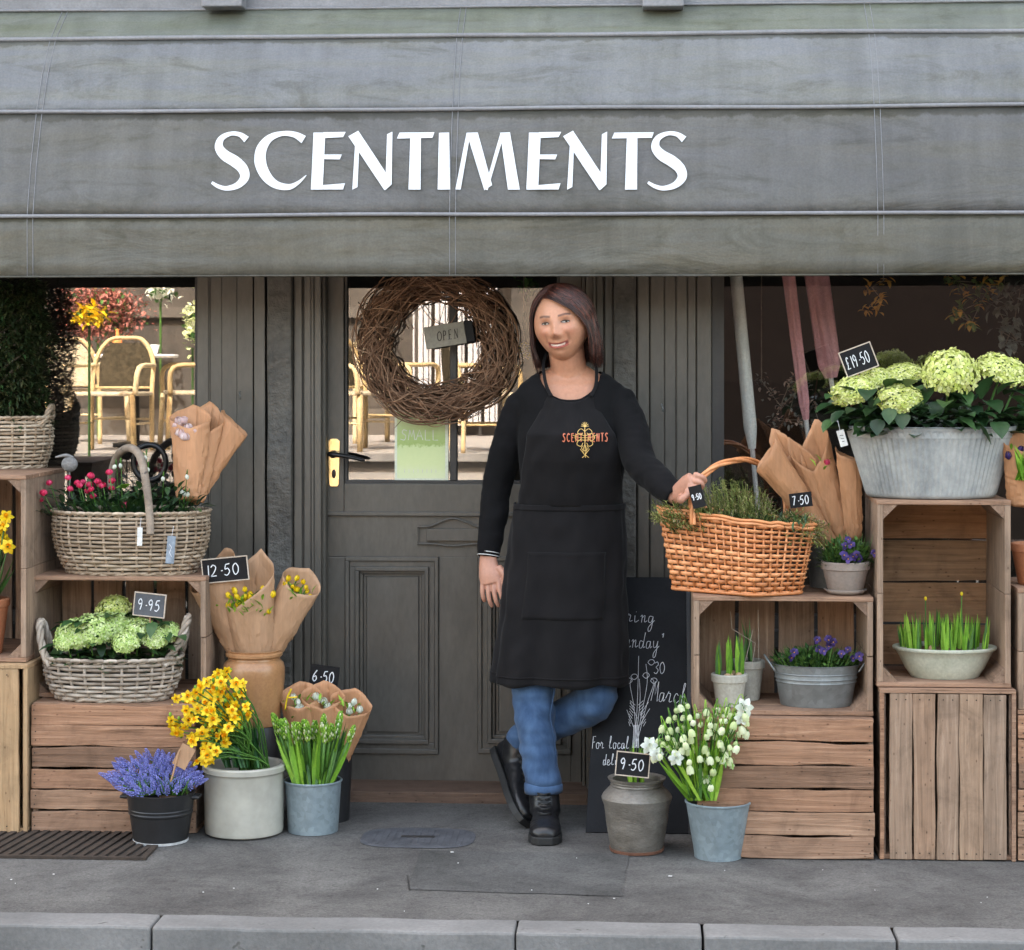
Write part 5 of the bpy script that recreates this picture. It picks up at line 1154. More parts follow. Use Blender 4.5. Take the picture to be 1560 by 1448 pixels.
# violas: tub, taupe pot
def viola_plant(t0, name, label, c, ext, nl, nf, pts, Y, ll=.022):
    t = thing(name, label, 'flowers', t0.location+V((0, 0, c[2]))); S = MB(); leafmass(S, (c[0], c[1], 0), ext, nl, ll, ll*.55, up=.8)
    for i in range(nl//3):
        a = R.uniform(0, 6.28); r = R.random(); S.blade(V((ext[0]*r*cos(a)*.8, ext[1]*r*sin(a)*.8, 0)), V((ext[0]*r*cos(a)*1.15, ext[1]*r*sin(a)*1.1, ext[2]*R.uniform(.6, 1.25))), .004)
    for (x, y) in pts: p = local(t, x, y, Y+R.uniform(-.02, .02)); inst(VIOLA, 'flower', t, align(p, V((R.gauss(0, .4), -1, R.gauss(.3, .3))), R.uniform(.65, 1.0), R.uniform(-.5, .5))); S.tube([p, V((p.x*.8, 0, 0))], .0012, 4)
    S.build('leaves', [M['leaf_v']], t, smooth=True); return t
M['leaf_v'] = isl('viola_leaf', (.020, .06, .016), (.06, .14, .03), .5, .15, c3=(.13, .24, .05))
kk = sc(1243, VY); viola_plant(vt, 'viola_plant', 'dark purple violas and small leaves filling the oval zinc tub', (0, 0, zat(1010, VY, 1243)-(RTp+.0145)-.02), (64/kk, .075, .062), 620, 0, [(1263, 985), (1255, 992), (1270, 978), (1248, 990), (1206, 1002), (1292, 990), (1300, 1003), (1262, 975), (1282, 996), (1210, 994), (1245, 975), (1309, 1000)], VY-.07, .018)
kk = sc(1287, TY); viola_plant(p3, 'viola_plant', 'bright leaved violas with purple blooms in the taupe pot', (0, 0, P3H-.02), (40/kk, .058, .085), 420, 0, [(1292, 822), (1297, 830), (1288, 832), (1299, 848), (1292, 852), (1305, 845), (1332, 843), (1286, 846), (1309, 852)], TY-.06, .02)
# bulb shoots in the cream pot and bowl
def shoots(name, label, base, n, area, h, Y, flow=None, w_=.012, bulbs=0, mi2=None):
    t = thing(name, label, 'plant', base); S = MB(); B = MB()
    for i in range(n):
        a = R.uniform(0, 6.28); r = sqrt(R.random()); x, y = area[0]*r*cos(a), area[1]*r*sin(a); hh = h*R.uniform(.55, 1.1)
        for q in range(2): S.blade(V((x+R.uniform(-.003, .003), y, -.005)), V((x*1.08+R.uniform(-.01, .01), y*1.05, hh*R.uniform(.75, 1))), w_*R.uniform(.6, 1), mi=R.choice([0, 0, 1]), face=V((R.uniform(-.7, .7), -1, 0)))
        if i < bulbs: B.ball((x, y-.005, .004), .013, n=10, m=8, ax=(1, 1, 1.2))
    S.build('leaves', [M['leaf_b'], M['leaf']], t, smooth=True)
    if bulbs: B.build('bulbs', M['bulb'], t, smooth=True)
    return t
kk = sc(1110, PY); H = zat(1026, PY, 1110); shoots('hyacinth_shoots', 'sprouting hyacinth shoots with bulbs in the front cream pot', (P(1111, 900, PY).x, PY, H-.014), 9, (19/kk, .032), 74/kk, PY, w_=.017, bulbs=6)
t = thing('stem_bundle', 'thin green stems and a loop of string in the taller cream pot', 'plant', (P(1139, 900, PY+.115).x, PY+.115, zat(1005, PY+.12, 1140)-.014)); S = MB()
for i in range(7): S.blade(V((R.uniform(-.02, .02), R.uniform(-.02, .02), 0)), V((R.uniform(-.05, .03), R.uniform(-.02, .02), R.uniform(.09, .15))), .008)
S.build('leaves', M['leaf'], t, smooth=True); S = MB(); S.tube([V((-.052, -.02, .16)), V((-.048, -.03, .11)), V((.02, -.05, .07)), V((.01, -.05, .0))], .0010, 5); S.tube([V((.03, -.02, .165)), V((.032, -.02, .01))], .0009, 5); S.tube([V((.014, -.04, .11)), V((-.016, -.055, -.01))], .0010, 5); S.build('string', M['signedge'], t)
kk = sc(1438, WY_); t = shoots('crocus_shoots', 'dense upright green crocus shoots with two yellow tips in the cream bowl', (P(1439, 900, WY_).x, WY_, ST+.0145+BWH-.012), 84, (70/kk, .075), 62/kk, WY_, w_=.0095, bulbs=3)
S = MB()
for i in range(120): a = R.uniform(0, 6.28); r = sqrt(R.random())*1.02; S.leaf(V((72/kk*r*cos(a), .085*r*sin(a), .0)), V((R.gauss(0, 1), R.gauss(0, 1), .4)), .014, .005)
S.build('moss', M['heath'], t)
for x, y in ((1465, 908), (1410, 915)): p = local(t, x, y, WY_-.01); inst(YELB, 'flower_bud', t, Matrix.Translation(p) @ Matrix.Scale(.55, 4)); s = MB(); s.tube([p, V((p.x, p.y, 0))], .0016, 5); s.build('stem', M['stem'], t)
# hydrangeas in the ribbed tub
t = thing('hydrangea_plant', 'lime green mophead hydrangeas with dark leaves in the ribbed tub', 'flowers', (P(1418, 900, UY).x, UY, ST2+TUBH-.03)); kk = sc(1418, UY)
spec = [(1299, 596, 74, -.06, .62), (1370, 608, 74, -.10, .62), (1448, 570, 92, -.05, 1.0), (1527, 565, 84, .0, .62), (1336, 576, 56, .03, .6), (1376, 570, 66, .05, .45), (1556, 572, 50, .05, .6)]
S = MB()
for i, (x, y, s, dy, fl) in enumerate(spec):
    p = local(t, x, y, UY+dy); d = V((R.uniform(-.25, .25)+(x-1418)/400, -.45, 1)); inst(HYD[i % 2], 'flower_head', t, align(p, d, s/57, R.uniform(0, 6)) @ Matrix.Diagonal((1, 1, fl*1.05, 1)))
    b = V((p.x*.7, p.y*.3+.01, 0)); S.tube(catmull([p, p.lerp(b, .5)+V((0, 0, .01)), b], 4), .0035, 6, mi=1)
for (x, y) in scatter([(1262, 640), (1268, 605), (1330, 595), (1400, 590), (1500, 600), (1560, 590), (1575, 640), (1540, 648), (1400, 652), (1310, 648)], 75, 8):
    p = local(t, x, y, UY-.09+R.uniform(-.05, .14)); S.leaf(p+V((0, 0, .01)), V(((x-1418)/160+R.gauss(0, .5), -.6+R.gauss(0, .5), R.gauss(.05, .35))), R.uniform(.055, .095), R.uniform(.04, .062), droop=.35)
for i in range(160): a = R.uniform(0, 6.28); r = sqrt(R.random()); S.leaf(V((.26*r*cos(a), .13*r*sin(a), R.uniform(.0, .08))), V((cos(a), sin(a), .4)), .07, .05, droop=.4)
for (x, y) in ((1266, 645), (1332, 645), (1280, 632), (1350, 628), (1370, 636)): S.leaf(local(t, x+6, y-6, UY-.155), V((-.6 if x < 1300 else -.1, -.5, -.4)), .06, .045, droop=.2)
S.build('leaves', [M['leaf_d'], M['stem']], t, smooth=True)
price_sign(1308, 548, 48/kk, 37/kk, -.36, '£19.50', 'slate price sign reading £19.50 tilted above the hydrangea tub', UY-.02, stick=(-.02, .11, .02), lw=.0024)
swing_tag(0, 1283, 668, .022, .048, -.28, M['tagw'], 'price_tag', 'small white card tag hanging left of the ribbed tub', UY-.12, [[(-.2, .2), (.25, .15)], [(-.2, 0), (.2, -.05)], [(-.15, -.2), (.2, -.2)]])
# white hydrangeas in the oval basket
t = thing('hydrangea_plant', 'white green hydrangeas with broad dark leaves in the oval wicker basket', 'flowers', V(OV.location)+V((0, 0, oH-.01))); S = MB()
spec = [(112, 966, 52, -.05), (136, 960, 56, -.04), (174, 952, 50, .02), (192, 978, 38, -.09), (212, 962, 44, -.02), (238, 972, 36, -.06), (200, 955, 40, .03), (158, 960, 44, -.02), (100, 976, 34, -.07), (254, 964, 38, .0), (172, 930, 52, .08)]
for i, (x, y, s, dy) in enumerate(spec):
    p = local(t, x, y, OY+dy); o = inst(HYDW[i % 2] if i < 10 else HYD[0], 'flower_head', t, align(p, V((R.uniform(-.3, .3), -.75, 1)), s/47, R.uniform(0, 6)) @ Matrix.Diagonal((1, 1, .8, 1))); S.tube([p, V((p.x*.8, p.y*.5, -.02))], .003, 5, mi=1)
for (x, y) in scatter([(82, 990), (85, 965), (130, 940), (180, 935), (240, 945), (275, 965), (272, 990), (180, 998), (120, 998)], 75, 7):
    p = local(t, x, y, OY-.03+R.uniform(-.03, .1)); S.leaf(p, V(((x-172)/90+R.gauss(0, .4), -.6+R.gauss(0, .4), R.gauss(.1, .3))), R.uniform(.04, .07), R.uniform(.03, .045), droop=.4)
for i in range(140): a = R.uniform(0, 6.28); r = sqrt(R.random()); S.leaf(V((.19*r*cos(a), .10*r*sin(a), R.uniform(-.01, .04))), V((cos(a), sin(a), .5)), .05, .035)
S.build('leaves', [M['leaf_d'], M['stem']], t, smooth=True)
kk = sc(228, OY-.03); price_sign(228, 922, 46/kk, 33/kk, .10, '9.95', 'slate price sign reading 9.95 standing among the white hydrangeas', OY-.05, stick=(-.0, .06), mat=surf('slate_grey', (.05, .055, .065), (.09, .095, .11), 8, .6, .1), lw=.003)
# spring flowers in the hooped basket
t = thing('spring_planting', 'hot pink buds, white snowdrops and dark leaves planted in the hooped basket', 'flowers', V(big.location)+V((0, 0, bigH-.02))); S = MB()
pk = [(66, 752), (76, 736), (104, 728), (106, 745), (122, 740), (128, 735), (137, 725), (140, 745), (136, 740), (143, 756), (152, 740), (157, 738), (167, 720), (172, 733), (170, 744), (192, 770), (148, 734), (118, 736), (133, 748), (62, 762)]
for (x, y) in pk:
    p = local(t, x, y, BY-.07+R.uniform(-.04, .05)); inst(PINKB, 'flower_bud', t, align(p-V((0, 0, .008)), V((R.gauss(0, .25), R.gauss(-.1, .2), 1)), R.uniform(.9, 1.25), R.uniform(0, 6))); S.tube([p, V((p.x*.85, p.y*.6, 0))], .0015, 4, mi=1)
for (x, y) in ((176, 714), (183, 712), (218, 705), (222, 700), (225, 718), (281, 728), (284, 729), (276, 754), (281, 755), (287, 756), (248, 732), (275, 752)):
    p = local(t, x, y, BY-.06+R.uniform(-.03, .05)); inst(WHITEB, 'flower_bud', t, align(p+V((0, 0, .012)), V((R.gauss(0, .2), 0, -1)), .62, 0)); S.tube(catmull([p+V((0, 0, .012)), p+V((.003, 0, .018)), V((p.x*.9, p.y*.6, 0))], 4), .0013, 4, mi=1)
for (x, y) in scatter([(66, 786), (60, 762), (90, 748), (150, 742), (190, 752), (230, 735), (295, 745), (312, 775), (300, 786), (190, 792), (80, 788)], 260, 3):
    p = local(t, x, y, BY-.10+R.uniform(-.02, .16)); S.leaf(p, V(((x-190)/110+R.gauss(0, .5), -.4+R.gauss(0, .5), R.gauss(.6, .4))), R.uniform(.02, .045), R.uniform(.008, .02), mi=0)
for i in range(320): a = R.uniform(0, 6.28); r = sqrt(R.random()); S.leaf(V((.21*r*cos(a), .12*r*sin(a), R.uniform(-.01, .055))), V((cos(a)*.5, sin(a)*.5, .8)), .035, .012, mi=0)
for i in range(5): S.leaf(local(t, 190, 745, BY-.1), V((-.4+.2*i, -.6, .3+.1*i)), .035, .022, mi=2)
S.build('leaves', [M['leaf_d'], M['stem'], M['leaf_b']], t, smooth=True)
# grey bird ornament standing in the planting
t = thing('stone_ornament', 'small weathered grey round ornament with a side lip at the back of the hooped basket', 'ornament', P(106, 722, BY+.02)); S = MB(); S.ball((0, 0, .03), .026, n=16, m=12, ax=(1, .8, .95)); S.tube(catmull([(.012, 0, .05), (-.01, -.004, .058), (-.044, -.006, .052)], 4), [.008, .010, .004], 8, flat=.6); S.tube([(0, 0, .02), (0, 0, -.08)], .003, 6); S.build('body', surf('grey_plaster', (.15, .145, .14), (.30, .285, .28), 30, .9, 1), t, smooth=True)
t = thing('wire_ring', 'black wire ring standing behind the hooped basket handle', 'garden ornament', P(228, 705, BY+.10)); S = MB(); kr = sc(228, BY+.1); S.tube([V((cos(a)*25/kr, 0, sin(a)*27/kr)) for a in [2*pi*i/40 for i in range(40)]], .009, 8, closed=True); S.tube([V((0, 0, -.06)), V((0, 0, -.17))], .005, 6); S.build('ring', M['bmetal'], t, smooth=True)

# ------------------------------------------------------------------ kraft paper wraps
def wrap(label, base, top, Yb, Yt, rt, rb=.018, peak=.06, front=.0, mat=None, open_=0, fl=None, nf=0, flr=.03, name='wrapped_bouquet', seed=1, spread=1.0, cat='bouquet', edge=.9, leafy=True, pk=pi):
    """paper cone from pixel base to pixel top; the back edge rises into a corner"""
    a, b = P(*base, Yb), P(*top, Yt); t = thing(name, label, cat, a, 0, 'bouquets wrapped in brown paper'); ax = (b-a); L = ax.length; A, B, Cc = frame(ax, V((0, -1, 0)))
    # B points roughly away from / toward viewer
    if B.y > 0: A, B = -A, -B
    rows = []; n = 34; m = 20; rr = random.Random(seed)
    for j in range(m+1):
        u = j/m; row = []
        for k in range(n+1):
            th = 2*pi*1.06*k/n-pi*1.06+.35      # 0 = towards the viewer
            dd = abs((th-pk+pi) % (2*pi)-pi)/pi    # 0 at the pointed corner of the sheet
            hL = L-peak*(dd**edge)+noise.noise(V((th*2, seed, 0)))*.004
            rad = rb+(rt-rb)*u**.85
            crease = noise.noise(V((th*1.3+seed*9, u*2.5, 0)))*.006*u+abs(noise.noise(V((th*2.6+seed*5, u*5, 3))))*-.004*u
            crump = (abs(noise.noise(V((th*3.1+seed, u*9, 7))))-.2)*.007+rr.uniform(-.0011, .0011)
            rad += crease+crump*(1.3-u*.8)+(.0035 if k > n*.95 else 0)
            p = Cc*(hL*u)+(A*(sin(th)*spread)+B*(abs(cos(th))**1.3*(1 if cos(th) > 0 else -1)*.55))*rad; row.append(p)
        rows.append(row)
    mb = MB(); mb.grid(rows); mb.build('paper', mat or M['kraft'], t, solid=.0007, auto=9)
    if fl:
        S = MB()
        for i in range(nf):
            q = V((rr.gauss(0, .42)*flr, 0, rr.gauss(0, .4)*flr)); p = Cc*(L-peak*.95+rr.uniform(-.01, .025))+A*q.x*1.3+B*(abs(q.z)*.3+rt*.15)+Cc*q.z
            inst(fl, 'flower', t, align(p-Cc*.01, Cc+V((rr.gauss(0, .4), -.5+rr.gauss(0, .3), .2)), rr.uniform(.8, 1.1), rr.uniform(0, 6))); S.tube([p, Cc*L*.3], .0018, 4)
        if leafy:
            for i in range(int(nf*2.5)): p = Cc*(L-peak-.01+rr.uniform(-.02, .04))+A*rr.gauss(0, flr*.6)+B*rr.uniform(-.2, .6)*rt; S.leaf(p, V((rr.gauss(0, .5), rr.gauss(-.3, .5), 1)), .03, .009, mi=1)
        S.build('stems', [M['stem'], M['leaf_b']], t, smooth=True)
    return t
wrap('brown paper cone of pale pink flowers, left of three in the hooped basket', (286, 762), (292, 614), BY-.02, BY+.02, .058, .03, .085, fl=PALEB, nf=9, flr=.042, seed=2, spread=1.15, leafy=False)
wrap('brown paper cone with one white bud, middle of three in the hooped basket', (297, 765), (318, 608), BY+.0, BY+.06, .052, .026, .12, fl=WHITEB, nf=3, flr=.02, seed=3, spread=1.1, leafy=False)
wrap('brown paper cone leaning right, last of three in the hooped basket', (296, 768), (362, 634), BY+.02, BY+.08, .050, .012, .05, seed=4, spread=1.05, edge=1, pk=1.9)
# on the tan jar
jz = P(387, 992, JY)
wrap('left brown paper wrap with the 12.50 sign, standing in the tan jar', (383, 1010), (312, 846), JY+.015, JY+.0, .080, .042, .10, seed=6, spread=1.1, pk=-2.3, mat=M['kraft_l'])
wrap('brown paper wrap of yellow freesias in the tan jar', (390, 1012), (372, 840), JY-.005, JY-.02, .086, .046, .175, fl=YELB, nf=40, flr=.055, seed=7, spread=1.05, pk=-2.6, mat=M['kraft_l'])
wrap('right hand flare of brown paper with yellow flowers in the tan jar', (395, 1012), (470, 868), JY+.02, JY+.01, .066, .042, .08, fl=YELB, nf=10, flr=.04, seed=8, spread=1.0, mat=M['kraft_l'])
kk = sc(340, JY); price_sign(343, 868, 68/kk, 34/kk, -.10, '12.50', 'slate price sign reading 12.50 tucked in the paper over the tan jar', JY-.045, lw=.003)
# white tulips behind the hyacinths
YT = zb1[1]+.14
def tulips(label, base, top, seed): return wrap(label, base, top, YT, YT-.02, .062, .03, .075, fl=WHITEB, nf=5, flr=.035, seed=seed, spread=1.1)
tulips('brown paper wrap of white tulips behind the green hyacinths, nearest the crock', (470, 1180), (456, 1040), 11)
tulips('brown paper wrap of white tulips behind the hyacinths, middle one', (490, 1180), (492, 1040), 12)
tulips('brown paper wrap of white tulips beside the door, above the black bucket', (505, 1180), (540, 1052), 13)
kk = sc(492, YT+.05); price_sign(494, 1031, 44/kk, 34/kk, .12, '6.50', 'dark price sign reading 6.50 above the wrapped white tulips', YT+.06, edge=False, lw=.003, stick=(0, .2))
S = MB(); tp = P(438, 1062, YT-.05); S.tube(catmull([tp+V((-.008, 0, -.04)), tp+V((0, 0, 0)), tp+V((.012, 0, .025)), tp+V((.006, 0, .01)), tp+V((.0, 0, -.002)), tp+V((.03, 0, .0))], 5), .0026, 5); tag(S.build('raffia_bow', M['yellow'], smooth=True), 'yellow raffia tie at the edge of the white tulip wraps', 'ribbon')
# right hand bouquets behind the orange basket
hv = vessel('flower_bucket', 'grey green bucket behind the orange basket holding the paper bouquets', 'bucket', 1262, RY2+.27, wall(.055, .075, .20, .003, .003), M['zinc_d'], z=RT2)
KY2 = RY2+.205
wrap('brown paper bouquet leaning far left over the orange basket', (1268, 832), (1160, 682), KY2-.01, KY2-.08, .044, .018, .05, seed=21, edge=.9, spread=1.1, pk=-1.5)
wrap('tall brown paper cone with a pointed tip, second from the left by the tub', (1266, 830), (1176, 652), KY2+.05, KY2+.02, .032, .018, .10, seed=22)
wrap('brown paper cone behind the 7.50 sign, third from the left by the tub', (1276, 828), (1207, 662), KY2+.01, KY2-.04, .030, .018, .13, seed=23, pk=2.6)
wrap('brown paper cone with red and green blooms, beside the ribbed tub', (1289, 826), (1228, 642), KY2-.0, KY2-.03, .046, .022, .15, fl=REDB, nf=2, flr=.02, seed=24, spread=1.1, pk=-2.5)
wrap('brown paper cone touching the ribbed tub, rightmost of its group', (1301, 822), (1292, 680), KY2-.03, KY2-.06, .038, .020, .06, seed=25, edge=.9, pk=1.7)
kk = sc(1222, GYc); price_sign(1220, 762, 34/kk, 22/kk, -.12, '7.50', 'small slate price tag reading 7.50 on the paper bouquets', GYc-.02, edge=False, lw=.0026, th=.026)
# heath and flowering filler in the orange basket
t = thing('heath_plants', 'feathery green heath with tiny pinkish flowers spilling from the orange basket', 'flowers', V(chip.location)+V((0, 0, chipH-.02))); S = MB()
poly = [(985, 796), (988, 762), (1040, 752), (1070, 738), (1095, 728), (1130, 730), (1165, 745), (1185, 770), (1225, 776), (1264, 800), (1262, 840), (1205, 832), (1150, 826), (1100, 812), (1040, 806)]
for (x, y) in scatter(poly, 760, 1.6):
    p = local(t, x, y, GYc-.09+R.uniform(-.03, .16)+(790-y)*.0008); b = V((p.x*.75+.01, p.y*.4+.02, -.02)); d = (p-b)
    if d.length < .01: continue
    mid = b.lerp(p, .55)+V((R.gauss(0, .008), R.gauss(0, .008), .01)); c = catmull([b, mid, p], 3); S.tube(c, .0009, 3, mi=0, caps=False)
    flw = R.random() < (.35 if x < 1150 else .75)
    for q in range(11):
        pp = lerpl(c, R.uniform(.5, 1)); dd = V((R.gauss(0, 1), R.gauss(0, 1), R.gauss(.4, .8)))
        if flw and q < 7: S.leaf(pp, dd, .0105, .0085, mi=1, seg=1, droop=0)
        else: S.leaf(pp, dd, .013, .0035, mi=0, seg=2)
for i in range(500): x, y = R.uniform(-.2, .2), R.uniform(-.1, .1); S.leaf(V((x, y-(x*.3), R.uniform(-.02, .03))), V((R.gauss(0, .6), R.gauss(0, .6), 1)), .03, .007, mi=2)
S.build('sprigs', [M['heath'], M['heathfl'], M['leaf_d']], t, smooth=False)
kk = sc(1063, GYc-.1); price_sign(1062, 757, 20/kk, 34/kk, -.25, '9.50', 'small dark tag reading 9.50 tied to the orange basket handle at the hand', GYc-.115, edge=False, th=.017, lw=.0026, yaw=-.25, tilt=0)
# right edge bouquet and pot plant
wrap('brown paper bouquet of purple tulips cut off by the right edge', (1562, 770), (1568, 660), SY+.10, SY+.06, .075, .05, .05, fl=cup_mesh(M['purple'], .03, .011), nf=4, flr=.05, seed=31)
S = MB(); t = thing('tulip_leaves', 'bright green tulip leaves in the paper at the right edge', 'plant', P(1560, 700, SY+.04))
for i in range(14): S.blade(V((R.uniform(-.03, .03), 0, -.06)), V((R.uniform(-.05, .05), R.uniform(-.04, .0), R.uniform(.0, .05))), .014)
S.build('leaves', M['leaf_b'], t, smooth=True)
# yellow flowers inside the left edge crate
t = thing('narcissus_plant', 'yellow narcissi cut off by the left edge, in the orange pot', 'flowers', (P(-22, 900, FLY+.12).x, FLY+.12, FT+.17)); S = MB()
for i in range(26): p = local(t, R.uniform(-40, 14), R.uniform(783, 838), FLY+.05+R.uniform(0, .1)); inst(DAF, 'flower_head', t, align(p, V((R.gauss(.2, .5), -1, R.gauss(.2, .4))), R.uniform(.8, 1.2))); S.tube([p, V((p.x*.3, 0, 0))], .002, 5)
for i in range(30): S.blade(V((R.uniform(-.03, .03), R.uniform(-.03, .03), 0)), V((R.uniform(-.1, .1), R.uniform(-.05, .05), R.uniform(.1, .2))), .009)
S.build('stems', M['leaf'], t, smooth=True)
# dark topiary at the left edge
t = thing('topiary_shrub', 'dark dense evergreen shrub in the wicker basket at the left edge', 'plant', V(tb.location)+V((0, 0, .1))); S = MB(); tk = MB()
tk.tube([V((0, 0, 0)), V((.01, 0, .25)), V((0, 0, .44))], [.012, .01, .006], 8)
for i in range(26): a = R.uniform(0, 6.28); z = R.uniform(.1, .32); tk.tube([V((0, 0, z)), V((cos(a)*.08, sin(a)*.05, z+.05)), V((cos(a)*.13, sin(a)*.07, z+.08))], [.005, .002], 5)
tk.build('trunk', M['bark'], t, smooth=True)
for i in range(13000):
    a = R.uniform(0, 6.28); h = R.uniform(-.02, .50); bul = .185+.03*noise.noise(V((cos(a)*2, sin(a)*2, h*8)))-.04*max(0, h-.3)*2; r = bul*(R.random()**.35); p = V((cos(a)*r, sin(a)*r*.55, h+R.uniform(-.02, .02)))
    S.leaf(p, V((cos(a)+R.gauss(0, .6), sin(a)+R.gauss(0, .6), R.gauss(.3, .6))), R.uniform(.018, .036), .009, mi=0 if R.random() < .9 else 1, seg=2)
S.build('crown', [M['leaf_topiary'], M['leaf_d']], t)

# ================================================================== CHALKBOARD
a = G(905, 1276); BYb = -.50; x0, x1 = P(897, 1270, BYb).x, P(1049, 1270, BYb).x; zt = zat(880, -.13, 980)
cb = thing('chalkboard', 'tall black leaning chalkboard lettered for Mothering Sunday between woman and crates', 'chalkboard', ((x0+x1)/2, BYb, .001)); W2 = (x1-x0)/2; tl = atan2(.37, zt); Q = Matrix.Rotation(-tl, 4, 'X'); HL = zt/cos(tl)
mb = MB(); mb.M = Q; mb.add([(-W2-.01, 0, 0), (W2, 0, 0), (W2, .012, 0), (-W2-.01, .012, 0), (-W2+.03, 0, HL), (W2-.0, 0, HL), (W2-.0, .012, HL), (-W2+.03, .012, HL)], [(0, 3, 2, 1), (4, 5, 6, 7), (0, 1, 5, 4), (1, 2, 6, 5), (2, 3, 7, 6), (3, 0, 4, 7)]); mb.build('board', M['slate'], cb, bevel=.001)
mb = MB(); mb.M = Q; mb.box(W2-.0, W2+.012, -.004, .014, 0, HL); mb.build('frame_edge', M['paint_dark'], cb)
mb = MB(); kk = sc(980, BYb+.06)
def onb(px, py):
    nb_ = V((0, -cos(tl), sin(tl))); d = ray(px, py); o_ = V((0, BYb, .001)); t_ = (o_-CAM).dot(nb_)/d.dot(nb_); p = CAM+d*t_-V(cb.location); return V((p.x, -.0018, p.z/cos(tl)))
def wr(text, px, py, h, adv, rot=0, lw=.0017): p = onb(px, py); write(mb, text, h/kk, lw, adv=adv/kk, M_=Q @ Matrix.Translation(p) @ Matrix.Rotation(rot, 4, 'Y'), asp=adv/h*1.0, slant=.15, y=0)
wr('Mothering', 948, 936, 24, 11.5, .06); wr("Sunday'", 978, 976, 26, 11, .05); wr('30', 1004, 1018, 19, 9); wr('March', 1020, 1056, 32, 11, .10); wr('For local', 930, 1132, 19, 6.5); wr('delivery', 942, 1158, 17, 6)
def ln(pts, wd=.0014): mb.ribbon(catmull([Q @ onb(x, y) for x, y in pts], 4), wd, nrm=(Q.to_3x3() @ V((0, -1, 0))))
for pts in ([(966, 1138), (970, 1090), (972, 1040), (973, 1000)], [(968, 1138), (978, 1085), (986, 1040), (984, 1012)], [(970, 1138), (966, 1080), (960, 1045), (962, 1035)], [(969, 1138), (985, 1075), (996, 1042), (992, 1034)], [(968, 1130), (975, 1070), (974, 1035)], [(966, 1110), (958, 1090), (955, 1082)], [(972, 1110), (985, 1088), (990, 1080)], [(971, 1095), (960, 1070)], [(975, 1090), (988, 1070)]): ln(pts)
for cx_, cy_ in ((992, 1010), (966, 1032), (984, 1030), (996, 1038), (958, 1038)): ln([(cx_-5, cy_), (cx_-2, cy_-4), (cx_+3, cy_-4), (cx_+5, cy_), (cx_, cy_+4), (cx_-5, cy_)], .0016)
for i in range(9): ln([(972+i, 1075+i*4), (980+i*.5, 1068+i*4)]); ln([(968-i, 1075+i*4), (960-i*.3, 1068+i*4)])
for i in range(5): ln([(964+i*2.2, 1140), (966+i*1.6, 1105)], .002)
mb.build('chalk_lettering', M['chalk'], cb)

# ================================================================== WREATH, SIGN, POSTER
WYd = .03; kk = sc(664, WYd); wc = P(664, 524, WYd); t = thing('twig_wreath', 'thick round wreath of bare brown vine twigs hanging on the door', 'wreath', wc); S = MB()
Rm, rm = 95/kk, 31/kk
for i in range(400):
    a0 = R.uniform(0, 6.28); span = R.uniform(.35, 1.7); n = int(6+span*7); th0 = R.uniform(0, 6.28); tw = R.uniform(-3.6, 3.6); r0 = rm*R.random()**.45*1.0; pts = []
    ell = R.uniform(-.10, .12)
    for j in range(n):
        u = j/(n-1); a = a0+span*u; th = th0+tw*u; rr = r0*(1+.15*sin(u*5+i)); q = Rm*(1+ell*(u-.5)**2*4*.3)+cos(th)*rr
        pts.append(V((cos(a)*q*1.02, -abs(sin(th))*rr*.0+sin(th)*rr*.75, sin(a)*q*.98)))
    w0 = R.uniform(.0013, .0034); S.tube(catmull(pts, 2), [w0*.6, w0, w0, w0*.5], 5)
for i in range(170):    # loose ends and diagonal bindings
    a = R.uniform(0, 6.28); c = V((cos(a)*Rm, -rm*.78, sin(a)*Rm)); d = V((cos(a+1.57+R.gauss(0, .7)), 0, sin(a+1.57+R.gauss(0, .7)))); L = R.uniform(.03, .085); S.tube(catmull([c-d*L+V((0, .018, 0)), c+V((R.gauss(0, .01), -.002, R.gauss(0, .01))), c+d*L+V((0, .014, 0))], 4), R.uniform(.001, .002), 5)
for pts in ([(-.07, 0, .16), (-.02, -.01, .085), (.03, -.012, .06)], [(-.02, -.01, .025), (.04, -.012, .055), (.085, 0, .13)], [(-.1, 0, .1), (-.06, 0, .14), (-.03, 0, .17)], [(.02, -.01, .03), (.08, -.012, .03), (.13, 0, .03)], [(-.09, 0, .05), (-.12, -.01, .11), (-.07, 0, .12)]): S.tube(catmull(pts, 5), .0015, 5)
S.build('twigs', M['twig'], t, smooth=True)
S = MB(); S.tube([V((0, .02, Rm+.03)), V((0, .04, Rm+.16))], .0015, 5); S.build('hanging_wire', M['bmetal'], t)
p = P(685, 510, -.012); t = thing('open_sign', 'small grey wooden OPEN sign hanging inside the twig wreath', 'sign', p); Q = Matrix.Rotation(-.16, 4, 'Y'); kk = sc(685, -.01)
mb = MB(); mb.M = Q; w_, h_ = 67/kk, 34/kk; mb.box(-w_/2-.01, w_/2-.02, -.006, .006, -h_/2, h_/2); mb.build('board', M['opensign'], t, bevel=.002)
mb = MB(); mb.M = Q; mb.box(w_/2-.0195, w_/2+.008, -.005, .005, -h_/2+.001, h_/2-.001); mb.build('dark_end', M['slate'], t, bevel=.002)
mb = MB()
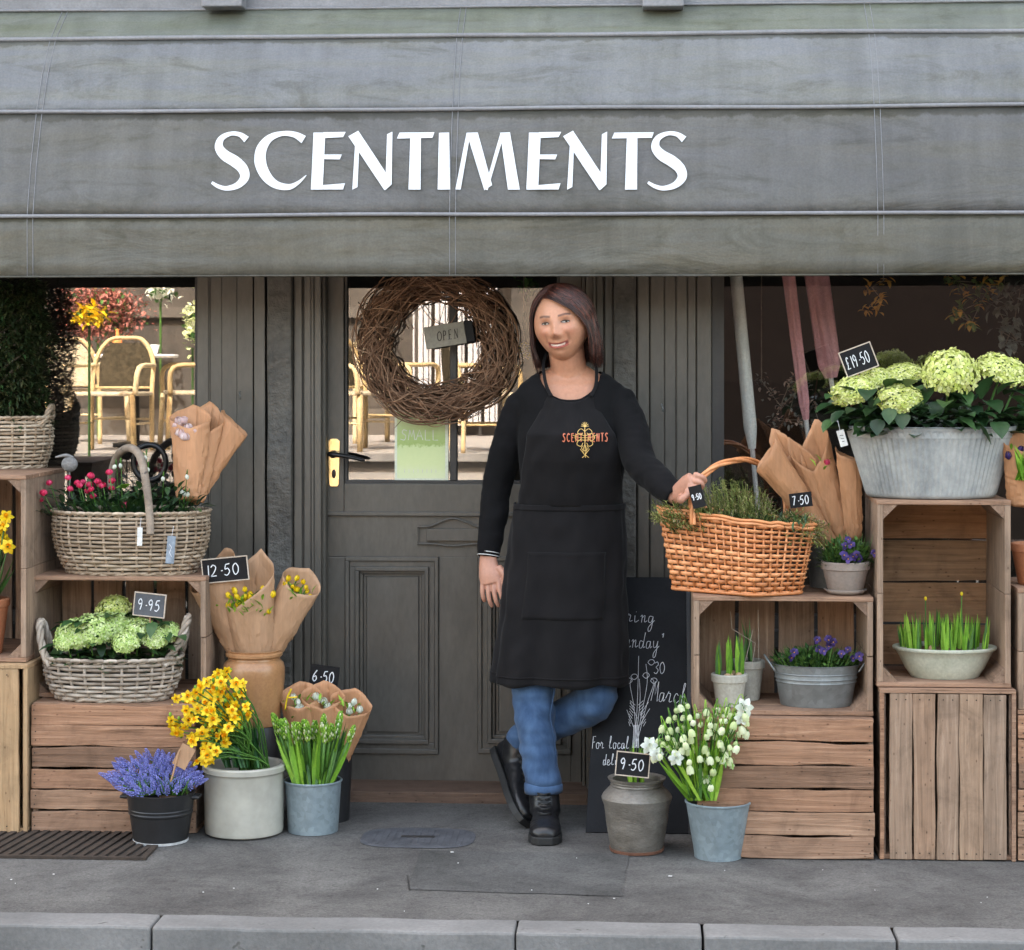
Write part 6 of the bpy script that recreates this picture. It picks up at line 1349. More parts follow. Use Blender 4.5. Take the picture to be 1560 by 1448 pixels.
for i, (ch, wd_) in enumerate(zip('OPEN', (1, .8, .8, 1))):
    for li, line in enumerate(GL[ch]):
        thin = (ch == 'N' and li in (0, 2)); pts = [V((-.042+i*.0185+(a_-.0)*.0145*wd_+b_*.003, -.0075, (b_-.5)*.030)) for a_, b_ in line]
        pts = catmull(pts, 5) if ch in 'OP' and len(pts) > 2 else pts; mb.ribbon([Q @ q for q in pts], .0014 if thin else .0028)
        if ch in 'PEN' and li == 0: mb.ribbon([Q @ V((-.042+i*.0185-.001, -.0075, -.015)), Q @ V((-.042+i*.0185+.006, -.0075, -.015))], .0014)
mb.build('lettering', M['ink'], t)
mb = MB(); mb.tube([Q @ V((-.03, 0, h_/2)), V((.0, .01, .16))], .001, 4); mb.tube([Q @ V((.03, 0, h_/2)), V((.0, .01, .16))], .001, 4); mb.build('cord', M['bmetal'], t)
p = P(642, 679, DY+.018); t = thing('poster', 'green and white paper poster taped to the left door pane', 'poster', p); kk = sc(642, DY); w_, h_ = 82/kk, 108/kk
def pm():
    m, nt, b = nmat('poster_print'); g = N(nt, 'ShaderNodeTexCoord'); sp = N(nt, 'ShaderNodeSeparateXYZ'); nt.links.new(g.outputs['Generated'], sp.inputs[0]); f = noise_n(nt, texco(nt), 60, 4, .7)
    a = N(nt, 'ShaderNodeMath', operation='MULTIPLY_ADD'); nt.links.new(f, a.inputs[0]); a.inputs[1].default_value = .25; nt.links.new(sp.outputs[2], a.inputs[2])
    r = ramp(nt, [(.05, (.70, .74, .50)), (.35, (.62, .70, .36)), (.60, (.55, .64, .32)), (.64, (.30, .42, .12)), (.85, (.42, .53, .22)), (1, (.50, .58, .30))], a.outputs[0]); nt.links.new(r.outputs[0], b.inputs['Base Color']); b.inputs['Roughness'].default_value = .4; return m
mb = MB(); mb.box(-w_/2, w_/2, 0, .0008, -h_/2, h_/2); mb.build('paper', surf('poster_paper', (.62, .66, .52), (.74, .78, .64), 6, .5, .0), t)
mb = MB(); mb.box(-w_/2+.008, w_/2-.010, -.0006, -.0001, -h_/2+.008, h_/2-.006); mb.build('print', pm(), t)
mb = MB(); write(mb, 'SMALL', .034, .0022, adv=.026, M_=Matrix.Translation((-.005, -.0012, .035)), asp=.75, slant=0, y=0); write(mb, 'IIIIIIII', .012, .0016, adv=.015, M_=Matrix.Translation((0, -.0012, -.085)), slant=0, y=0); mb.build('lettering', M['creamfl'] if 0 else M['tagw'], t)

# ================================================================== BEHIND THE RIGHT WINDOW
for i, (pa, pb, w0, w1, mt, lab) in enumerate((((1120, 405), (1146, 684), .020, .022, surf('pale_pole_paint', (.72, .75, .72), (.85, .87, .83), 4, .4, .1), 'slim pale rolled parasol leaning behind the right window glass'), ((1200, 405), (1228, 640), .022, .016, surf('faded_pink_cloth', (.66, .30, .32), (.80, .42, .44), 5, .8, .3), 'narrow furled pink parasol behind the right window'), ((1242, 400), (1266, 576), .040, .034, surf('dusty_pink_cloth', (.60, .29, .32), (.76, .42, .44), 5, .8, .3), 'wider furled pink parasol behind the right window'))):
    Yp = .14+.05*i; a, b = P(*pa, Yp), P(*pb, Yp); t = thing('furled_parasol', lab, 'parasol', b, 0, 'furled parasols in the right window'); S = MB(); rows = []
    ax = a-b; A, B, C_ = frame(ax); n = 32; ax = ax*1.5
    for j in range(14):
        u = j/13; rad = w1+(w0-w1)*u; rows.append([ax*u+(A*cos(2*pi*k/n)+B*sin(2*pi*k/n))*rad*(1+(.16 if i else .03)*cos(5*2*pi*k/n+u*2))*(.55 if j == 0 else 1) for k in range(n)])
    S.grid(rows, closed=True); S.build('cloth', mt, t, smooth=True); S = MB(); S.tube([-ax*.25, ax*1.05], .008, 8); S.build('pole', M['tagw'], t)
def spray(name, lab, pts, Y, mats, L, n, wd=.6, branch=True):
    c = P(*pts[0], Y); t = thing(name, lab, 'plant', c); S = MB(); 
    for (x, y) in pts:
        p = local(t, x, y, Y+R.uniform(-.05, .05))
        for i in range(n): S.leaf(p+V((R.gauss(0, .012), R.gauss(0, .012), R.gauss(0, .012))), V((R.gauss(0, 1), R.gauss(-.5, .6), R.gauss(0, .8))), L*R.uniform(.7, 1.2), L*wd, mi=R.choice(range(len(mats))))
    S.build('leaves', mats, t); S = MB()
    for i, (x, y) in enumerate(pts[:-1]):
        S.tube([local(t, x, y, Y), local(t, *pts[i+1], Y)], .0015, 5)
    S.tube([local(t, *pts[0], Y), V((0, 0, .5))], .002, 5); S.build('branch', M['bark'], t); return t
gold = isl('golden_leaf', (.75, .38, .07), (.88, .55, .14), .6, .2); grn2 = isl('muted_green_leaf', (.12, .18, .06), (.22, .30, .10), .6, .1); gry = isl('grey_eucalyptus', (.18, .19, .17), (.30, .31, .28), .7, .1)
spray('hanging_spray', 'small golden star leaves hanging behind the right window', [(1346, 428), (1328, 438), (1342, 455), (1324, 466), (1334, 470)], .12, [gold], .026, 8)
spray('hanging_spray', 'orange and green leafy spray hanging near the window top right', [(1500, 428), (1485, 436), (1460, 432), (1470, 450), (1490, 462), (1455, 478), (1476, 490), (1462, 468), (1480, 492), (1505, 440), (1520, 432), (1450, 428)], .12, [gold, grn2, grn2], .030, 11)
spray('hanging_spray', 'grey eucalyptus branch hanging at the right window corner', [(1530, 440), (1545, 460), (1520, 470), (1535, 500), (1550, 520), (1525, 505), (1530, 530), (1545, 490), (1555, 440), (1515, 460)], .16, [gry], .036, 10)
spray('hanging_spray', 'dim dried seed heads low behind the right window beside the parasols', [(1160, 580), (1175, 600), (1190, 620), (1210, 600), (1200, 640), (1220, 640), (1240, 620), (1250, 650), (1180, 640), (1205, 580), (1230, 590)], .28, [gry, M['heathfl']], .018, 16)
spray('hanging_spray', 'green leafy sprig behind the door glass right of the wreath', [(800, 436), (808, 440), (795, 441), (815, 436)], .2, [M['leaf']], .03, 10)
spray('hanging_spray', 'yellow bloom behind the door glass beside the hair', [(798, 530), (799, 540)], .15, [M['yellow']], .014, 14)
# ================================================================== THE WOMAN
def skinmat():
    m, nt, b = nmat('skin'); a = N(nt, 'ShaderNodeAttribute'); a.attribute_name = 'tone'
    f = noise_n(nt, texco(nt), 90, 5, .6); r = ramp(nt, [(.3, (.90, .87, .86)), (.7, (1.06, 1.05, 1.05))], f); c = mixc(nt, 1, a.outputs['Color'], r.outputs[0], 'MULTIPLY')
    nt.links.new(c, b.inputs['Base Color']); b.inputs['Roughness'].default_value = .42; b.inputs['Subsurface Weight'].default_value = .12; b.inputs['Subsurface Radius'].default_value = (.012, .005, .003); b.inputs['Subsurface Scale'].default_value = .5
    b.inputs['Specular IOR Level'].default_value = .4; bumpn(nt, b, f, .08, .001); return m
def cloth(name, c1, c2, rough=.85, scale=14, weave=420, sheen=.1, strength=.25):
    m, nt, b = nmat(name); f = noise_n(nt, texco(nt, (1, 1, .6)), scale, 5, .6, .3); r = ramp(nt, [(.3, c1), (.7, c2)], f); nt.links.new(r.outputs[0], b.inputs['Base Color'])
    b.inputs['Roughness'].default_value = rough; b.inputs['Sheen Weight'].default_value = sheen; b.inputs['Specular IOR Level'].default_value = .12
    f2 = noise_n(nt, texco(nt), weave, 2, .5); bumpn(nt, b, f2, strength, .0015); return m
M['skin'] = skinmat(); M['knit'] = cloth('black_knit', (.004, .004, .0045), (.0065, .006, .007), sheen=.03); M['apron'] = cloth('black_apron_cloth', (.0066, .0060, .0066), (.0098, .0088, .0096), sheen=.05)
M['denim'] = cloth('blue_denim', (.024, .050, .110), (.085, .150, .270), .8, 12, 300, .1, .4); M['leather'] = surf('black_leather', (.008, .008, .009), (.016, .016, .018), 14, .34, .3, fine=90, bdist=.002)
M['sole'] = plain('boot_sole_rubber', (.012, .012, .012), .6); M['hair'] = isl('dark_auburn_hair', (.007, .0035, .003), (.034, .012, .010), .38, c3=(.15, .046, .030), spec=.5)
M['hairbase'] = plain('hair_shadow_brown', (.014, .008, .007), .7); M['eyew'] = plain('eye_white', (.34, .30, .27), .3); M['iris'] = plain('iris_brown', (.030, .020, .012), .15); M['lash'] = plain('lash', (.03, .016, .012), .6)
M['gold'] = plain('gold_print', (.62, .40, .12), .5); M['copper'] = plain('copper_print', (.52, .14, .07), .5)
TYP = -.33                                   # plane of the torso
base = G(832, 1270)
woman = thing('person', 'smiling woman in black top, black apron, jeans and ankle boots holding the basket handle', 'person', base)
OB = V(base)
def J(px, py, Y): return P(px, py, Y)-OB
kt = sc(870, TYP)
def evaluated(o):
    dg = bpy.context.evaluated_depsgraph_get(); me = bpy.data.meshes.new_from_object(o.evaluated_get(dg)); return me
def fused(mb, name, mat, voxel, smooth, fold=None, parent=woman):
    o = mb.build(name, mat, None); m = o.modifiers.new('r', 'REMESH'); m.mode = 'VOXEL'; m.voxel_size = voxel; m.adaptivity = 0
    if smooth: s = o.modifiers.new('s', 'SMOOTH'); s.factor = .5; s.iterations = smooth
    bpy.context.view_layer.update(); me = evaluated(o); old = o.data; o.modifiers.clear(); o.data = me; bpy.data.meshes.remove(old)
    if fold:
        nm = [v.normal.copy() for v in me.vertices]
        for v, n in zip(me.vertices, nm): v.co += n*fold(v.co)
    me.polygons.foreach_set('use_smooth', [True]*len(me.polygons)); me.materials.clear(); me.materials.append(mat); o.parent = parent; me.name = name; me.update(); return o
def limb(mb, js, rs, n=18, flat=None, k=6):
    pts = catmull(js, k); m = len(pts); rr = [lerpl(rs, i/(m-1)) for i in range(m)]
    # rounded ends
    t0 = (pts[0]-pts[1]).normalized(); t1 = (pts[-1]-pts[-2]).normalized(); a = rr[0]; b = rr[-1]
    pts = [pts[0]+t0*a*.62, pts[0]+t0*a*.4]+pts+[pts[-1]+t1*b*.4, pts[-1]+t1*b*.62]; rr = [a*.35, a*.75]+rr+[b*.75, b*.35]; mb.tube(pts, rr, n, flat=flat)
def rings(mb, rows, n=36, grow=0, dgrow=0):
    """rows: (py, left px, right px, half depth, Y centre)"""
    q = []
    R_ = []
    for i in range(len(rows)-1):
        for j in range(4):
            t = j/4; a, b = rows[i], rows[i+1]; s = t*t*(3-2*t)*.5+t*.5; R_.append([a[k]+(b[k]-a[k])*(s if k else t) for k in range(5)])
    R_.append(list(rows[-1]))
    for py, l, r, d, Y in R_:
        c = J((l+r)/2, py, Y); w_ = (r-l)/2/kt+grow
        q.append([c+V((sin(2*pi*k/n)*w_*(abs(cos(2*pi*k/n))**.0), -cos(2*pi*k/n)*(d+grow+dgrow), 0)) for k in range(n)])
    mb.grid(q, closed=True); mb.add(q[0], [tuple(range(n))]); mb.add(q[-1], [tuple(range(n-1, -1, -1))])
TOR = [(552, 850, 890, .042, -.32), (564, 828, 908, .052, -.32), (576, 810, 930, .066, -.325), (589, 794, 946, .080, -.328), (603, 786, 955, .090, -.33), (630, 790, 953, .105, -.335), (665, 792, 952, .128, -.35), (700, 794, 950, .122, -.345), (745, 796, 944, .108, -.335), (790, 786, 948, .115, -.335), (850, 778, 950, .128, -.33), (930, 780, 950, .125, -.33), (985, 800, 930, .10, -.33)]
HC = J(856, 495, -.375)                      # centre of the head
HR = Matrix.Rotation(radians(7), 4, 'Y') @ Matrix.Rotation(radians(-11), 4, 'Z') @ Matrix.Rotation(radians(2), 4, 'X')
HR = Matrix.Rotation(radians(-7), 4, 'Y') @ Matrix.Rotation(radians(-11), 4, 'Z')
HM = Matrix.Translation(HC) @ HR; HMI = HM.inverted()
hx, hy, hz = .0855, .096, .111
def gs(x, z, cx, cz, sx, sz): return math.exp(-((x-cx)/sx)**2-((z-cz)/sz)**2)
def sst(a, b, x): t = max(0, min(1, (x-a)/(b-a))); return t*t*(3-2*t)
def headp(d):
    x, y, z = d.x*hx, d.y*hy, d.z*hz
    low = sst(-.01, -.105, z); x *= 1-.185*low; 
    if y > 0: y *= 1-.35*low
    f = sst(.15, -.35, d.y)
    y += -.010*f*sst(-.02, -.09, z)*(1-abs(x)/.09)      # chin forward
    if f > 0:
        e = 0
        e += .0125*gs(x, z, 0, -.006, .0095, .021)+.019*gs(x, z, 0, -.027, .0115, .0115)+.008*gs(x, z, .0115, -.032, .008, .008)+.008*gs(x, z, -.0115, -.032, .008, .008)
        e -= .0095*gs(x, z, .031, .007, .017, .011)+.0095*gs(x, z, -.031, .007, .017, .011)
        e += .0035*gs(x, z, .03, .026, .020, .007)+.0035*gs(x, z, -.03, .026, .020, .007)
        e += .0085*gs(x, z, .039, -.021, .019, .017)+.0085*gs(x, z, -.039, -.021, .019, .017)
        m_ = z-7.5*x*x; e += .0030*gs(x, m_, 0, -.0545, .026, .0035)+.0062*gs(x, m_, 0, -.0700, .020, .0050)-.0060*gs(x, m_, 0, -.0615, .029, .0028)
        e += .006*gs(x, z, 0, -.095, .018, .012)-.003*gs(x, z, 0, -.078, .022, .005)
        for s in (-1, 1): e -= .0055*gs(s*x, z, .0340, -.044, .0038, .015)
        y -= e*f
    return V((x, y, z))
def toneat(p):
    """colour of the skin at a point of the body"""
    q = HMI @ p; x, z = q.x, q.z; c = V((.49, .245, .150))
    if q.y < -.02 and -.12 < z < .12 and abs(x) < .09:
        ck = .8*(gs(x, z, .040, -.022, .02, .018)+gs(x, z, -.040, -.022, .02, .018))+.5*gs(x, z, 0, -.028, .014, .012); c = c.lerp(V((.46, .16, .10)), min(1, ck*.55))
        lz = z-7.5*x*x+.0620; up_ = sst(.0082, .0058, lz) if lz > 0 else sst(.0118, .0085, -lz); lip = up_*sst(.034, .029, abs(x)); c = c.lerp(V((.36, .085, .07)), lip*.9)
        te = sst(.0034, .0020, abs(lz))*sst(.0255, .020, abs(x)); c = c.lerp(V((.66, .54, .45)), te*.9); ln_ = sst(.0052, .0036, abs(lz))*(1-te)*sst(.033, .029, abs(x)); c = c.lerp(V((.13, .03, .025)), min(1, ln_*.85))
        for s in (-1, 1):
            bz = .0285-.25*max(0, s*x-.034)+.16*(s*x-.026); br = sst(.0048, .0020, abs(z-bz))*sst(.010, .014, s*x)*sst(.052, .046, s*x); c = c.lerp(V((.07, .03, .02)), br*.85)
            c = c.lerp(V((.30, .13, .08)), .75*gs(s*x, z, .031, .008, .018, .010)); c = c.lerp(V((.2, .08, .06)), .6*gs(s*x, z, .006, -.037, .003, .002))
            c = c.lerp(V((.34, .16, .10)), .8*gs(s*x, z, .0345, -.044, .004, .015))  # smile folds: the shade of the crease painted into the skin colour
    if q.z < -.06: c = c.lerp(V((.46, .225, .137)), sst(-.06, -.15, q.z)) if q.z > -.35 else V((.46, .235, .165))
    return c
body = MB()
vs = []; fs = []; nu, nv = 72, 54
for j in range(nv+1):
    ph = pi*j/nv
    for i in range(nu): a = 2*pi*i/nu; vs.append(HM @ headp(V((sin(ph)*sin(a), -sin(ph)*cos(a), cos(ph)))))
for j in range(nv):
    for i in range(nu): fs.append((j*nu+i, (j+1)*nu+i, (j+1)*nu+(i+1) % nu, j*nu+(i+1) % nu))
body.add(vs, fs)
for s in (-1, 1):   # ears
    c = HM @ V((s*.0775, .008, -.004)); body.M = Matrix.Translation(c) @ HR @ Matrix.Rotation(s*radians(-18), 4, 'Z'); body.ball((0, 0, 0), .030, n=14, m=10, ax=(.22, .50, 1.0)); body.ball((0, -.002, -.022), .010, n=10, m=8, ax=(.5, .8, 1)); body.M = None
limb(body, [HM @ V((0, .012, -.045)), J(866, 560, -.335), J(868, 590, -.32)], [.056, .055, .062], 24)
rings(body, TOR, grow=-.008)
SHL, ELL, WRL = J(796, 613, -.325), J(757, 742, -.29), J(744, 846, -.335)
SHR, ELR, WRR = J(944, 610, -.335), J(975, 706, -.49), J(1028, 757, -.655)
GR = P(1056, 745, GYc-.072)-OB              # the place the hand grips
limb(body, [SHL, SHL.lerp(ELL, .5), ELL, ELL.lerp(WRL, .5), WRL], [.048, .042, .036, .034, .025])
limb(body, [SHR, SHR.lerp(ELR, .5), ELR, ELR.lerp(WRR, .5), WRR], [.048, .042, .036, .034, .025])
HIPL, KNL, ANL = J(818, 900, -.33), J(813, 1068, -.42), J(828, 1205, -.465)
HIPR, KNR, ANR = J(892, 900, -.33), J(915, 1066, -.405), J(790, 1128, -.265)
limb(body, [HIPL, KNL, ANL], [.070, .044, .033]); limb(body, [HIPR, KNR+V((-.012, 0, 0))], [.070, .040]); limb(body, [KNR+V((-.014, 0, 0)), ANR], [.040, .032])
# hanging hand: back of the hand to the viewer, thumb on the inner side
def chain(pts, rs): 
    m = catmull(pts, 4); body.tube([m[0]]+m+[m[-1]+(m[-1]-m[-2]).normalized()*rs[-1]*.7], [rs[0]*.5]+[lerpl(rs, i/(len(m)-1)) for i in range(len(m))]+[rs[-1]*.45], 10)
def jj(l): return [J(a, b, c) for a, b, c in l]
def palm(pts, w_, th, wdir):
    """flattened block from wrist to knuckles; w_ half widths, th half thickness"""
    m = catmull(pts, 4); rows = []
    for i, p in enumerate(m):
        t = (m[min(i+1, len(m)-1)]-m[max(i-1, 0)]).normalized(); a = (wdir-t*wdir.dot(t)).normalized(); b = t.cross(a); ww = lerpl(w_, i/(len(m)-1)); tt = lerpl(th, i/(len(m)-1))
        rows.append([p+a*cos(2*pi*k/20)*ww+b*sin(2*pi*k/20)*tt for k in range(20)])
    body.grid(rows, closed=True); body.add(rows[0], [tuple(range(20))]); body.add(rows[-1], [tuple(range(19, -1, -1))])
WD = V((.93, -.36, 0))
palm(jj([(744, 842, -.338), (744, 858, -.342), (746, 876, -.352), (748, 890, -.358)]), [.025, .031, .037, .034], [.019, .018, .017, .013], WD)
for o_, L, y0 in ((-.0285, .060, 0), (-.0095, .072, 2), (.0095, .070, 2), (.0275, .062, 0)):
    k0 = J(748, 888+y0, -.358)+WD*o_; d1 = V((.06, -.25, -1)).normalized(); d2 = V((.22, .0, -1)).normalized(); d3 = V((.35, .45, -.8)).normalized()
    sp_ = WD*(o_*.22); chain([k0+V((0, .004, .012)), k0+d1*.004, k0+d1*L*.42+sp_*.4, k0+d1*L*.42+d2*L*.36+sp_*.8, k0+d1*L*.42+d2*L*.36+d3*L*.26+sp_], [.0084, .0084, .0078, .0073, .0060])
th0 = J(751, 864, -.352)+WD*.018; chain([th0, th0+V((.017, -.010, -.018)), th0+V((.024, -.014, -.046)), th0+V((.020, -.012, -.070))], [.012, .0115, .0098, .0075])
# gripping hand on the hoop handle
gd = (GR-WRR).normalized(); wd2 = V((-.30, -.28, .9)).normalized()
kn = WRR+gd*.085+V((0, -.012, .018)); palm([WRR, WRR+gd*.03+V((0, -.004, .008)), WRR+gd*.06+V((0, -.008, .014)), kn], [.024, .030, .034, .033], [.019, .018, .017, .013], V((-.45, .15, .88)))
hd_ = (P(1070, 727, GYc-.06)-P(1055, 760, GYc-.072)).normalized()   # direction of the handle
for i, (o_, L) in enumerate(((-.029, .056), (-.010, .066), (.009, .068), (.027, .060))):
    q = GR+hd_*(o_+.006); out = V((.35, -.93, .05)); top = V((.55, .1, .5)).normalized()
    chain([kn+hd_*o_*.9, q+V((-.012, -.013, .012)), q+V((.012, -.019, .006)), q+V((.021, -.004, -.007)), q+V((.010, .012, -.014))], [.0088, .0086, .0080, .0073, .0062])
tq = GR-hd_*.028; chain([WRR+gd*.03+V((.0, -.012, -.012)), tq+V((-.024, -.016, -.006)), tq+V((-.010, -.021, .006)), tq+V((.008, -.021, .016))], [.013, .0115, .0098, .0078])
bo = fused(body, 'body', M['skin'], .0026, 2)
me = bo.data
ca = me.color_attributes.new('tone', 'FLOAT_COLOR', 'POINT'); buf = []
for v in me.vertices: c = toneat(v.co); buf += [c.x, c.y, c.z, 1]
ca.data.foreach_set('color', buf)
# eyes
def facey(x, z):
    lo = HM @ V((x, -.14, z)); dr_ = (HR.to_3x3() @ V((0, 1, 0))); ok, loc, n_, i_ = bo.ray_cast(lo, dr_); return (HMI @ loc).y if ok else -.09
bpy.context.view_layer.update()
E = MB(); E.M = HM.copy()
for s in (-1, 1):
    cx_, cz_ = s*.0315, .0065; rows = []
    def lid(u, k): x = cx_+.0128*u; return V((x, 0, cz_+.0036*k*(1-u*u)**.75 if k > 0 else cz_+.0024*k*(1-u*u)**.8))
    vs = []
    for k in (-1, -.5, 0, .5, 1):
        row = []
        for i in range(9): u = -1+i/4; p = lid(u, k); y = facey(p.x, p.z); p.y = y-.0010-.0012*(1-u*u); row.append(p)
        rows.append(row)
    E.grid(rows, 0)
    ic = V((cx_+.0012, 0, cz_+.0004)); ic.y = facey(ic.x, ic.z)-.0026; E.add([ic+V((cos(2*pi*i/16)*.0054, -0.0002, max(-.0025, min(.0033, sin(2*pi*i/16)*.0054)))) for i in range(16)], [tuple(range(15, -1, -1))], 1)
    E.add([ic+V((cos(2*pi*i/12)*.0022, -.0005, max(-.0022, sin(2*pi*i/12)*.0024))) for i in range(12)], [tuple(range(11, -1, -1))], 2)
    up = [lid(-1+i/5, 1) for i in range(11)]
    for p in up: p.y = facey(p.x, p.z)-.0024; p.z += .0006
    E.tube(up, [.0010, .0019, .0022, .0020, .0012], 5, mi=2); lw_ = [lid(-1+i/5, -1) for i in range(11)]
    for p in lw_: p.y = facey(p.x, p.z)-.0014; p.z -= .0002
    E.tube(lw_, .0005, 4, mi=2)
E.build('eyes', [M['eyew'], M['iris'], M['lash']], bo, smooth=True)
# hair: under shell and clumps of strands
def sc_pt(az, el, g=1.0): a, e = radians(az), radians(el); return V((sin(a)*cos(e)*(hx+(.019 if a > 0 else .009))*g, -cos(a)*cos(e)*(hy+.010)*g+.004, sin(e)*(hz+.012)*g))
H = MB(); H.M = HM.copy(); rows = []
for az in range(-180, 181, 6):
    aa = abs(az); lo = 58 if aa < 40 else (58-(aa-40)*2.2 if aa < 66 else 0); row = [sc_pt(az, 90-(90-lo)*j/10, .965) for j in range(11)]
    p = row[-1]; hang = 0 if aa < 70 else min(1, (aa-70)/12)
    for j in range(1, 7): row.append(V((p.x*(1-.08*hang*j/6), p.y*(1-.12*hang*j/6)+(.004*j*hang), p.z-hang*.125*j/6)))
    rows.append(row)
H.grid(rows); H.build('hair', M['hairbase'], woman, smooth=True)
HS = MB(); HS.M = HM.copy(); hr = random.Random(5)
def strand(az0, el0, az1, el1, zend, inward=.10, rad=.0019, ctrl=None, flip=0):
    g0 = hr.uniform(.975, 1.045); pts = []; wv = hr.uniform(0, 6); wa = hr.uniform(.0, .0035)
    for i in range(8):
        t = i/7; az = az0+(az1-az0)*(t**.55 if abs(az1) > 60 else t); el = el0+(el1-el0)*t**1.35; pts.append(sc_pt(az, el, g0*(1+.03*sin(pi*t))))
    p = pts[-1]; n = 6
    for j in range(1, n+1):
        t = j/n; k = 1+.09*sin(pi*t*.75)-inward*t*t+wa*14*sin(wv+t*5)*t; pts.append(V((p.x*k+hr.uniform(-.0012, .0012), p.y*(1-.08*t)+.008*t, p.z+(zend-p.z)*t)))
    HS.tube(pts, [rad*.5, rad*.9, rad, rad*.8, rad*.2], 5, flat=.7)
for i in range(900):
    side = 1 if hr.random() < .55 else -1; az1 = side*hr.uniform(66 if side > 0 else 74, 180); z0 = hr.uniform(-.142, -.100)-(.006 if side > 0 else 0)
    strand(-8 if abs(az1) < 120 else hr.uniform(-30, 30)+(0 if abs(az1) < 150 else 0), hr.uniform(66, 88), az1, hr.uniform(-4, 6), z0, inward=hr.uniform(.02, .16))
for i in range(330):   # fringe swept from the parting to the right
    t = hr.random(); strand(-24+hr.uniform(-7, 7), 44+t*34, 56+hr.uniform(0, 22), 6+hr.uniform(-12, 14)-6*t, hr.uniform(-.128, -.09), inward=.05)
for i in range(120):    # short side on the left of the parting
    strand(-24+hr.uniform(-6, 4), 52+hr.uniform(0, 28), -66-hr.uniform(0, 14), 4+hr.uniform(-8, 8), hr.uniform(-.125, -.10), inward=.16)
for i in range(90):    # loose flyaway hairs
    sd = 1 if hr.random() < .6 else -1; strand(hr.uniform(-30, 30), hr.uniform(55, 85), sd*hr.uniform(66, 150), hr.uniform(-10, 10), hr.uniform(-.15, -.09), inward=hr.uniform(-.14, .2), rad=.0009)
hso = HS.build('hair_strands', M['hair'], woman, smooth=True)
# black top
sw = MB(); rings(sw, TOR, grow=.004)
limb(sw, [SHL+V((.004, 0, -.006)), SHL.lerp(ELL, .5)+V((-.004, 0, 0)), ELL, ELL.lerp(WRL, .5), WRL], [.055, .051, .044, .041, .033], 24)
limb(sw, [SHR+V((-.004, 0, -.006)), SHR.lerp(ELR, .5)+V((.006, 0, 0)), ELR, ELR.lerp(WRR, .5), WRR], [.055, .052, .047, .042, .032], 24)
def foldn(amp, s1, st=(1, 1, 1)):
    def f(p): q = V((p.x*st[0], p.y*st[1], p.z*st[2])); return amp*(noise.noise(q*s1)+.5*noise.noise(q*s1*2.3+V((3, 3, 3))))
    return f
so = fused(sw, 'black_top', M['knit'], .006, 5, lambda p: foldn(.0045, 16, (1, 1, 1.4))(p)*(1 if (p.x < J(785, 0, TYP).x or p.x > J(955, 0, TYP).x) else .25))
bm = bmesh.new(); bm.from_mesh(so.data); nc = J(868, 563, -.40); kill = []
def in_neck(p):
    dx = (p.x-nc.x)/(47/kt); dz = (p.z-nc.z)/(47/kt)
    if p.y < J(868, 580, -.33).y+.02: return dx*dx+dz*dz < 1 or (abs(dx) < .98 and dz > 0)
    return p.z > nc.z+.002 and abs(dx) < 1.0 or (dx*dx+((p.z-nc.z)/(12/kt))**2 < 1)
WRLc, WRRc = (WRL-ELL).normalized(), (WRR-ELR).normalized()
for f in bm.faces:
    c = f.calc_center_median()
    if in_neck(c) or (c-WRL).dot(WRLc) > .004 and (c-WRL).length < .12 or ((c-WRR).dot(WRRc) > .006 and (c-WRR).length < .12): kill.append(f)
bmesh.ops.delete(bm, geom=kill, context='FACES')
for _ in range(6):     # even out the cut edge
    ed = [v for v in bm.verts if v.is_boundary]; new = {}
    for v in ed:
        nb = [e.other_vert(v) for e in v.link_edges if e.is_boundary]
        if len(nb) == 2: new[v] = v.co*.4+(nb[0].co+nb[1].co)*.3
    for v, c in new.items(): v.co = c
bm.to_mesh(so.data); bm.free(); sm = so.modifiers.new('solid', 'SOLIDIFY'); sm.thickness = .003; sm.offset = 1
mb = MB()
for d_ in (.0, .010):
    c = WRL-WRLc*(d_-.002); a = WRLc.cross(V((0, 1, 0))).normalized(); b = WRLc.cross(a); mb.tube([c+(a*cos(2*pi*i/30)+b*sin(2*pi*i/30))*.0345 for i in range(30)], .0014, 6, closed=True)
mb.build('cuff_stripe', M['tagw'], woman, smooth=True)
# jeans
je = MB(); limb(je, [HIPL, HIPL.lerp(KNL, .5), KNL, KNL.lerp(ANL, .5), ANL+V((0, .0, .018))], [.090, .078, .064, .058, .053], 28)
limb(je, [HIPR, HIPR.lerp(KNR, .5), KNR+V((-.01, 0, .0))], [.085, .070, .064], 28); limb(je, [KNR+V((-.012, 0, -.004)), KNR.lerp(ANR, .5), ANR+V((.0, -.0, .00))], [.064, .060, .050], 28)
def jf(p):
    d = min((p-ANL).length, (p-KNL).length*1.2); a = .005+.009*math.exp(-d*8); return a*noise.noise(V((p.x*9, p.y*9, p.z*30)))+.003*noise.noise(p*22)
jo = fused(je, 'jeans', M['denim'], .006, 4, jf)
mb = MB(); c = ANL+V((0, 0, .012)); mb.grid([[c+V((cos(a)*r_, sin(a)*r_, z_+.004*noise.noise(V((cos(a), sin(a), z_*30)))) ) for a in [2*pi*i/28 for i in range(28)]] for r_, z_ in ((.050, -.012), (.058, -.016), (.0595, -.004), (.059, .010), (.055, .014))], closed=True)
mb.build('turned_cuff', M['denim'], jo, smooth=True)
mb = MB(); mb.tube([J(846, 1045, -.495), J(838, 1090, -.475), J(846, 1140, -.47), J(848, 1185, -.475)], .0013, 5); mb.build('seam_stitch', M['denim'], jo)
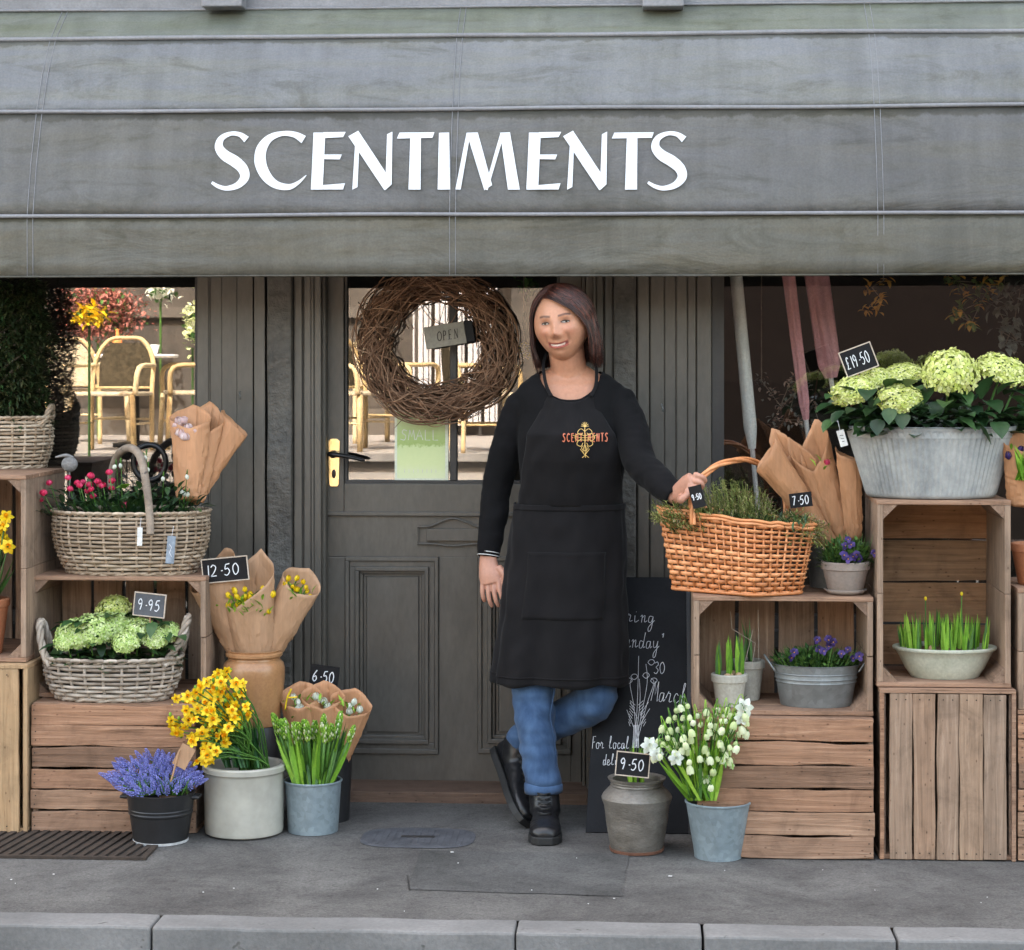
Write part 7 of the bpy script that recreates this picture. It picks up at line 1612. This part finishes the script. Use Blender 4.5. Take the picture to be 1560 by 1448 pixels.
# boots
def boot(ank, heel, toe, upv, name):
    b = MB(); f = (toe-heel).normalized(); u = (upv-f*upv.dot(f)).normalized(); sd_ = f.cross(u); L = (toe-heel).length
    rows = []
    prof = [(.0, .030, .066), (.12, .036, .080), (.30, .038, .088), (.48, .041, .070), (.66, .047, .054), (.82, .048, .046), (.94, .039, .040), (1.0, .022, .028)]
    for t, w_, h_ in prof:
        c = heel+f*L*t; rows.append([c+sd_*cos(2*pi*k/22)*w_+u*(h_*.5+.012+sin(2*pi*k/22)*h_*.5) for k in range(22)])
    b.grid(rows, closed=True); b.add(rows[0], [tuple(range(22))]); b.add(rows[-1], [tuple(range(21, -1, -1))])
    ak = heel+f*L*.27+u*.06; limb(b, [ak, ak.lerp(ank, .5), ank], [.048, .046, .047], 22)
    o = fused(b, name, M['leather'], .005, 4, foldn(.002, 30))
    s = MB(); pr = [(-.02, .022), (.0, .033), (.12, .041), (.3, .040), (.5, .043), (.68, .050), (.84, .050), (.96, .040), (1.03, .022)]; n2 = len(pr)
    top = [heel+f*L*t+sd_*w_ for t, w_ in pr]+[heel+f*L*t-sd_*w_ for t, w_ in reversed(pr)]
    vs = [p+u*.001 for p in top]+[p+u*.024 for p in top]; m_ = len(top); s.add(vs, [tuple(range(m_)), tuple(range(2*m_-1, m_-1, -1))]+[(i, i+m_, (i+1) % m_+m_, (i+1) % m_) for i in range(m_)]); s.build('sole', M['sole'], o, bevel=.003)
    l = MB()
    for i in range(6):
        t = i/5; c = heel+f*L*(.70-.36*min(1, t*1.5))+u*(.062+.014*i+.02*max(0, t-.4)); 
        c = (heel+f*L*.62+u*.070).lerp(ank+f*.050-u*.01, t); l.tube([c-sd_*.020+f*-.004, c+f*.004+u*.003, c+sd_*.020+u*.006-f*.004], .0022, 5); l.tube([c+sd_*.020+f*-.004, c+f*.005+u*.003, c-sd_*.020+u*.006-f*.004], .0022, 5)
    l.build('laces', M['sole'], o, smooth=True); return o
fl_ = G(830, 1290)-OB; toe = V((fl_.x, fl_.y+.012, 0))
b1 = boot(ANL+V((0, .004, .02)), V((ANL.x+.004, toe.y+.255, 0)), toe, V((0, 0, 1)), 'boot')
t2 = G(795, 1262)-OB; t2 = V((t2.x, t2.y, .012)); hl2 = J(755, 1150, -.19)
b2 = boot(ANR+V((-.0, 0, .0)), hl2, t2, V((.75, -.55, .25)), 'boot')
# apron
APB = [(606, 838, 902, .102, -.340, 34), (622, 828, 912, .118, -.340, 44), (660, 806, 936, .150, -.358, 50), (700, 799, 945, .146, -.354, 56), (745, 794, 947, .131, -.344, 66), (768, 788, 950, .124, -.338, 84)]
APS = [(768, 784, 952, .122, -.336, 96), (800, 778, 953, .128, -.336, 98), (860, 770, 955, .142, -.338, 98), (930, 762, 956, .152, -.345, 98), (985, 756, 957, .160, -.352, 98), (1036, 751, 957, .165, -.358, 98)]
def aprow(rows, py):
    for a, b in zip(rows[:-1], rows[1:]):
        if py <= b[0]: break
    t = max(-.6, min(1, (py-a[0])/(b[0]-a[0]))); return [a[k]+(b[k]-a[k])*t for k in range(6)]
def apt(rows, py, a, off=0):
    _, l, r, d, Y, am = aprow(rows, py); full = (r-l)/2/kt; s = sin(radians(min(am, 90))); rx = full/s if am < 90 else full
    c = J((l+r)/2, py, Y); w_ = rx+off; fold = 0
    if rows is APS: u = (py-768)/268; fold = u*(.009*sin(a*6.5+.6)+.005*sin(a*13+u*3))+.004*noise.noise(V((a*3, py*.02, 0)))
    else: fold = .005*noise.noise(V((a*4, py*.03, 2)))
    fold += .0035*noise.noise(V((a*5+py*.01, py*.035, 9)))+.006*noise.noise(V((a*2.2-py*.012, py*.012, 5)))*(.5 if rows is APB else 1)
    ca = cos(a); sa = sin(a); q_ = .66 if rows is APS else 1
    return c+V(((abs(sa)**(.85 if rows is APS else 1))*(1 if sa > 0 else -1)*(w_+fold), -(abs(ca)**q_)*(1 if ca > 0 else -1)*(d+off+fold), 0))
ao = None
for nm, rows_, y0, y1 in (('bib', APB, 606, 768), ('skirt', APS, 768, 1036)):
    mb = MB(); g = []; n = 64
    for j in range(61):
        py = y0+(y1-y0)*j/60; am = radians(aprow(rows_, py)[5]); g.append([apt(rows_, py+(2.5*sin(k*.4) if (nm == 'skirt' and j == 60) else 0)+((1-j/60)**2*(6-12*(2*k/n-1)**2) if nm == 'bib' else 0), -am+2*am*k/n) for k in range(n+1)])
    mb.grid(g)
    if nm == 'bib': ao = mb.build('apron', M['apron'], woman, smooth=True, solid=.002)
    else: sk = mb.build('skirt', M['apron'], ao, smooth=True, solid=.002)
mb = MB(); g = []
for j in range(5): g.append([apt(APS, 766+j*2.2, radians(-96+192*k/60), .0019) for k in range(61)])
mb.grid(g); mb.build('waistband', M['apron'], ao, smooth=True, solid=.002)
mb = MB(); g = []
for j in range(21): g.append([apt(APS, 836+j*5, radians(-34+72*k/24), .0016+(.003 if j == 0 else 0)) for k in range(25)])
mb.grid(g); mb.build('pocket', M['apron'], ao, smooth=True, solid=.002)
mb = MB(); g = []
for j in range(3): g.append([apt(APS, 1022+j*1.2, radians(-97+194*k/60), .0025) for k in range(61)])
mb.grid(g); mb.build('hem_stitching', M['apron'], ao, smooth=True, solid=.001)
# neck straps
for s, pts in ((-1, [(840, 604, -.436), (833, 590, -.418), (829, 572, -.395), (828, 553, -.365), (834, 535, -.31)]), (1, [(900, 604, -.436), (907, 590, -.412), (909, 572, -.378), (907, 555, -.34), (900, 540, -.29)])):
    mb = MB(); mb.tube(catmull(jj(pts), 5), .0055, 8, flat=.3, up=V((0, -1, 0))); mb.build('neck_strap', M['apron'], ao, smooth=True)
# print on the bib
def onap(px, py):
    a = 0
    for _ in range(12):
        p = apt(APB, py, a, .0042); q = J(px, py, (p+OB).y); l, r = aprow(APB, py)[1:3]; a += (q.x-p.x)/((r-l)/2/kt)*.8
    return p
mb = MB(); txt = 'SCENTIMENTS'
for i, ch in enumerate(txt):
    for line in GL[ch]:
        pts = [(857+i*6.45+a_*4.9, 670-b_*12) for a_, b_ in line]; pts = [V((x, y, 0)) for x, y in pts]
        pts = catmull(pts, 3) if ch not in STRAIGHT else [p for a_, b_ in zip(pts[:-1], pts[1:]) for p in (a_, a_.lerp(b_, .5))]+[pts[-1]]
        mb.ribbon([onap(p.x, p.y) for p in pts], .0032)
mb.build('lettering', M['copper'], ao)
mb = MB()
def orn(pts, w_=.0017): mb.ribbon([onap(p.x, p.y)+V((0, -.0006, 0)) for p in catmull([V((x, y, 0)) for x, y in pts], 4)], w_)
orn([(891, 642), (891, 668), (892, 694)], .002)
for i in range(7): a = pi*i/6; orn([(891, 648), (891+6*cos(a), 648-6*sin(a)-1)])
for s in (-1, 1):
    orn([(891, 655), (891+s*6, 651), (891+s*11, 656), (891+s*7, 660), (891+s*3, 657)]); orn([(891, 662), (891+s*10, 658), (891+s*15, 664), (891+s*10, 669), (891+s*5, 665)], .0019)
    orn([(891, 668), (891+s*9, 668), (891+s*12, 674), (891+s*6, 677), (891+s*3, 672)], .0019); orn([(891, 690), (891+s*4, 685), (891+s*7, 681)]); orn([(891, 684), (891+s*5, 680), (891+s*3, 676)]); orn([(892, 690), (892+s*5, 694)]); orn([(891, 674), (891+s*3, 684), (891, 690)])
    orn([(891, 664), (891+s*8, 664), (891+s*19, 660)], .0016)
mb.build('gold_emblem', M['gold'], ao)
